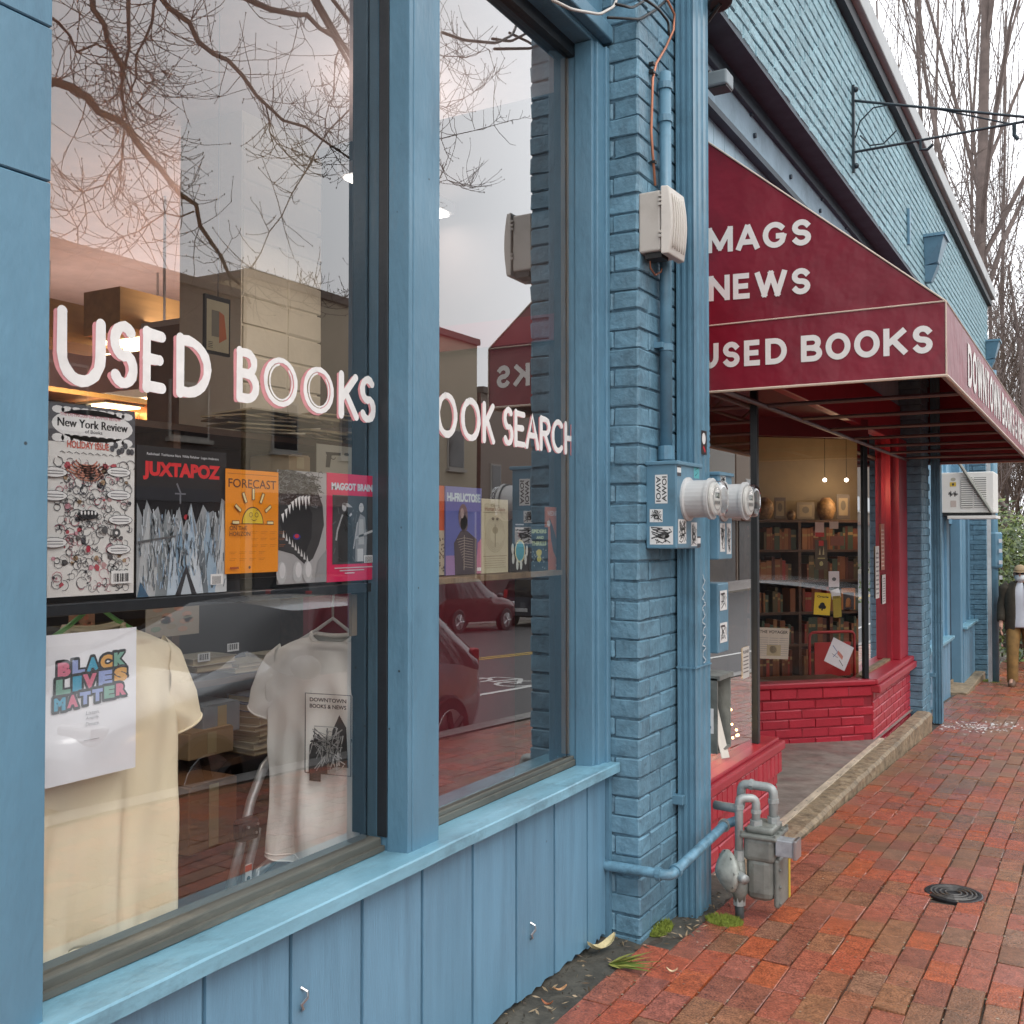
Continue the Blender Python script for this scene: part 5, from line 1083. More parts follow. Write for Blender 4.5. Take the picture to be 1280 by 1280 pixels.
# shirts -------------------------------------------------------------
def tee(fr, label, m, sc, seed, hang, printed=False, hook=.1):
    t = thing('t_shirt', fr(0, 0, -.66*sc), label, 'shirt')
    rows = [(0.005, .070, .020), (-.012, .095, .034), (-.03, .14, .046), (-.05, .185, .052), (-.075, .215, .055), (-.12, .222, .058), (-.2, .218, .062), (-.3, .214, .062), (-.42, .212, .058), (-.54, .216, .056), (-.64, .222, .054), (-.68, .224, .052)]
    R2 = []
    for a, b in zip(rows[:-1], rows[1:]): R2 += [a, tuple((x+y)/2 for x, y in zip(a, b))]
    R2.append(rows[-1])
    R3 = []
    for a, b in zip(R2[:-1], R2[1:]): R3 += [a, tuple((x+y)/2 for x, y in zip(a, b))]
    R2 = R2[:6]+[r for r in R3 if r[0] < R2[5][0]]+[R2[-1]]; n = 110; vs = []
    for zi, (z, hw, dp) in enumerate(R2):
        for j in range(n):
            th = 2*math.pi*j/n; cs, sn = math.cos(th), math.sin(th)
            x = hw*math.copysign(abs(cs)**.8, cs); low = min(1, max(0, (-z-.08)/.4))
            fold = low*(.015*math.sin(x*38+seed+z*2.5+2*mnoise.noise((z*3, seed, 0)))+.009*math.sin(x*71+seed*2-z*6))+.006*mnoise.noise((x*10+seed, z*3, sn*2))
            fold += low*.012*(abs(mnoise.noise((x*9+seed*3, z*2.2, 7)))**.6-.5)+.008*(.5-abs(mnoise.noise(((x+z*.7)*6, (z-x*.5)*2.2+seed, 2)))**.7)
            fold += .007*math.sin((z*3.2+abs(x)*4)*9+seed)*max(0, 1-low)*(1 if z < -.04 else .2)
            y = dp*math.copysign(abs(sn)**.7, sn)*.55+fold*(1 if sn > 0 else .6)
            dip = (-.045 if sn > 0 else -.012)*max(0, 1-(x/.085)**2) if zi == 0 else (-.03 if sn > 0 else -.008)*max(0, 1-(x/.10)**2) if zi == 1 else (-.014 if sn > 0 else 0)*max(0, 1-(x/.11)**2) if zi == 2 else 0
            hem = .012*math.sin(x*13+seed) if zi >= len(R2)-2 else 0
            vs.append(fr(x*sc, y*sc, (z+dip+hem)*sc))
    k = len(R2); fs = [(i*n+j, i*n+(j+1) % n, (i+1)*n+(j+1) % n, (i+1)*n+j) for i in range(k-1) for j in range(n)]
    MB().add(vs, fs).build('body', m, t, smooth=True)
    for hz_ in (n*(k-1), n*(k-3)): hr = vs[hz_:hz_+n]; MB().tube(hr+[hr[0]], .0022*sc, 5, caps=False).build('hem_stitch', m, t, smooth=True)
    ring = vs[:n]; MB().tube(ring+[ring[0]], .0075*sc, 6, caps=False).build('collar', m, t, smooth=True)
    for sd in (-1, 1):
        OU = [(.185, -.036), (.225, -.068), (.255, -.115), (.275, -.17), (.290, -.225)]; IN = [(.185, -.215), (.200, -.232), (.210, -.245), (.217, -.256), (.222, -.264)]; vs = []; n2 = 28; st = OU
        for i, (a_, b_) in enumerate(zip(OU, IN)):
            for j in range(n2):
                th = 2*math.pi*j/n2; f_ = .5+.5*math.cos(th); px, pz = lerp(a_[0], b_[0], f_), lerp(a_[1], b_[1], f_); y = math.sin(th)*.024+.007*mnoise.noise((px*26+seed, pz*30, sd*3+th))+.004*math.sin(pz*90+px*40)
                vs.append(fr(sd*px*sc, y*sc, pz*sc))
        fs = [(i*n2+j, i*n2+(j+1) % n2, (i+1)*n2+(j+1) % n2, (i+1)*n2+j) for i in range(len(st)-1) for j in range(n2)]
        MB().add(vs, fs).build('sleeve', m, t, smooth=True)
        hm = vs[-n2:]; MB().tube(hm+[hm[0]], .003*sc, 5, caps=False).build('sleeve_hem', m, t, smooth=True)
    if printed:
        P = Print(Fr(fr(-.06*sc, .052*sc, -.40*sc), fr.r, fr.n), .15*sc, .23*sc)
        P.line([(0, 0), (0, 1), (1, 1), (1, 0)], .003, (.12, .12, .12), True); P.up(); P.text('DOWNTOWN', .1, .90, .8, .05, K_, .02); P.text('BOOKS & NEWS', .1, .82, .8, .05, K_, .02)
        P.poly([(.08, 0), (.1, .35), (.3, .5), (.45, .35), (.5, 0)], (.05, .05, .05)); P.poly([(.55, .1), (.6, .55), (.75, .75), (.9, .6), (.95, .1)], (.03, .03, .03)); P.up(); [P.line([(r_.uniform(.1, .9), r_.uniform(.02, .6)) for _ in range(3)], .003, r_.choice([(.5, .5, .48), (.04, .04, .04)])) for _ in range(30)]
        P.rect(.1, -.10, .35, .02, (.05, .05, .05)); P.build(t)
    # hanger
    h = thing('coat_hanger', fr(0, 0, .02*sc), hang[0], 'hanger'); hm_ = ink(hang[1], .3)
    MB().tube([fr(-.15*sc, 0, -.045*sc), fr(-.06*sc, 0, .005*sc), fr(0, 0, .045*sc), fr(.06*sc, 0, .005*sc), fr(.15*sc, 0, -.045*sc)], .005, 8).build('bar', hm_, h, smooth=True)
    MB().tube([fr(0, 0, .045*sc), fr(0, 0, .09*sc), fr(.012, 0, .11*sc+hook), fr(-.01, 0, .13*sc+hook)], .003, 6).build('hook', hm_, h, smooth=True)
    return t
CREAM = mat('cream_cotton', (.92, .80, .56), .95, var=.04, scale=5, bump=.25, bscale=300, bdist=.002, spec=.1); OFFW = mat('offwhite_cotton', (.90, .88, .81), .95, var=.04, scale=5, bump=.25, bscale=300, bdist=.002, spec=.1)
q = PX(118, 782, -.09); tee(Fr((-.09, q.y, q.z)), 'cream cotton t-shirt hanging behind the slogan sheet', CREAM, .92, 2.0, ('bright green plastic hanger holding the cream shirt', (.2, .62, .16)))
q = PX(416, 792, -.17); aa = R(80); tee(Fr(q, (math.sin(aa), math.cos(aa), 0), (math.cos(aa), -math.sin(aa), 0)), 'off-white printed t-shirt hanging edgeways by the black frame', OFFW, .90, 5.0, ('white plastic hanger holding the off-white shirt', (.7, .7, .68)), True)
# tag inside collar

# ================================================================== SHOP INTERIOR
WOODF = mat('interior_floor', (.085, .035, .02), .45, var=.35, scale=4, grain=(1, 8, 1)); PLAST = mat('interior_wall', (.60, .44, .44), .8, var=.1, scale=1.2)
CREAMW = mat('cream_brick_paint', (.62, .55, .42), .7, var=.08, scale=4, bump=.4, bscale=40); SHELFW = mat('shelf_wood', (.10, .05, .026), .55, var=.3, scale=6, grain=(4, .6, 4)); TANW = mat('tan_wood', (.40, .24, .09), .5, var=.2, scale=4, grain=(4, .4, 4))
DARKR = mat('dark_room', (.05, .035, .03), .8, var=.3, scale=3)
struct(MB().box(-6.5, -.12, -3, 3.92, .02, .10).box(-6.5, -1.95, 3.92, 10.5, .02, .10), 'interior_floor', WOODF); struct(MB().box(-6.5, -.12, -3, 3.92, 3.42, 3.5).box(-6.5, -1.88, 3.92, 10.5, 3.42, 3.5), 'interior_ceiling', mat('ceiling_pink', (.62, .50, .48), .8, var=.1))
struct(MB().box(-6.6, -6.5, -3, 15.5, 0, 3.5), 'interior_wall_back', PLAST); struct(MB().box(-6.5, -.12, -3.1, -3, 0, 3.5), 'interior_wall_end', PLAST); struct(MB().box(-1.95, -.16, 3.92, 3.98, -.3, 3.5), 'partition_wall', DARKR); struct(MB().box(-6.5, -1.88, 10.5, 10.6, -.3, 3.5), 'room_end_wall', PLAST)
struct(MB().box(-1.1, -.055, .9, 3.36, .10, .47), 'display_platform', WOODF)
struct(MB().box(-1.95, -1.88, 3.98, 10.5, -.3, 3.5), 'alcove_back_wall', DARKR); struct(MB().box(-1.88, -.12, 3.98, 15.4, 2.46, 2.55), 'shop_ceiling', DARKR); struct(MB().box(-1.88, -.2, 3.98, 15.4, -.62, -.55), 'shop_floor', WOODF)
struct(MB().box(-1.4, -1.3, 9.6, 15.4, -.5, 3.0), 'far_room_wall', mat('far_room', (.14, .16, .16), .8))
# cream painted brick pier inside, seen through the first window
q0 = PX(303, 300, -1.75); q1 = PX(462, 300, -1.75)
cp = thing('interior_pier', (-1.9, (q0.y+q1.y)/2, .1), 'cream painted brick pier inside the shop behind the lettering', 'pillar')
core = MB().box(-2.15, -1.757, q0.y, 3.90, .1, 3.42).build('core', CREAMW, cp)
cbm = brick_mesh('brick', .29, .125, .04, CREAMW, .004, .006, 5)
for i in range(13):
    y = q0.y+.15-(i % 2)*.0
    while y < 3.85: put(random.choice(cbm), 'brick', core, (-1.75, y+(i % 2)*.0, 1.72+i*.132)); y += .30
# red brick column
a = PX(232, 400, -2.6); b = PX(302, 400, -2.6); rc_ = thing('interior_column', (-2.7, a.y, .1), 'dark red brick column inside the shop', 'pillar')
RB = mat('old_red_brick', (.16, .04, .03), .8, var=.3, scale=10, bump=.5); core = MB().box(-2.9, -2.607, a.y+.006, b.y-.006, .1, 2.62).build('core', mat('old_mortar', (.12, .07, .05), .9), rc_)
rbm = brick_mesh('brick', (b.y-a.y)/2-.012, .06, .04, RB, .003, .004, 4)
for i in range(36):
    for k_ in range(2): put(random.choice(rbm), 'brick', core, (-2.6, a.y+(b.y-a.y)*(.25+.5*k_), .14+i*.069))
# tan wooden bulkhead
for (u0, v0, u1, v1, x, lab) in ((40, 380, 152, 405, -3.4, 'long tan wooden bulkhead hanging inside the shop'), (150, 368, 232, 400, -3.0, 'short tan wooden bulkhead beside the red brick column')):
    p = PX(u0, v1, x); q = PX(u1, v1, x); zt = PX((u0+u1)/2, v0, x).z; t = thing('wooden_bulkhead', (x, p.y, p.z), lab, 'bulkhead')
    MB().box(x-.3, x, p.y, q.y, min(p.z, q.z)-.06, zt).build('panel', TANW, t); MB().box(x, x+.02, p.y, q.y, min(p.z, q.z)-.06, min(p.z, q.z)-.03).build('trim', TANW, t)
BKC = [(.30, .10, .04), (.42, .30, .14), (.12, .06, .04), (.5, .42, .25), (.08, .10, .12), (.35, .05, .04), (.20, .14, .07)]
# strip lights
def striplight(u, v, x, ln, lab, power):
    p = PX(u, v, x); t = thing('strip_light', (p.x, p.y, p.z), lab, 'ceiling light', 'strip lights inside the shop')
    MB().box(x-ln/2, x+ln/2, p.y-.16, p.y+.16, p.z, p.z+.06).build('housing', WHITEM, t); MB().box(x-ln/2+.02, x+ln/2-.02, p.y-.14, p.y+.14, p.z-.012, p.z-.001).build('diffuser', emis('warm_diffuser', (1, .82, .48), 5), t)
    MB().cyl((x, p.y, p.z+.06), (x, p.y, 3.42), .008, 6).build('rod', STEEL, t)
    l = bpy.data.lights.new('strip_glow', 'AREA'); l.energy = power*.9; l.color = (1, .74, .42); l.shape = 'RECTANGLE'; l.size = ln; l.size_y = .28
    lo = bpy.data.objects.new('lamp_glow', l); COL.objects.link(lo); lo.location = (0, 0, -.03); lo.parent = t
    l = bpy.data.lights.new('upper_wall_fill', 'AREA'); l.energy = power*.055; l.color = (1, .80, .70); l.shape = 'RECTANGLE'; l.size = ln; l.size_y = .28  # upward light added above the opaque housing to brighten the upper walls
    lo = bpy.data.objects.new('lamp_glow', l); COL.objects.link(lo); lo.location = (0, 0, .08); lo.rotation_euler = (math.pi, 0, 0); lo.parent = t
striplight(205, 424, -3.0, 1.4, 'warm strip light hanging inside the shop', 110); striplight(196, 500, -4.4, 1.6, 'warm strip light hanging inside the shop', 90); striplight(60, 515, -4.8, 1.6, 'warm strip light hanging inside the shop', 90); striplight(590, 388, -3.4, 1.3, 'warm strip light hanging inside the shop', 70)
for (x_, y_, lab) in ((-3.0, 7.2, 'white strip light deep inside the shop'), (-1.3, 1.35, 'added white strip light over the window display near the corner panel'), (-1.0, 3.72, 'added white strip light over the partition beside the second window')):  # display and partition fixtures are added to even out light on ceiling and pier
    t = thing('strip_light', (x_, y_, 2.95), lab, 'ceiling light'); MB().box(x_-.07, x_+.07, y_-.5, y_+.16, 2.95, 3.0).build('housing', WHITEM, t); MB().box(x_-.05, x_+.05, y_-.48, y_+.14, 2.938, 2.949).build('diffuser', emis('cool_diffuser', (1, .92, .85), 5), t); MB().cyl((x_, y_-.2, 3.0), (x_, y_-.2, 3.42), .008, 6).build('rod', STEEL, t)
    for dz, rx in ((-.03, 0), (.07, math.pi)):  # the upward one of each pair is added above the housing
        l = bpy.data.lights.new('strip_glow', 'AREA'); l.energy = (6 if dz < 0 else 2.2)*(3 if y_ > 5 else 1); l.color = (1, .88, .80); l.shape = 'RECTANGLE'; l.size = .14; l.size_y = .6; lo = bpy.data.objects.new('lamp_glow', l); COL.objects.link(lo); lo.location = (0, -.17, dz); lo.rotation_euler = (rx, 0, 0); lo.parent = t
wbc = thing('wall_bookcase', (-4.0, 1.5, .1), 'tall tan wooden bookcase filled with books along the back of the shop', 'bookcase'); rb_ = random.Random(77)
for z in (.3, .72, 1.14, 1.56, 1.98, 2.40): MB().box(-4.3, -3.95, -2.5, 10.3, z-.03, z).build('shelf', TANW, wbc)
for k_ in range(15): MB().box(-4.3, -3.94, -2.5+k_*.91, -2.46+k_*.91, .1, 2.4).build('upright', TANW, wbc)
MB().box(-4.34, -4.3, -2.5, 10.3, .1, 2.4).build('back', DARKR, wbc)
bks = MB(); BKM = [ink(c) for c in BKC]
for z in (.3, .72, 1.14, 1.56, 1.98):
    y = -2.45
    while y < 10.2:
        w_ = rb_.uniform(.02, .06)
        if rb_.random() < .9: bks.box(-4.25, -4.02+rb_.uniform(-.03, .02), y, y+w_-.003, z, z+rb_.uniform(.2, .36), rb_.randrange(len(BKM)))
        y += w_
tag(bks.build('book_row', BKM, wbc, recalc=False), kind='stuff')
# hanging framed picture
p = PX(256, 440, -1.2); q = PX(288, 375, -1.2); t = thing('framed_print', (-1.2, p.y, p.z), 'small framed print hanging on a clip above the magazines', 'picture')
fr = Fr((-1.2, p.y, p.z)); W__, H__ = q.y-p.y, q.z-p.z; MB(fr).box(0, W__, -.012, 0, 0, H__).build('frame', BLACK, t)
P = Print(fr, W__, H__); P.rect(.06, .05, .94, .92, (.5, .42, .26)); P.up(); P.rect(.25, .3, .55, .75, (.2, .17, .12)); P.poly([(.55, .2), (.85, .3), (.75, .7), (.55, .75)], (.5, .12, .03)); [P.rect(.12, .1+.03*i, .3, .11+.03*i, K_) for i in range(4)]; P.build(t); MB().tube([(-1.2, (p.y+q.y)/2, q.z), (-1.2, (p.y+q.y)/2, 3.42)], .002, 5).build('cord', BLACK, t)
# bookcase behind the display
bc = thing('bookcase', (-1.2, 2.3, .1), 'dark wooden bookcase behind the shirts', 'bookcase')
for z in (.72, 1.005, 1.30, 1.56, 1.86): MB().box(-1.42, -1.02, 1.35, 3.3, z-.022, z).build('shelf', SHELFW, bc)
for y in (1.35, 2.35, 3.28): MB().box(-1.42, -1.03, y, y+.03, .1, 1.86).build('side', SHELFW, bc)
MB().box(-1.44, -1.42, 1.35, 3.31, .1, 1.86).build('back', DARKR, bc)
BK = [(.42, .33, .19), (.5, .42, .28), (.35, .24, .12), (.46, .40, .30), (.30, .20, .11), (.10, .12, .16), (.3, .05, .04), (.06, .06, .07), (.35, .33, .30), (.12, .18, .12)]
def lying_book(x, y, z, w_, d_, h_, col, label, group, rot=0.):
    o = thing('book', (x, y, z), label, 'book', group); o.rotation_euler[2] = rot; fr = Fr((0, 0, 0))
    def loc(mb, nm, m, bev=0): ob = mb.build(nm, m, None, bevel=bev); ob.parent = o; return ob
    loc(MB().box(-d_/2+.006, d_/2-.004, -w_/2+.006, w_/2-.006, .003, h_-.003), 'pages', mat('page_edges', (.56, .45, .29), .9, var=.2, scale=200, grain=(.2, .2, 8)))
    c_ = ink(col); loc(MB().box(-d_/2, d_/2, -w_/2, w_/2, 0, .003), 'cover', c_); loc(MB().box(-d_/2, d_/2, -w_/2, w_/2, h_-.003, h_), 'cover', c_); loc(MB().box(-d_/2, -d_/2+.004, -w_/2, w_/2, .003, h_-.003), 'spine', c_); return o
def stack(u0, u1, v0, vb, x, n, label, group, seed):
    rr = random.Random(seed); p = PX(u0, vb, x); q = PX(u1, vb, x); zt = PX((u0+u1)/2, v0, x).z; z = PX((u0+u1)/2, vb, x).z; h_ = (zt-z)/n
    for i in range(n): hh = h_*rr.uniform(.8, 1.2); hh = min(hh, zt+.01-z); lying_book(x-.06, (p.y+q.y)/2+rr.uniform(-.012, .012), z, (q.y-p.y)*rr.uniform(.86, 1.06), .15, hh, rr.choice(BK[:6]), label, group, rr.uniform(-.12, .12)); z += hh
stack(315, 348, 868, 941, -.96, 9, 'paperback in the tall page-edge stack behind the off-white shirt', 'books in the tall stack behind the shirts', 1)
stack(349, 378, 880, 941, -.94, 8, 'paperback in the shorter page-edge stack nearest the off-white shirt', 'books in the shorter stack behind the shirts', 2)
stack(240, 290, 820, 838, -1.03, 2, 'book lying flat on the middle bookcase shelf', 'books lying on the bookcase shelf', 3); stack(295, 340, 825, 838, -1.03, 2, 'book lying flat on the middle bookcase shelf', 'books lying on the bookcase shelf', 4); stack(342, 378, 818, 838, -1.03, 3, 'book lying flat on the middle bookcase shelf', 'books lying on the bookcase shelf', 5)
CARD = mat('cardboard', (.36, .24, .12), .8, var=.12, scale=5)
def carton(u0, u1, v0, v1, x, d_, lab, m=CARD):
    p = PX(u0, v1, x); q = PX(u1, v1, x); zt = PX((u0+u1)/2, v0, x).z; z = min(p.z, q.z); t = thing('cardboard_box', (x-d_/2, (p.y+q.y)/2, z), lab, 'box')
    MB().box(x-d_, x, p.y, q.y, z, zt).build('carton', m, t, bevel=.004); MB().box(x-d_-.002, x+.001, p.y+.01, q.y-.01, zt, zt+.004).build('flap', m, t); MB().box(x, x+.0015, (p.y+q.y)/2-.02, (p.y+q.y)/2+.02, z+.01, zt-.005).build('tape', ink((.45, .34, .18)), t)
carton(236, 292, 913, 938, -.98, .25, 'tan cardboard carton on the table behind the shirts'); carton(236, 296, 978, 1050, -.85, .3, 'brown cardboard carton on the dark floor under the table', mat('cardboard_dark', (.22, .10, .04), .8, var=.2)); carton(254, 300, 880, 912, -1.0, .2, 'flat grey carton stacked above the tan carton', mat('grey_card', (.25, .27, .28), .7))
carton(362, 388, 570, 588, -1.02, .2, 'small tan box on the top shelf beside the pistol picture')
for i, (u, v) in enumerate(((247, 828), (284, 815))):
    p = PX(u, v, -1.015); P = Print(Fr(p), .055, .028); P.rect(0, 0, 1, 1, W_); P.up(); [P.rect(.1+.09*k_, .2, .14+.09*k_+.03*(k_ % 2), .9, K_) for k_ in range(9)]; tag(P.build(None, 'barcode_label'), 'white barcode label on a book on the bookcase shelf', 'label', 'barcode labels on shelved books')
# papers heaped on top of the bookcase
rr = random.Random(11)
PAPM = [ink((.40, .31, .18)), ink((.30, .22, .12)), ink((.48, .40, .27)), ink((.20, .14, .08))]
for i in range(26):
    u = rr.uniform(300, 455); x = -1.1; y = PX(u, 545, x).y; z = 1.862+.0085*(i % 13)+(0 if i < 13 else 0); a = rr.uniform(-.5, .5); l, w_ = rr.uniform(.2, .34), rr.uniform(.16, .26)
    c_, s_ = math.cos(a), math.sin(a); cs = [(x+c_*dx*w_/2-s_*dy*l/2, y+s_*dx*w_/2+c_*dy*l/2, z+rr.uniform(-.0, .004)) for dx, dy in ((-1, -1), (1, -1), (1, 1), (-1, 1))]
    o = MB().prism(cs, (0, 0, .006)).build('folded_paper', rr.choice(PAPM)); tag(o, 'loose folded paper in the heap on top of the bookcase', 'paper', 'papers heaped on the bookcase')
t, P = cover('framed_print', 'pale card with a black pistol drawing standing on the top shelf', 'picture', 396, 443, 557, 592, -1.0, (.50, .46, .36)); P.poly([(.25, .62), (.62, .66), (.62, .76), (.22, .74)], K_); P.poly([(.22, .2), (.33, .2), (.38, .66), (.25, .66)], K_); P.line(arc(.42, .58, .06, .08, 180, 360, 8), .003, K_); P.ell(.78, .72, .07, .06, (.12, .12, .1)); P.build(t)
# step stool of bent silver tube
st = thing('step_stool', (-.42, 1.9, .47), 'silver tubular step stool with black hinges in the window', 'step stool')
TUBE = mat('silver_tube', (.42, .43, .42), .3, metal=.5, var=.1); p = lambda u, v, x=-.42: PX(u, v, x)
MB().tube([p(283, 1132), p(300, 1060), p(314, 1000), p(330, 958), p(348, 938), p(372, 930), p(400, 935, -.5)], .013, 10).build('leg', TUBE, st, smooth=True)
MB().tube([p(305, 1122), p(311, 1080), p(320, 1045), p(321, 1035)], .012, 10).build('leg', TUBE, st, smooth=True); MB().tube([p(316, 1120, -.44), p(323, 1090, -.44), p(345, 1072, -.44), p(380, 1062, -.44), p(420, 1050, -.44)], .014, 10).build('rail', TUBE, st, smooth=True)
h = p(308, 1036, -.40); MB().box(h.x-.02, h.x+.02, h.y-.035, h.y+.035, h.z-.03, h.z+.03).build('hinge', BLACK, st, bevel=.012); [MB().cyl((h.x+.02, h.y+dy, h.z+dz), (h.x+.024, h.y+dy, h.z+dz), .004, 8).build('rivet', STEEL, st) for dy, dz in ((-.015, .01), (.015, -.01), (.02, .012))]
h = p(309, 1098, -.405); P = Print(Fr(h-Vector((-.004, .012, .03))), .024, .07); P.rect(0, 0, 1, 1, (.7, .7, .68)); P.up(); P.rect(0, .72, 1, .95, (.6, .1, .06)); P.ell(.5, .4, .3, .14, K_); P.build(st, 'warning_label')
# hangings between ledge and shirts
for (u0, u1, v0, v1, x, c, lab) in ((184, 250, 750, 795, -.75, (.34, .29, .22), 'clear bag of tan papers hanging under the ledge'), (88, 120, 752, 790, -.9, (.25, .12, .06), 'brown printed card pinned below the ledge')):
    t, P = cover('hanging_card', lab, 'card', u0, u1, v0, v1, x, c); [P.ell(r_.uniform(.15, .85), r_.uniform(.15, .85), .1, .08, (c[0]*r_.uniform(.5, 1.5), c[1]*.9, c[2]*.8), 7) for _ in range(14)]; P.build(t)
# maroon backing in the second window
tag(MB().box(-.34, -.32, 2.20, 3.36, .47, 1.352).build('backing_panel', mat('maroon_panel', (.18, .020, .032), .6, var=.25, scale=3)), 'dark maroon panel behind the lower half of the second window', 'panel')

# ---------------------------------------------------------------- near display (fairy lights, bunting)
struct(MB().box(-.85, .07, 3.99, 5.0, .35, .40), 'near_display_floor', SHELFW); struct(MB().box(-.9, -.85, 3.99, 6.1, .1, 2.33), 'near_display_back', mat('display_back', (.16, .10, .06), .8, var=.3, scale=4))
bt = thing('pennant_bunting', (.0, 4.6, 2.2), 'string of pale pink pennants hanging in the entrance display window', 'bunting')
pts = []
for i in range(13): f_ = i/12; pts.append((-.05-.25*f_, 4.05+.95*f_, 2.04+.24*f_*f_))
MB().tube(pts, .003, 5).build('string', BEIGEP, bt)
for i in range(6): a = Vector(pts[i*2]); b = Vector(pts[i*2+1]); MB().prism([a, b, (a+b)/2+Vector((.01*(-1)**i, 0, -.15))], (.002, 0, 0)).build('pennant', ink((.60, .36, .30)) if i % 2 else ink((.55, .42, .36)), bt)
fa = thing('fairy_lights', (-.1, 4.5, .4), 'warm fairy lights scattered on the entrance display floor', 'lights')
rr = random.Random(5)
for i in range(60):
    p = Vector((rr.uniform(-.12, .05), rr.uniform(4.25, 5.0), .47+abs(rr.gauss(0, .07))))
    MB().ball(p, .0065, 8, 6).build('bulb', emis('warm_bulb', (1, .70, .28), 14), fa)
pl = thing('potted_plant', (-.25, 4.35, 1.5), 'dark spiky plant hanging in the entrance display window', 'plant')
MB().lathe((-.25, 4.40, 1.52), (0, 0, 1), [(0, .05), (.1, .07), (.105, .06)], 12).build('pot', ink((.12, .06, .04)), pl)
for i in range(34):
    a = rr.uniform(0, 6.28); l = rr.uniform(.1, .2); p0 = Vector((-.25, 4.40, 1.62)); d_ = Vector((math.cos(a), math.sin(a), rr.uniform(.1, 1.1))).normalized(); e = d_.cross(Vector((0, 0, 1))).normalized()*.008
    MB().add([p0-e, p0+e, p0+d_*l*.6+e*.8, p0+d_*l+Vector((0, 0, -.03)), p0+d_*l*.6-e*.8], [(0, 1, 2, 3, 4)]).build('leaf', mat('dark_leaf', (.03, .045, .02), .5), pl)
for i, (y, z, w_, h_, c, lab) in enumerate(((4.55, .95, .24, .2, (.45, .28, .12), 'tan carved mask on stand in the entrance display'), (4.62, .62, .2, .16, (.4, .36, .3), 'grey stuffed cloth figure in the entrance display'), (4.6, 1.25, .26, .22, (.38, .22, .09), 'golden wicker ball in the entrance display'))):
    t = thing('display_ornament', (-.45, y, z), lab, 'ornament'); mb = MB(); mb.ball((-.45, y, z+h_/2), (.09, w_/2, h_/2), 16, 10)
    for v in mb.V: v += Vector((0, 0, .02*mnoise.noise(v*11)))+(v-Vector((-.45, y, z)))*.25*mnoise.noise(v*9)
    mb.build('body', mat('orn_%d' % i, c, .7, var=.5, scale=22, bump=.6), t, smooth=True); MB().box(-.6, -.3, y-w_*.6, y+w_*.6, z-.03, z).build('stand', SHELFW, t)
for k_, (a, z0, z1, c) in enumerate(((4.22, .46, .78, (.66, .70, .74)), (4.7, .48, .60, (.5, .4, .28)))):
    t = thing('display_sign', (-.02, a, z0), ['white sheet leaning inside the entrance display', 'small card standing among the fairy lights'][k_], 'card'); MB().box(-.03, -.025, a-.11, a+.11, z0, z1).build('sheet', ink(c), t); MB().box(-.06, -.03, a-.01, a+.01, z0, z1*.9).build('prop', SHELFW, t)
t = thing('window_notice', (.09, 4.97, .70), 'small printed notice taped to the entrance display glass', 'notice'); P = Print(Fr((.1, 4.83, .80)), .11, .15); P.rect(0, 0, 1, 1, (.6, .58, .53)); P.up(); P.text('PLEASE', .1, .8, .8, .1, K_, .03); [P.rect(.12, .66-.12*i, .88, .70-.12*i, (.15, .13, .12)) for i in range(5)]; P.build(t, 'sheet')
l = bpy.data.lights.new('display_glow', 'POINT'); l.energy = 18; l.color = (1, .66, .32); l.shadow_soft_size = .12; lo = bpy.data.objects.new('lamp_glow', l); COL.objects.link(lo); lo.parent = fa; lo.location = (-.25, .1, .35)

# ---------------------------------------------------------------- far display seen through the splayed pane
def PS(u, v, b):
    k = ray(u, v); o = Vector(fS.o)+fS.n*b; s_ = (o-CAMP).dot(fS.n)/k.dot(fS.n); return CAMP+k*s_
def SL(p): d_ = p-fS.o; return d_.dot(fS.r), d_.dot(fS.n), p.z
struct(MB(fS).box(-1.7, .0, -.55, -.06, .36, .40), 'far_display_floor', SHELFW)
struct(MB(fS).box(-2.4, .95, -1.42, -1.36, -.3, 2.33), 'far_display_back', mat('far_display_wall', (.25, .19, .11), .8, var=.2, scale=2))
bc2 = thing('bookcase', fS(-.4, -1.2, -.2), 'dark bookcase of old leather books behind the splayed shop window', 'bookcase')
BB = -1.0; a0 = SL(PS(930, 700, BB))[0]; a1 = SL(PS(1110, 700, BB))[0]
shelves = [SL(PS(1000, v, BB))[2] for v in (650, 687, 725, 765, 805, 845)]
for z in shelves: MB(fS).box(a0, a1, BB-.28, BB, z-.02, z).build('shelf', SHELFW, bc2)
for u in (930, 998, 1108): a = SL(PS(u, 700, BB))[0]; MB(fS).box(a, a+.025, BB-.28, BB+.002, -.3, shelves[0]).build('side', SHELFW, bc2)
MB(fS).box(a0, a1, BB-.31, BB-.28, -.3, shelves[0]).build('back', DARKR, bc2)
LC = [(.20, .06, .025), (.28, .10, .035), (.14, .04, .02), (.33, .14, .05), (.10, .035, .02), (.24, .08, .03), (.12, .09, .04), (.08, .10, .06), (.35, .05, .03)]
rr = random.Random(21)
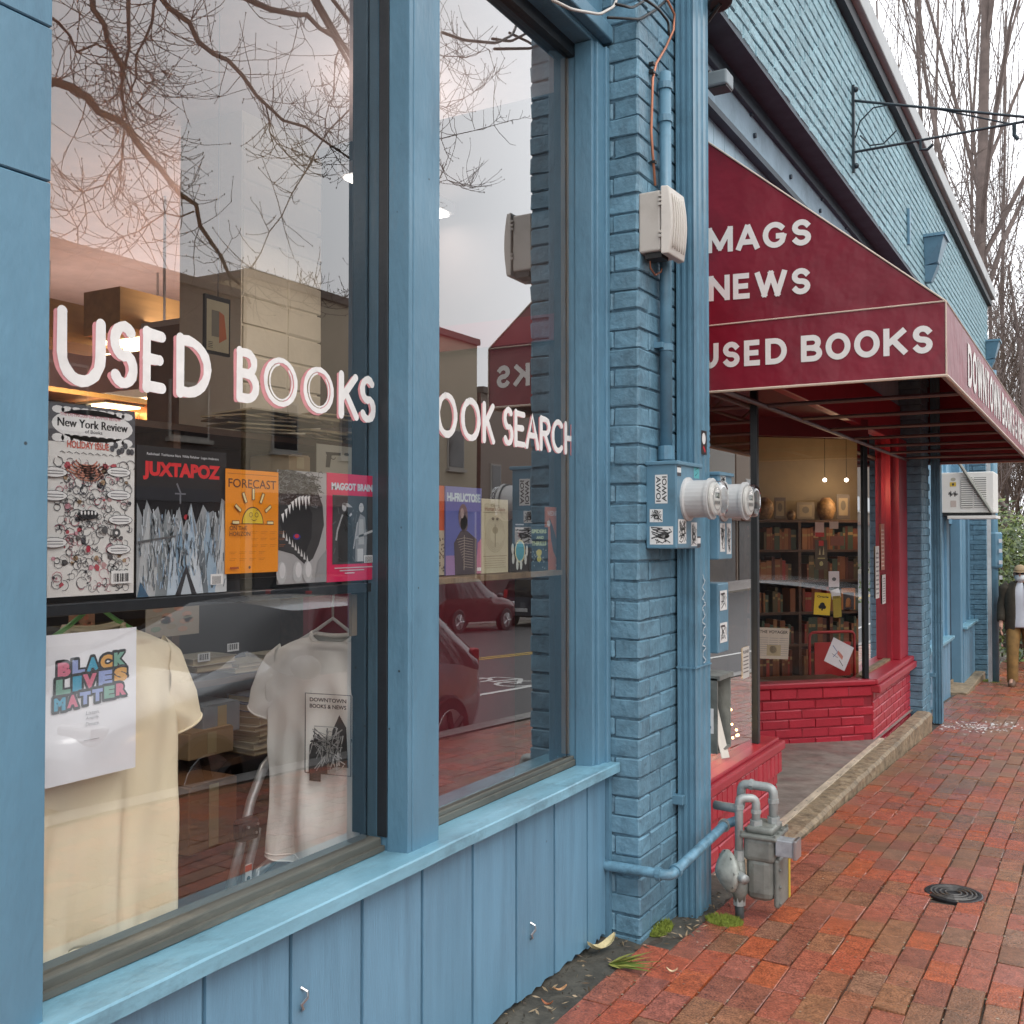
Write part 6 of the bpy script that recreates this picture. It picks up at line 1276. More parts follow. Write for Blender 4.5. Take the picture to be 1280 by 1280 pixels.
for si in range(1, 6):
    a = a0+.05; z = shelves[si]; top = shelves[si-1]-z-.05
    while a < a1-.05:
        w_ = rr.choice([.018, .024, .03, .036, .05]); h_ = top*rr.choice([.66, .74, .8, .85, .9, .95, 1.0])
        if rr.random() > .1 and not abs(a-SL(PS(998, 700, BB))[0]) < .05:
            t = thing('book', fS(a+w_/2, BB-.1, z), 'old brown leather bound book standing in the bookcase behind the splayed window', 'book', 'old books in the shop bookcase')
            m_ = ink(rr.choice(LC), .4); MB(fS).box(a, a+w_-.002, BB-.16, BB-.03, z, z+h_).build('binding', m_, t)
            if rr.random() < .7: MB(fS).box(a+.001, a+w_-.003, BB-.03, BB-.0285, z+h_*.62, z+h_*.74).build('title_band', ink((.35, .22, .08)), t)
        a += w_
def ps_sheet(u0, u1, v0, v1, b, col, lab, cat='card', nm='display_card', tilt=0., fn=None):
    A = PS(u0, v1, b); B = PS(u1, v0, b); a_, _, z_ = SL(A); b_, _, z2 = SL(B)
    c_, s_ = math.cos(tilt), math.sin(tilt); r2 = fS.r*c_+Vector((0, 0, 1))*s_; u2 = Vector((0, 0, 1))*c_-fS.r*s_
    t = thing(nm, A, lab, cat); fr = Fr(A, r2, fS.n, u2); w_, h_ = b_-a_, z2-z_; MB(fr).box(0, w_, -.003, 0, 0, h_).build('sheet', ink(col), t); P = Print(fr, w_, h_)
    if fn: fn(P); P.build(t)
    return t
def news(P): P.text('THE VOYAGER', .05, .82, .9, .1, K_, .02); [P.rect(.05+.32*j, .1+.07*i, .33+.32*j, .12+.07*i, (.35, .33, .3)) for i in range(9) for j in range(3)]; P.up(); P.rect(.3, .1, .75, .45, (.42, .36, .22)); P.ell(.5, .3, .12, .12, (.2, .18, .14))
ps_sheet(946, 985, 783, 823, -.10, (.58, .52, .42), 'folded newspaper displayed low in the splayed window', 'newspaper', 'newspaper', -.06, news)
ps_sheet(1030, 1058, 793, 826, -.08, (.68, .68, .70), 'tilted white card with a coloured drawing in the splayed window', 'card', 'display_card', -.45, lambda P: [P.line([(.1, .7), (.4, .55), (.3, .3)], .006, (.12, .18, .35)), P.poly([(.4, .62), (.7, .5), (.72, .35), (.42, .48)], (.55, .2, .15)), P.line([(.6, .3), (.85, .15)], .005, K_), P.line([(.2, .4), (.5, .35)], .003, K_)])
ps_sheet(1017, 1037, 740, 768, -.10, (.72, .50, .03), 'yellow card with a black spade in the splayed window', 'card', 'display_card', -.08, lambda P: [P.text('Oracle', .15, .78, .7, .1, K_, .03), P.ell(.5, .45, .16, .12, K_), P.ell(.38, .36, .12, .09, K_), P.ell(.62, .36, .12, .09, K_), P.rect(.45, .2, .55, .35, K_)])
ps_sheet(1042, 1052, 745, 772, -.13, (.35, .26, .03), 'narrow mustard card behind the yellow card', 'card', 'display_card', .05)
ps_sheet(1019, 1030, 653, 671, -.3, (.62, .42, .34), 'pale pink card hanging among the old books', 'card', 'display_card', 0, lambda P: P.rect(0, 0, 1, .3, (.5, .04, .03))); ps_sheet(1037, 1048, 652, 661, -.3, (.62, .46, .36), 'small peach card hanging above the dark shelf', 'card'); ps_sheet(1019, 1034, 675, 712, -.28, (.09, .06, .03), 'dark card with a red and gold device hanging on a string', 'card', 'display_card', 0, lambda P: [P.rect(.3, .8, .7, .98, (.5, .03, .02)), P.poly([(.3, .5), (.4, .75), (.45, .5)], (.5, .4, .2)), P.poly([(.6, .5), (.7, .8), (.75, .5)], (.5, .4, .2)), P.rect(.2, .36, .8, .40, (.4, .33, .12)), P.ell(.5, .2, .15, .08, (.45, .38, .15))])
ps_sheet(1036, 1049, 714, 734, -.15, (.66, .60, .60), 'white card with a small figure tucked in the splayed window', 'card', 'display_card', 0, lambda P: P.ell(.5, .5, .2, .12, (.1, .1, .1))); ps_sheet(1041, 1052, 738, 750, -.13, (.7, .7, .7), 'torn white tag beside the yellow card', 'card', 'display_card', .3)
ps_sheet(1052, 1069, 735, 762, -.45, (.45, .16, .04), 'orange book with a dark arched panel on the sill', 'book', 'book', 0, lambda P: [P.rect(.12, .0, .9, .8, (.03, .02, .02)), P.ell(.5, .35, .2, .2, (.5, .2, .06)), P.rect(.3, .1, .7, .35, (.5, .2, .06))])
ps_sheet(1038, 1055, 670, 682, -.9, (.22, .07, .04), 'brown picture book facing out on the shelf', 'book', 'book')
# lit objects on top of the bookcase
for u0, u1, v0, v1, lab in ((945, 966, 620, 648, 'glowing amber glass vessel on top of the bookcase'), (1022, 1043, 620, 648, 'tan carved head on top of the bookcase'), (984, 994, 636, 648, 'small brass cup on top of the bookcase')):
    A = PS(u0, v1, BB-.12); B = PS(u1, v0, BB-.12); w_ = (B-A).dot(fS.r); c_ = A+fS.r*w_/2; h_ = B.z-A.z; t = thing('shelf_ornament', (c_.x, c_.y, shelves[0]), lab, 'ornament')
    MB().lathe((c_.x, c_.y, shelves[0]), (0, 0, 1), [(0, w_*.25), (h_*.1, w_*.35), (h_*.45, w_*.5), (h_*.75, w_*.45), (h_*.95, w_*.25), (h_, w_*.2)], 16).build('vessel', mat('amber_%d' % u0, (.30, .17, .07), .5, var=.6, scale=26, bump=.6), t, smooth=True); MB().cyl((c_.x, c_.y, shelves[0]), (c_.x, c_.y, shelves[0]+h_*.06), w_*.3, 12).build('foot', SHELFW, t)
for k_, (u0, u1, v0, v1, c_, lab) in enumerate(((968, 982, 622, 649, (.10, .07, .05), 'dark framed picture leaning on top of the bookcase'), (996, 1018, 628, 649, (.16, .12, .08), 'brown cigar box standing on top of the bookcase'), (1046, 1062, 618, 649, (.08, .06, .05), 'tall dark album standing on top of the bookcase'))):
    ps_sheet(u0, u1, v0, v1, BB-.10, c_, lab, 'ornament', 'shelf_ornament', 0, lambda P: [P.rect(.15, .15, .85, .85, (.24, .18, .11)), P.up(), P.ell(.5, .55, .2, .2, (.1, .08, .06))])
ch = thing('red_chair', PS(1040, 838, -.75), 'red metal chair behind the splayed window', 'chair'); c1 = PS(1012, 838, -.7); c2 = PS(1068, 838, -.7); zt = PS(1040, 790, -.7).z; RM = mat('red_metal', (.42, .03, .03), .35, metal=.1)
MB().tube(rounded_pipe([c1-Vector((0, 0, .5)), Vector((c1.x, c1.y, zt)), Vector((c2.x, c2.y, zt)), c2-Vector((0, 0, .5))], .03), .012, 8).build('frame', RM, ch, smooth=True); m0 = c1*.9+c2*.1; m1 = c1*.1+c2*.9; zz = c1.z; MB().prism([(m0.x, m0.y, zz-.05), (m1.x, m1.y, zz-.05), (m1.x, m1.y, zt-.08), (m0.x, m0.y, zt-.08)], fS.n*.01).build('backrest', RM, ch); MB(fS).box(SL(c1)[0], SL(c2)[0], -1.0, -.70, zz-.35, zz-.32).build('seat', RM, ch)
for u, v in ((1031, 600), (1058, 600)):                        # added glowing balls; the bright dots they copy are reflections
    p = PS(u, v, -1.2); t = thing('reflection_dot', p, 'added glowing ball in place of a reflected bright dot above the bookcase', 'lamp', 'added glowing balls above the bookcase'); MB().ball(p, .016, 10, 8).build('bulb', emis('dot_bulb', (1, .9, .75), 12), t); MB().cyl(p+Vector((0, 0, .02)), (p.x, p.y, 2.46), .0025, 6).build('stem', BLACK, t)
    l = bpy.data.lights.new('bookcase_fill', 'POINT'); l.energy = 3.2; l.color = (1, .72, .42); l.shadow_soft_size = .1; lo = bpy.data.objects.new('lamp_glow', l); COL.objects.link(lo); lo.parent = t; lo.location = fS.n*.35+Vector((0, 0, -.1))
# notices in the narrow front pane
for k_, (y, z0, z1, c, lab) in enumerate(((8.62, .98, 1.40, (.62, .60, .56), 'tall white notice in the narrow front pane'), (8.86, 1.20, 1.58, (.4, .16, .12), 'red bordered strip notice in the narrow front pane'), (8.90, .92, 1.16, (.6, .58, .56), 'small white notice below the red bordered strip'))):
    t = thing('window_notice', (.04, y, z0), lab, 'notice'); P = Print(Fr((.038, y-.09, z0)), .16, z1-z0); P.rect(0, 0, 1, 1, c); P.up(); [P.rect(.15, .08+.085*i, .85, .11+.085*i, (.2, .18, .18) if k_ != 1 else (.6, .5, .4)) for i in range(10)]; P.build(t, 'sheet')

# ================================================================== STREET (seen mirrored in the windows)
def car(loc, ang, paint, label, L_, kind, seed=0):
    """lofted body: stations along the length, sections from sill to roof; nose towards +y"""
    t = thing('parked_car', loc, label, 'car'); t.rotation_euler[2] = ang
    if kind == 'hatch':   st = [(-2.05, .28, .62, .80, .70, .60), (-1.98, .22, .72, 1.02, .80, .66), (-1.6, .20, .86, 1.28, .85, .60), (-1.0, .20, .90, 1.40, .87, .60), (-.3, .20, .90, 1.43, .88, .61), (.35, .20, .90, 1.36, .88, .60), (.75, .20, .90, 1.18, .88, .58), (1.15, .20, .90, .95, .88, .74), (1.7, .20, .80, .83, .85, .72), (2.05, .22, .66, .70, .76, .62), (2.15, .30, .55, .58, .62, .5)]
    else:                 st = [(-2.3, .42, .80, 1.05, .80, .70), (-2.25, .36, .98, 1.35, .86, .70), (-2.1, .34, 1.05, 1.66, .90, .70), (-1.5, .34, 1.07, 1.74, .92, .70), (-.6, .34, 1.07, 1.76, .93, .70), (.2, .34, 1.07, 1.70, .93, .69), (.75, .34, 1.07, 1.36, .93, .66), (1.05, .34, 1.06, 1.14, .92, .80), (1.8, .34, 1.0, 1.05, .90, .78), (2.2, .38, .85, .92, .84, .7), (2.32, .48, .7, .75, .7, .6)]
    hk = 1.0; n = len(st); vs = []; M_ = []; fs = []
    for (y, zb, zs, zt, hw, tw) in st:
        s = [(-hw*.9, zb), (-hw, (zb+zs)/2), (-hw*.985, zs), (-lerp(hw*.985, tw, .93), lerp(zs, zt, .9)), (-tw*.72, zt-.005), (0, zt+.02)]
        for x, z in s+[(-x, z) for x, z in s[-2::-1]]: vs.append((x, y, z))
    k = 11
    for i in range(n-1):
        for j in range(k-1):
            glassy = (j in (2, 7)) and st[i][3]-st[i][2] > .2 and st[i+1][3]-st[i+1][2] > .2
            front = (j in (3, 4, 5, 6)) and abs(st[i+1][3]-st[i][3]) > .15 and max(st[i][3], st[i+1][3]) > (1.1 if kind == 'hatch' else 1.3) and min(st[i][3], st[i+1][3]) > .9
            fs.append((i*k+j, i*k+j+1, (i+1)*k+j+1, (i+1)*k+j)); M_.append(1 if (glassy or front) else 0)
    fs += [tuple(range(k)), tuple(range((n-1)*k, n*k))[::-1]]; M_ += [0, 0]
    def loc_(mb, nm, m, par=None, **kw): o = mb.build(nm, m, None, **kw); o.parent = par or t; return o
    body = MB(); glz = MB()
    body.add(vs, [f for f, m_ in zip(fs, M_) if m_ == 0]); glz.add(vs, [f for f, m_ in zip(fs, M_) if m_ == 1])
    body.add([(x, y, zb) for (y, zb, zs, zt, hw, tw) in st for x in (-hw*.9, hw*.9)], [(2*i, 2*i+2, 2*i+3, 2*i+1) for i in range(n-1)])
    loc_(body, 'body', paint, smooth=True, sub=2); loc_(glz, 'windows', CARGL, smooth=True, sub=2)
    wb = 1.32 if kind == 'hatch' else 1.42; wr = .31 if kind == 'hatch' else .37; hw = st[4][4]
    for sx in (-1, 1):
        for yy in (-wb, wb):
            w_ = loc_(MB().lathe((sx*(hw-.20), yy, wr), (sx, 0, 0), [(0, wr*.6), (.01, wr), (.19, wr), (.205, wr*.93), (.207, wr*.66)], 26), 'wheel', BLACK)
            mb = MB(); mb.lathe((sx*(hw+.0), yy, wr), (sx, 0, 0), [(0, wr*.64), (.012, wr*.62), (.014, wr*.1)], 20); rim = loc_(mb, 'rim', STEEL, w_)
            mb = MB()
            for a in range(5): c_, s_ = math.cos(a*1.2566), math.sin(a*1.2566); mb.tube([(sx*(hw+.018), yy, wr), (sx*(hw+.016), yy+c_*wr*.6, wr+s_*wr*.6)], .03, 5)
            loc_(mb, 'spokes', BLACK if kind == 'hatch' else STEEL, w_)
        loc_(MB().ball((sx*(hw+.12), .62 if kind == 'hatch' else .75, .98 if kind == 'hatch' else 1.17), (.12, .07, .08), 12, 8), 'wing_mirror', mat('mirror_housing', (.10, .10, .105), .5, var=.05), smooth=True)
        loc_(MB().box(min(sx*.45, sx*.74), max(sx*.45, sx*.74), 1.93, 2.06 if kind == 'hatch' else 2.25, .62 if kind == 'hatch' else .82, .72 if kind == 'hatch' else .95), 'headlight', emis('lamp_off', (.7, .7, .7), 0), bevel=.02)
        loc_(MB().box(min(sx*.58, sx*.72), max(sx*.58, sx*.72), -2.02 if kind == 'hatch' else -2.31, -1.9, .78 if kind == 'hatch' else 1.0, .96 if kind == 'hatch' else 1.3), 'tail_light', ink((.4, .02, .02)), bevel=.02)
        for yy in (-.35, .35): loc_(MB().box(min(sx*hw, sx*(hw+.02)), max(sx*hw, sx*(hw+.02)), yy-.08, yy+.08, .78 if kind == 'hatch' else .95, .81 if kind == 'hatch' else .98), 'door_handle', paint)
    loc_(MB().box(-.26, .26, (-2.09 if kind == 'hatch' else -2.33), (-2.0 if kind == 'hatch' else -2.27), .55, .67), 'number_plate', ink((.5, .5, .5)))
    return t
def cpaint(n, c, met=.5): return mat(n, c, .22, metal=met, var=.03, coat=.6)
def on_road(x, y): return (x, y, road_z(x, y)-.02)
sl_ = R(-2.7)
def place(x, y, rot, *a):
    t = car(on_road(x, y), rot, *a); t.rotation_euler[0] = sl_ if abs(rot) < 1 else -sl_; return t
place(3.95, 5.75, math.pi, cpaint('silver_paint', (.52, .53, .54)), 'silver hatchback parked at the kerb outside the bookshop', 4.2, 'hatch')
place(16.0, 27.2, 0, cpaint('maroon_paint', (.10, .012, .014), .3), 'maroon sport utility car parked opposite the bookshop', 4.7, 'suv')
place(16.0, 21.6, 0, cpaint('black_paint', (.015, .015, .017), .3), 'black sport utility car parked behind the maroon one', 4.7, 'suv')
place(16.0, 33.5, 0, cpaint('blue_grey_paint', (.06, .07, .09), .4), 'blue grey car parked ahead of the maroon one', 4.7, 'suv')
# opposite side buildings
def facade(y0, y1, z1, m, name_label, nwin, storeys=2, parapet=None, wcol=None):
    zb = gz(y0)-.9; t = thing('street_building', (24, (y0+y1)/2, zb), name_label, 'building'); x = 20.8
    MB().box(x, x+9, y0, y1, zb, z1).build('wall', m, t); MB().box(x-.15, x+9.1, y0-.02, y1+.02, z1, z1+.25).build('cornice', mat('cornice_dark', (.10, .08, .07), .7), t)
    MB().box(x-.10, x, y0+.3, y1-.3, zb, 2.4).build('shopfront', mat('shopfront_dark', (.035, .028, .025), .5, var=.5, scale=1.2), t); MB().box(x-.5, x, y0+.3, y1-.3, 2.4, 2.75).build('shop_fascia', mat('fascia_%d' % int(y0), random.choice([(.05, .07, .05), (.12, .05, .03), (.05, .05, .06)]), .6), t)
    for s in range(1, storeys):
        for i in range(nwin):
            yc = y0+(y1-y0)*(i+.5)/nwin; z = zb+.9+s*(z1-zb-1.2)/storeys; h_ = 1.9 if s == 0 else 1.6; w_ = (y1-y0)/nwin*(.36 if s == 0 else .18)
            f = MB().box(x-.06, x, yc-w_, yc+w_, z, z+h_).build('window', ink(wcol or (.35, .33, .3)), t); MB().box(x-.08, x-.06, yc-w_+.08, yc+w_-.08, z+.08, z+h_-.08).build('pane', CARGL, f); MB().box(x-.16, x, yc-w_-.08, yc+w_+.08, z-.12, z).build('sill', mat('stone_sill', (.4, .37, .33), .8), f)
    return t
def brickmat(n, c, mo):
    m = bpy.data.materials.new(n); m.use_nodes = True; tt = m.node_tree; b = tt.nodes['Principled BSDF']; b.inputs['Roughness'].default_value = .85
    tc = nd(tt, 'TexCoord'); mp = nd(tt, 'Mapping'); mp.inputs['Rotation'].default_value = (0, R(90), R(90)) if False else (R(90), 0, R(90)); tt.links.new(tc.outputs['Object'], mp.inputs[0])
    bt_ = nd(tt, 'TexBrick', Scale=3.2); bt_.inputs['Color1'].default_value = c4(c); bt_.inputs['Color2'].default_value = c4([k*.75 for k in c]); bt_.inputs['Mortar'].default_value = c4(mo); bt_.inputs['Mortar Size'].default_value = .015
    tt.links.new(mp.outputs[0], bt_.inputs[0]); tt.links.new(bt_.outputs[0], b.inputs['Base Color']); return m
facade(-6, 22.6, 8.55, brickmat('dark_brick', (.075, .04, .03), (.10, .08, .07)), 'dark brown brick building across the street', 7)
facade(22.8, 36.0, 9.3, brickmat('tan_brick', (.42, .32, .19), (.45, .38, .28)), 'tan brick building across the street beyond the dark one', 4)
facade(36.3, 48, 7.4, brickmat('red_brick_wall', (.20, .06, .04), (.25, .2, .17)), 'red brick building farther along the opposite pavement', 5)
facade(70.3, 128, 9.4, brickmat('umber_brick_wall', (.13, .07, .045), (.2, .16, .13)), 'umber brick building closing the opposite row', 9)
facade(48.3, 70, 8.8, brickmat('grey_brick_wall', (.30, .28, .25), (.25, .24, .22)), 'grey building at the far end of the opposite pavement', 5)

# ================================================================== TREES
def grow(tk, tw, p, d, l, r, lvl, rng, up, spread, maxl, twr):
    """one branch as a bent tube, then its children"""
    n = 4 if lvl < 2 else 3; pts = [Vector(p)]; dd = Vector(d).normalized(); rs = [r]
    for i in range(n):
        kk = .3 if lvl == 0 and up > .9 else 1.; dd = (dd+Vector((rng.gauss(0, .13)*kk, rng.gauss(0, .13)*kk, rng.gauss(0, .10)+up*.16))).normalized(); pts.append(pts[-1]+dd*(l/n)); rs.append(max(twr*.5, r*(1-.62*(i+1)/n)))
    (tk if lvl == 0 else tw).tube(pts, rs, 8 if lvl == 0 else (5 if lvl == 1 else 3), 0, caps=lvl == 0)
    if lvl >= maxl: return
    m = ([9, 7, 6, 4, 3] if up < .9 else [11, 5, 4, 3, 2])[lvl] if lvl < 5 else 2
    for k in range(m):
        f = rng.uniform(.28 if lvl else .32, 1.0); q = f*n; i = min(int(q), n-1); pp = pts[i].lerp(pts[i+1], q-i); base = (pts[i+1]-pts[i]).normalized()
        a = rng.uniform(0, 6.283); o = base.orthogonal().normalized(); o2 = base.cross(o); side = o*math.cos(a)+o2*math.sin(a)
        nd_ = (base*rng.uniform(.6, 1.1)+side*spread*rng.uniform(.6, 1.2)+Vector((0, 0, up*.35))).normalized()
        grow(tk, tw, pp, nd_, l*rng.uniform(.38, .62)*(1.15-.35*f), max(twr, rs[i]*rng.uniform(.28, .46)), lvl+1, rng, up, spread, maxl, twr)
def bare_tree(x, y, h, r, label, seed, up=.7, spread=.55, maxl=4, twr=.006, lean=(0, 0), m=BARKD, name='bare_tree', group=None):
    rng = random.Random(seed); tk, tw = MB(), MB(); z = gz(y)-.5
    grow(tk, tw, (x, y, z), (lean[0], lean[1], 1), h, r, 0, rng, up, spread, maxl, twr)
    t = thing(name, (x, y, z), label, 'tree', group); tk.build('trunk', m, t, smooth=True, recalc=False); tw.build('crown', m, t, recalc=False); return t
def at_u(u, y): p = PY(u, 640, y); return p.x
GT = 'tall bare trees behind the bookshop roof'
for i, (u, y, h, r) in enumerate(((1128, 30, 19, .07), (1146, 33, 21, .075), (1164, 31, 20, .07), (1192, 27, 21, .19), (1176, 36, 22, .08), (1214, 36, 22, .08), (1236, 38, 22, .08), (1262, 40, 22, .085))):
    bare_tree(at_u(u, y), y, h, r, ('tall bare tree with the thickest trunk rising above the roof edge' if i == 3 else 'tall slender bare tree with upright branches behind the bookshop roof'), 40+i, up=1.0, spread=.42, maxl=3, twr=.006, group=GT)
for i, (u, y, h, r, lx) in enumerate(((1345, 24, 9, .06, -.26), (1385, 21, 8, .05, -.36), (1285, 30, 11, .09, -.1), (1255, 26, 9, .06, .05))):
    bare_tree(at_u(u, y), y, h, r, ['spreading bare tree leaning over the pavement beyond the shop', 'crooked bare street tree at the kerb farther along', 'branching bare tree behind the evergreen shrubs', 'thin bare sapling at the far building corner'][i], 80+i, up=.25, spread=.85, maxl=4, twr=.007, lean=(lx, 0))
tk, tw = MB(), MB(); rng = random.Random(9)                    # far wood, read as one mass
for i in range(46):
    y = rng.uniform(36, 60); x = at_u(rng.uniform(1228, 1420), y); grow(tk, tw, (x, y, gz(y)-.5), (rng.gauss(0, .05), 0, 1), rng.uniform(5, 10), .07, 0, rng, .8, .5, 3, .011)
tk.V_ = None; k = len(tk.V); tk.V += tw.V; tk.F += [[k+i for i in f] for f in tw.F]; tk.M += tw.M
tag(tk.build('far_wood', mat('far_wood_bark', (.12, .085, .065), .9, var=.3, scale=2), recalc=False), 'dense brown leafless wood beyond the shop', 'trees', kind='stuff')
# evergreen shrubs
def shrub(u, y, r, h, label, seed, cols, n=2600):
    rng = random.Random(seed); x = at_u(u, y); z0 = gz(y)-.3; t = thing('evergreen_shrub', (x, y, z0), label, 'shrub', None); mb = MB(); st = MB()
    lobes = [(Vector((rng.uniform(-.6, .6)*r, rng.uniform(-.6, .6)*r, h*rng.uniform(.3, .85))), rng.uniform(.35, .6)*r) for _ in range(9)]
    for c_, _ in lobes: st.tube([(x, y, z0), (x+c_.x*.5, y+c_.y*.5, z0+c_.z*.6), (x+c_.x, y+c_.y, z0+c_.z)], [.05, .03, .012], 5)
    for i in range(n):
        c_, rr_ = rng.choice(lobes); d_ = Vector((rng.gauss(0, 1), rng.gauss(0, 1), rng.gauss(0, 1))).normalized()*rr_*rng.uniform(.55, 1.08); p = Vector((x, y, z0))+c_+d_; a = Vector((rng.gauss(0, 1), rng.gauss(0, 1), rng.gauss(.2, .6))).normalized(); b = a.orthogonal().normalized(); l = rng.uniform(.06, .13)
        mb.add([p-b*l*.28, p+a*l*.5-b*l*.05, p+a*l, p+b*l*.28], [(0, 1, 2, 3)], rng.randrange(len(cols)))
    st.build('stem', BARK, t); mb.build('foliage', [mat('leaf_%d_%d' % (seed, i), c, .5, var=.3, scale=30) for i, c in enumerate(cols)], t, recalc=False); return t
EV = [(.10, .14, .03), (.05, .085, .02), (.16, .19, .045), (.035, .06, .02)]
shrub(1268, 19.5, 1.25, 3.0, 'yellowish green evergreen shrub behind the walking man', 3, EV, 4200); shrub(1300, 18.0, 1.2, 2.6, 'dark evergreen shrub at the pavement edge', 4, [EV[1], EV[3], EV[0]], 3000); shrub(1262, 23, 1.6, 2.3, 'dark green evergreen hedge clump near the far corner', 5, [EV[1], EV[3]], 3600)
# street tree whose branches are mirrored in the first windows
tr = thing('street_tree', (2.55, .2, gz(0)), 'bare street tree with curling twigs at the kerb mirrored in the windows', 'tree')
tk, tw = MB(), MB(); rng = random.Random(17)
def vm(u, v, x=2.75): p = PX(u, v, -x); return Vector((x, p.y, p.z))
mains = [([(40, 92), (70, 105), (115, 125), (160, 165), (200, 210), (240, 260), (275, 320), (312, 380)], .034), ([(112, -12), (135, 50), (150, 100), (158, 150)], .022), ([(164, -12), (159, 60), (156, 140)], .017), ([(198, -12), (180, 50), (160, 120)], .013), ([(190, -12), (250, 50), (300, 95), (335, 135), (400, 170), (440, 200)], .024), ([(260, -12), (370, 20), (410, 40), (452, 75), (500, 115)], .026), ([(470, 90), (425, 150), (395, 190), (350, 270), (312, 335)], .009), ([(158, 165), (150, 210), (105, 240), (97, 310)], .009), ([(240, 260), (190, 280), (130, 310)], .007), ([(420, 60), (415, 120), (405, 160)], .008), ([(330, 130), (345, 180), (390, 200)], .007),
         ([(60, 20), (100, 60), (150, 60)], .012), ([(520, 60), (570, 70), (610, 62)], .007), ([(500, 130), (560, 135), (605, 105)], .006), ([(500, 180), (570, 170), (640, 150)], .007), ([(520, 230), (560, 225), (590, 235)], .005), ([(300, 345), (360, 375), (410, 385), (455, 350)], .006)]
def twig(p, d, l, r, lvl):
    pts = [p]; dd = d.normalized(); n = 4
    for i in range(n): dd = (dd+Vector((rng.gauss(0, .12), rng.gauss(0, .18), .16+rng.gauss(0, .12)))).normalized(); pts.append(pts[-1]+dd*l/n)
    tw.tube(pts, [r, r*.9, r*.8, r*.7, r*.6], 4, caps=False)
    if rng.random() < .8: tw.ball(pts[-1], (.0032, .0032, .006), 5, 4)
    if lvl > 0:
        for k in range(rng.randint(2, 4)): i = rng.randint(1, n); twig(pts[i], dd+Vector((rng.gauss(0, .5), rng.gauss(0, .8), rng.gauss(0, .5))), l*rng.uniform(.4, .7), r*.75, lvl-1)
for k_, (ps, r) in enumerate(mains):
    xo = 2.75+rng.uniform(-.25, .25); pts = [vm(u, v, xo) for u, v in ps]; fine = []
    for a, b in zip(pts[:-1], pts[1:]):
        for i in range(3): fine.append(a.lerp(b, i/3)+Vector((rng.gauss(0, .012), rng.gauss(0, .012), rng.gauss(0, .012))))
    fine.append(pts[-1]); m = len(fine); r *= .72; tk.tube(fine, [r*(1-.68*i/m) for i in range(m)], 7)
    for i in range(1, m):
        for _ in range(rng.choice([2, 3, 3, 4])):
            d_ = (fine[i]-fine[i-1]).normalized(); twig(fine[i], d_*.6+Vector((rng.gauss(0, .5), rng.gauss(0, .9), rng.gauss(-.1, .7))), rng.uniform(.14, .46), .0026, 1 if rng.random() < .75 else 0)
top = Vector((2.6, .5, 4.3)); tk.tube([(2.55, .2, gz(0)-.05), (2.53, .22, 1.2), (2.57, .28, 2.6), top], [.15, .12, .105, .085], 12)
tops = [top+Vector((0, .2, .3)), top+Vector((.1, .6, .8)), top+Vector((.0, .9, .7)), top+Vector((0, 1.2, .9))]
for i, tp in enumerate(tops): tk.tube([top-Vector((0, 0, .3)), tp, vm(*mains[[0, 1, 4, 5][i]][0][0])], [.06, .045, mains[[0, 1, 4, 5][i]][1]], 8)
for i in (2, 3, 11): tk.tube([tops[1], vm(*mains[i][0][0])], [.03, .014], 6)
for i in (12, 13, 14, 15): q = vm(*mains[i][0][0]); tk.tube([tops[3]+Vector((0, .3, .1)), (2.75, 4.5, 5.3), q+Vector((0, -.35, .25)), q], [.03, .02, .012, .006], 6)
tk.build('trunk', BARK, tr, smooth=True, recalc=False); tw.build('crown', BARK, tr, recalc=False)

# ================================================================== SMALL THINGS ON THE GROUND
def tuft(x, y, rx, ry, n, label, seed):
    rng = random.Random(seed); t = thing('moss_tuft', (x, y, gz(y)), label, 'moss'); mb = MB()
    for i in range(n):
        a = rng.uniform(0, 6.28); q = math.sqrt(rng.random()); p = Vector((x+q*rx*math.cos(a), y+q*ry*math.sin(a), gz(y)+rng.uniform(-.004, .006))); d_ = Vector((rng.gauss(0, .6), rng.gauss(0, .6), 1)).normalized(); l = rng.uniform(.010, .028)*(1.2-q*.6); e = d_.orthogonal().normalized()*.0025
        mb.add([p-e, p+e, p+d_*l], [(0, 1, 2)])
    mb.build('blades', MOSS, t, recalc=False); MB().ball((x, y, gz(y)-.004), (rx, ry, .012), 14, 6).build('cushion', MOSS, t, smooth=True)
p = PG(822, 1160); tuft(p.x, p.y, .05, .075, 900, 'bright green moss at the foot of the brick pier', 1); p = PG(905, 1152); tuft(p.x, p.y, .07, .05, 800, 'bright green moss under the gas meter riser', 2); p = PG(1172, 898); tuft(p.x, p.y, .06, .07, 300, 'moss at the foot of the dented downspout past the red shopfront', 3); p = PG(1238, 852); tuft(p.x+.0, p.y, .12, .25, 400, 'green weeds at the foot of the end pier', 4)
wd = thing('weed', PG(775, 1200), 'yellowing green weed growing from the crack by the boards', 'plant'); rng = random.Random(2); b0 = PG(760, 1205)
for i in range(22):
    a = rng.uniform(-.6, 1.3); l = rng.uniform(.07, .19); d_ = Vector((math.cos(a), math.sin(a)*.4-.3, rng.uniform(.05, .25))).normalized(); e = d_.cross(Vector((0, 0, 1))).normalized()*rng.uniform(.004, .009)
    MB().add([b0, b0+d_*l*.4+e, b0+d_*l, b0+d_*l*.4-e+Vector((0, 0, .003))], [(0, 1, 2, 3)]).build('leaf', mat('weed_leaf_%d' % (i % 2), ((.15, .20, .035), (.30, .30, .06))[i % 2], .6), wd)
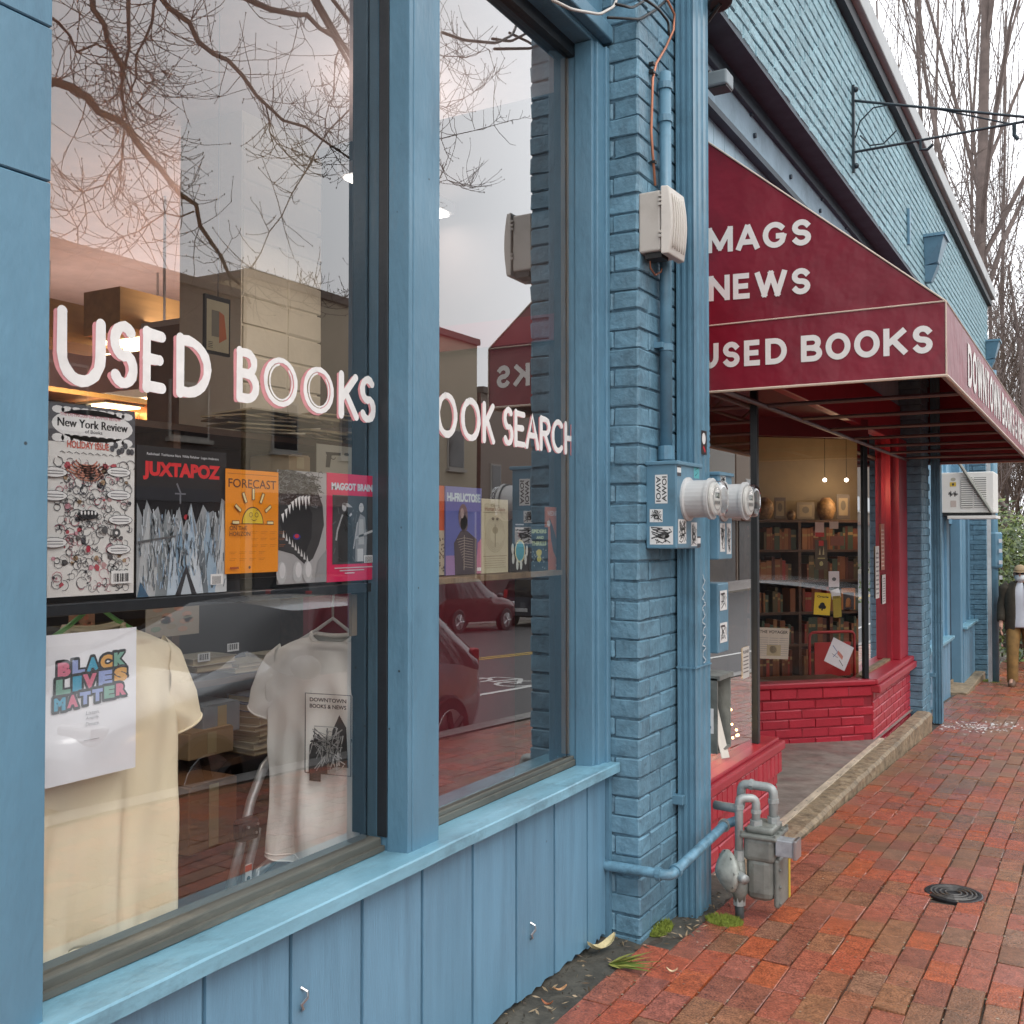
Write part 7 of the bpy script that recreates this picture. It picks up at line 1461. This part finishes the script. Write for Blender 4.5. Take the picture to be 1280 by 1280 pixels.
def leaf(u, v, s, col, label, a=0., lift=.004, curl=.012):
    b = PG(u, v); mb = MB(); vs = []; n = 6
    for i in range(n+1):
        f_ = i/n; w_ = s*.34*math.sin(math.pi*min(.97, f_*.94+.03))**.8; z = lift+curl*(f_-.5)**2*4
        for k_ in (-1, 0, 1): x_ = (f_-.5)*s; y_ = k_*w_*.5*(1+.2*math.sin(f_*9)); vs.append((b.x+x_*math.cos(a)-y_*math.sin(a), b.y+x_*math.sin(a)+y_*math.cos(a), b.z+z+abs(k_)*curl*.35))
    fs = [(3*i+k_, 3*i+k_+1, 3*i+4+k_, 3*i+3+k_) for i in range(n) for k_ in (0, 1)]
    tag(mb.add(vs, fs).build('fallen_leaf', mat('leaf_%s' % label[:12], col, .7, var=.2, scale=60), solid=.0008), label, 'leaf')
leaf(752, 1190, .125, (.55, .46, .25), 'pale tan fallen leaf against the board corner', 1.2, .01, .03); leaf(840, 1217, .035, (.60, .48, .30), 'small pale fallen leaf on the brick pavement', .3); leaf(700, 1240, .045, (.42, .22, .10), 'brown curled leaf in the dirt strip', .9); leaf(684, 1258, .035, (.30, .10, .04), 'rusty brown leaf in the dirt strip', .2); leaf(742, 1175, .035, (.55, .50, .32), 'pale scrap leaf above the weed', 2.1); leaf(862, 1130, .03, (.6, .56, .5), 'white paper scrap leaf beside the downspout foot', .6)
rng = random.Random(4); lit = MB()
for i in range(260):
    x_, y_ = rng.uniform(.08, .26), rng.uniform(2.2, 3.95)
    if y_ > 3.3: x_ = rng.uniform(.26, .36)
    q = Vector((x_, y_, gz(y_)+.006)); d_ = Vector((rng.gauss(0, 1), rng.gauss(0, 1), rng.gauss(0, .3))).normalized()*rng.uniform(.004, .018); e = d_.orthogonal().normalized()*rng.uniform(.001, .004); lit.add([q-d_, q+e, q+d_, q-e], [(0, 1, 2, 3)], rng.randrange(3))
tag(lit.build('leaf_litter', [ink((.10, .06, .03)), ink((.30, .22, .13)), ink((.05, .035, .02))], recalc=False), 'dark crumbled leaf litter along the wall foot', 'litter', kind='stuff')
lit = MB()                                                   # grit and sand lying in the joints
for i in range(1800):
    x_, y_ = rng.uniform(.3, 2.2), 2.2+abs(rng.gauss(0, 3.2)); rrow = round((x_-.235)/BWD); 
    if rng.random() < .75: x_ = .235+rrow*BWD+rng.gauss(0, .004)
    q = Vector((x_, y_, gz(y_)+.0015)); l_ = rng.uniform(.0015, .006); a_ = rng.uniform(0, 6.28); lit.add([q+Vector((l_*math.cos(a_+k_*1.57), l_*.8*math.sin(a_+k_*1.57), rng.uniform(0, .002))) for k_ in range(4)], [(0, 1, 2, 3)], rng.randrange(3))
tag(lit.build('pavement_grit', [ink((.33, .27, .2)), ink((.16, .12, .08)), ink((.10, .11, .05))], recalc=False), 'pale sand and grit scattered in the joints of the brick pavement', 'grit', kind='stuff')
lit = MB()
for i in range(160):
    q = PG(rng.gauss(1228, 26), rng.gauss(909, 3.2), .004); d_ = Vector((rng.gauss(0, 1), rng.gauss(0, 1), 0)).normalized()*rng.uniform(.006, .022); e = Vector((-d_.y, d_.x, 0))*.6; lit.add([q-d_, q+e, q+d_+Vector((0, 0, .006)), q-e], [(0, 1, 2, 3)])
tag(lit.build('wet_petals', ink((.62, .60, .58)), recalc=False), 'pale petals washed together in the wet patch', 'litter', kind='stuff')

# ================================================================== WALKING MAN
def man():
    f0 = PG(1277, 857); X0, Y_, Z0 = f0.x, f0.y, f0.z; S = 1.0
    t = thing('person', (X0, Y_, Z0), 'person in cap, white mask, dark jacket and brown trousers walking on pavement', 'person')
    V = lambda x, y, z: Vector((X0+x, Y_+y, Z0+z))            # he faces -y
    # skeleton -> one continuous body
    J = dict(pel=V(0, 0, .93), chest=V(0, 0, 1.25), neck=V(0, .0, 1.42), head=V(0, -.01, 1.50), top=V(0, 0, 1.62))
    for s, n in ((-1, 'l'), (1, 'r')):
        fy = -.18 if s < 0 else .20
        J.update({n+'hip': V(s*.09, 0, .88), n+'knee': V(s*.10, fy*.55-.04, .49), n+'ank': V(s*.10, fy, .11 if s < 0 else .13), n+'toe': V(s*.11, fy-.15, .04), n+'sh': V(s*.17, 0, 1.37), n+'el': V(s*.235, .03 if s < 0 else -.05, 1.10), n+'wr': V(s*.245, -.08 if s < 0 else -.12, .87), n+'pal': V(s*.245, -.10 if s < 0 else -.15, .80)})
    E = [('pel', 'chest'), ('chest', 'neck'), ('neck', 'head'), ('head', 'top')]
    for n in 'lr': E += [('pel', n+'hip'), (n+'hip', n+'knee'), (n+'knee', n+'ank'), (n+'ank', n+'toe'), ('chest', n+'sh'), (n+'sh', n+'el'), (n+'el', n+'wr'), (n+'wr', n+'pal')]
    RAD = dict(pel=.13, chest=.14, neck=.055, head=.075, top=.06, hip=.085, knee=.055, ank=.04, toe=.035, sh=.06, el=.042, wr=.028, pal=.035)
    keys = list(J); rad = [RAD.get(k, RAD.get(k[1:])) for k in keys]; verts = [J[k] for k in keys]; edges = [(keys.index(a), keys.index(b)) for a, b in E]
    for s, n in ((-1, 'l'), (1, 'r')):                        # five fingers, unequal, bent
        pb = J[n+'pal']; pi = keys.index(n+'pal')
        for k, (dy, ln) in enumerate(((-.032, .07), (-.011, .08), (.011, .074), (.03, .058))):
            a = pb+Vector((0, dy, -.035)); b = a+Vector((-s*.006, -.006, -ln*.5)); c_ = b+Vector((-s*.018, -.012, -ln*.42)); i0 = len(verts); verts += [a, b, c_]; rad += [.0105, .0095, .008]; edges += [(pi, i0), (i0, i0+1), (i0+1, i0+2)]
        a = pb+Vector((-s*.012, -.045, .01)); b = a+Vector((-s*.01, -.022, -.03)); i0 = len(verts); verts += [a, b]; rad += [.012, .0095]; edges += [(pi, i0), (i0, i0+1)]
    me = bpy.data.meshes.new('body'); org = Vector((X0, Y_, Z0)); me.from_pydata([v-org for v in verts], edges, []); me.materials.append(mat('skin', (.45, .25, .18), .6, var=.08)); o = bpy.data.objects.new('body', me); COL.objects.link(o); o.parent = t
    sk = o.modifiers.new('skin', 'SKIN'); sk.use_smooth_shade = True
    for i, sv in enumerate(me.skin_vertices[0].data): sv.radius = (rad[i], rad[i]); sv.use_root = (i == 0)
    ss = o.modifiers.new('sub', 'SUBSURF'); ss.levels = 2; ss.render_levels = 2
    def loft(secs, nm, m, n=20, a0=0, a1=360, solid=.012, wr=0.01, par=None):
        vs = []; full = a1-a0 >= 360; k = n if full else n+1
        for si, (c_, rx, ry) in enumerate(secs):
            for j in range(k):
                a = R(a0+(a1-a0)*j/n); q = 1+wr*6*mnoise.noise((math.cos(a)*2, math.sin(a)*2, si*.9+c_.z*5)); vs.append((c_.x+rx*q*math.cos(a), c_.y+ry*q*math.sin(a), c_.z))
        fs = [(i*k+j, i*k+(j+1) % k, (i+1)*k+(j+1) % k, (i+1)*k+j) for i in range(len(secs)-1) for j in range(n)]
        return MB().add(vs, fs).build(nm, m, par or t, smooth=True, solid=solid, sub=1)
    JK = mat('brown_jacket', (.045, .038, .026), .85, var=.3, scale=20, bump=.4, bscale=120); SHIRT = mat('white_shirt', (.50, .53, .58), .8, var=.08); TR = mat('brown_trousers', (.20, .115, .035), .85, var=.25, scale=14); BOOT = mat('boots', (.10, .05, .025), .6, var=.2)
    loft([(V(0, 0, .80), .190, .145), (V(0, 0, .95), .18, .135), (V(0, 0, 1.1), .175, .125), (V(0, 0, 1.28), .185, .13), (V(0, 0, 1.38), .14, .10), (V(0, 0, 1.435), .07, .07)], 'shirt', SHIRT)
    loft([(V(0, .01, .76), .215, .155), (V(0, .01, .9), .205, .15), (V(0, .01, 1.1), .20, .15), (V(0, .01, 1.28), .215, .155), (V(0, .01, 1.38), .19, .13), (V(0, .015, 1.44), .095, .09)], 'jacket', JK, 22, -74, 254, .02, .02)
    for s, n in ((-1, 'l'), (1, 'r')):
        MB().tube([J[n+'sh']+Vector((-s*.03, 0, .0)), J[n+'sh']+Vector((s*.03, 0, -.04)), J[n+'sh'].lerp(J[n+'el'], .55), J[n+'el'], J[n+'el'].lerp(J[n+'wr'], .5), J[n+'wr']+Vector((0, 0, .02))], [.085, .085, .074, .068, .06, .052], 14).build('jacket_sleeve', JK, t, smooth=True)
        h, k_, a = J[n+'hip'], J[n+'knee'], J[n+'ank']
        loft([(h+Vector((0, 0, .03)), .085, .10), (h-Vector((0, 0, .08)), .092, .105), (h.lerp(k_, .6), .085, .095), (k_, .072, .082), (k_.lerp(a, .5), .07, .08), (a+Vector((0, .01, .06)), .068, .078), (a+Vector((0, .01, -.045)), .072, .084)], 'trouser_leg', TR, 16, solid=.01, wr=.02)
        mb = MB(); q = a; zf = Z0-.01
        secs = [(.09, .045, .05), (.05, .050, .075), (-.03, .052, .07), (-.11, .050, .05), (-.17, .036, .032)]; vs = []
        for (dy, hw, hh) in secs:
            for j in range(10): an = 2*math.pi*j/10; vs.append((q.x+hw*math.cos(an), q.y+dy, max(zf+.0, zf+hh+hh*math.sin(an)*1.1)+(.0 if s < 0 else .02)))
        mb.add(vs, [(i*10+j, i*10+(j+1) % 10, (i+1)*10+(j+1) % 10, (i+1)*10+j) for i in range(4) for j in range(10)]+[tuple(range(10)), tuple(range(40, 50))[::-1]]); mb.build('boot', BOOT, t, smooth=True)
        MB().tube([q+Vector((0, .02, -.04)), q+Vector((0, .02, .08))], [.052, .055], 12).build('boot_shaft', BOOT, t, smooth=True)
    hc = V(0, -.02, 1.545); mb = MB(); mb.ball(hc, (.076, .098, .115), 20, 14)
    for v in mb.V:
        if v.z < hc.z-.03: v.x = X0+(v.x-X0)*(1-.8*(hc.z-.03-v.z)/.115*.5)
    SK = MATS['skin']; mb.build('head', SK, t, smooth=True)
    MB().hexa([hc+Vector((-.014, -.095, -.03)), hc+Vector((.014, -.095, -.03)), hc+Vector((.005, -.09, .02)), hc+Vector((-.005, -.09, .02))], [hc+Vector((-.010, -.118, -.028)), hc+Vector((.010, -.118, -.028)), hc+Vector((.004, -.098, .02)), hc+Vector((-.004, -.098, .02))]).build('nose', SK, t, bevel=.004)
    for s in (-1, 1): MB().ball(hc+Vector((s*.078, .005, -.005)), (.012, .022, .032), 10, 8).build('ear', SK, t, smooth=True); MB().ball(hc+Vector((s*.032, -.088, .012)), (.027, .014, .018), 12, 8).build('sunglass_lens', BLACK, t, smooth=True); MB().tube([hc+Vector((s*.05, -.085, .015)), hc+Vector((s*.08, .0, .012))], .003, 6).build('sunglass_arm', BLACK, t)
    HAIR = mat('hair', (.10, .08, .06), .8, var=.3, scale=60); mb = MB(); mb.ball(hc+Vector((0, .02, .015)), (.084, .092, .10), 18, 10); mb.F = [f for f in mb.F if sum(mb.V[i].y for i in f)/4 > hc.y-.02]; mb.M = [0]*len(mb.F); mb.build('hair', HAIR, t, smooth=True)
    mb = MB(); mb.ball(hc+Vector((0, -.012, -.045)), (.074, .102, .068), 18, 12); mb.F = [f for f in mb.F if sum(mb.V[i].y for i in f)/4 < hc.y-.02]; mb.M = [0]*len(mb.F); mb.build('face_mask', ink((.60, .66, .68), .8), t, smooth=True, solid=.004)
    CAP = mat('tan_cap', (.30, .22, .13), .85, var=.15, scale=40); mb = MB(); mb.ball(hc+Vector((0, .0, .035)), (.09, .108, .095), 20, 12); mb.F = [f for f in mb.F if sum(mb.V[i].z for i in f)/4 > hc.z+.035]; mb.M = [0]*len(mb.F); mb.build('cap', CAP, t, smooth=True, solid=.004)
    vs = [hc+Vector((.085*math.cos(R(a)), -.085-.0*1-.085*abs(math.sin(R(a)))*(1 if k_ else 0)+(.05*(1-abs(math.sin(R(a))))), .038-.012*k_*abs(math.sin(R(a))))) for k_ in (0, 1) for a in range(180, 361, 15)]; k = 13
    MB().add(vs, [(i, i+1, k+i+1, k+i) for i in range(k-1)]).build('cap_peak', CAP, t, smooth=True, solid=.004)
    return t
mn = man(); mn.scale = (.92, .92, .92)
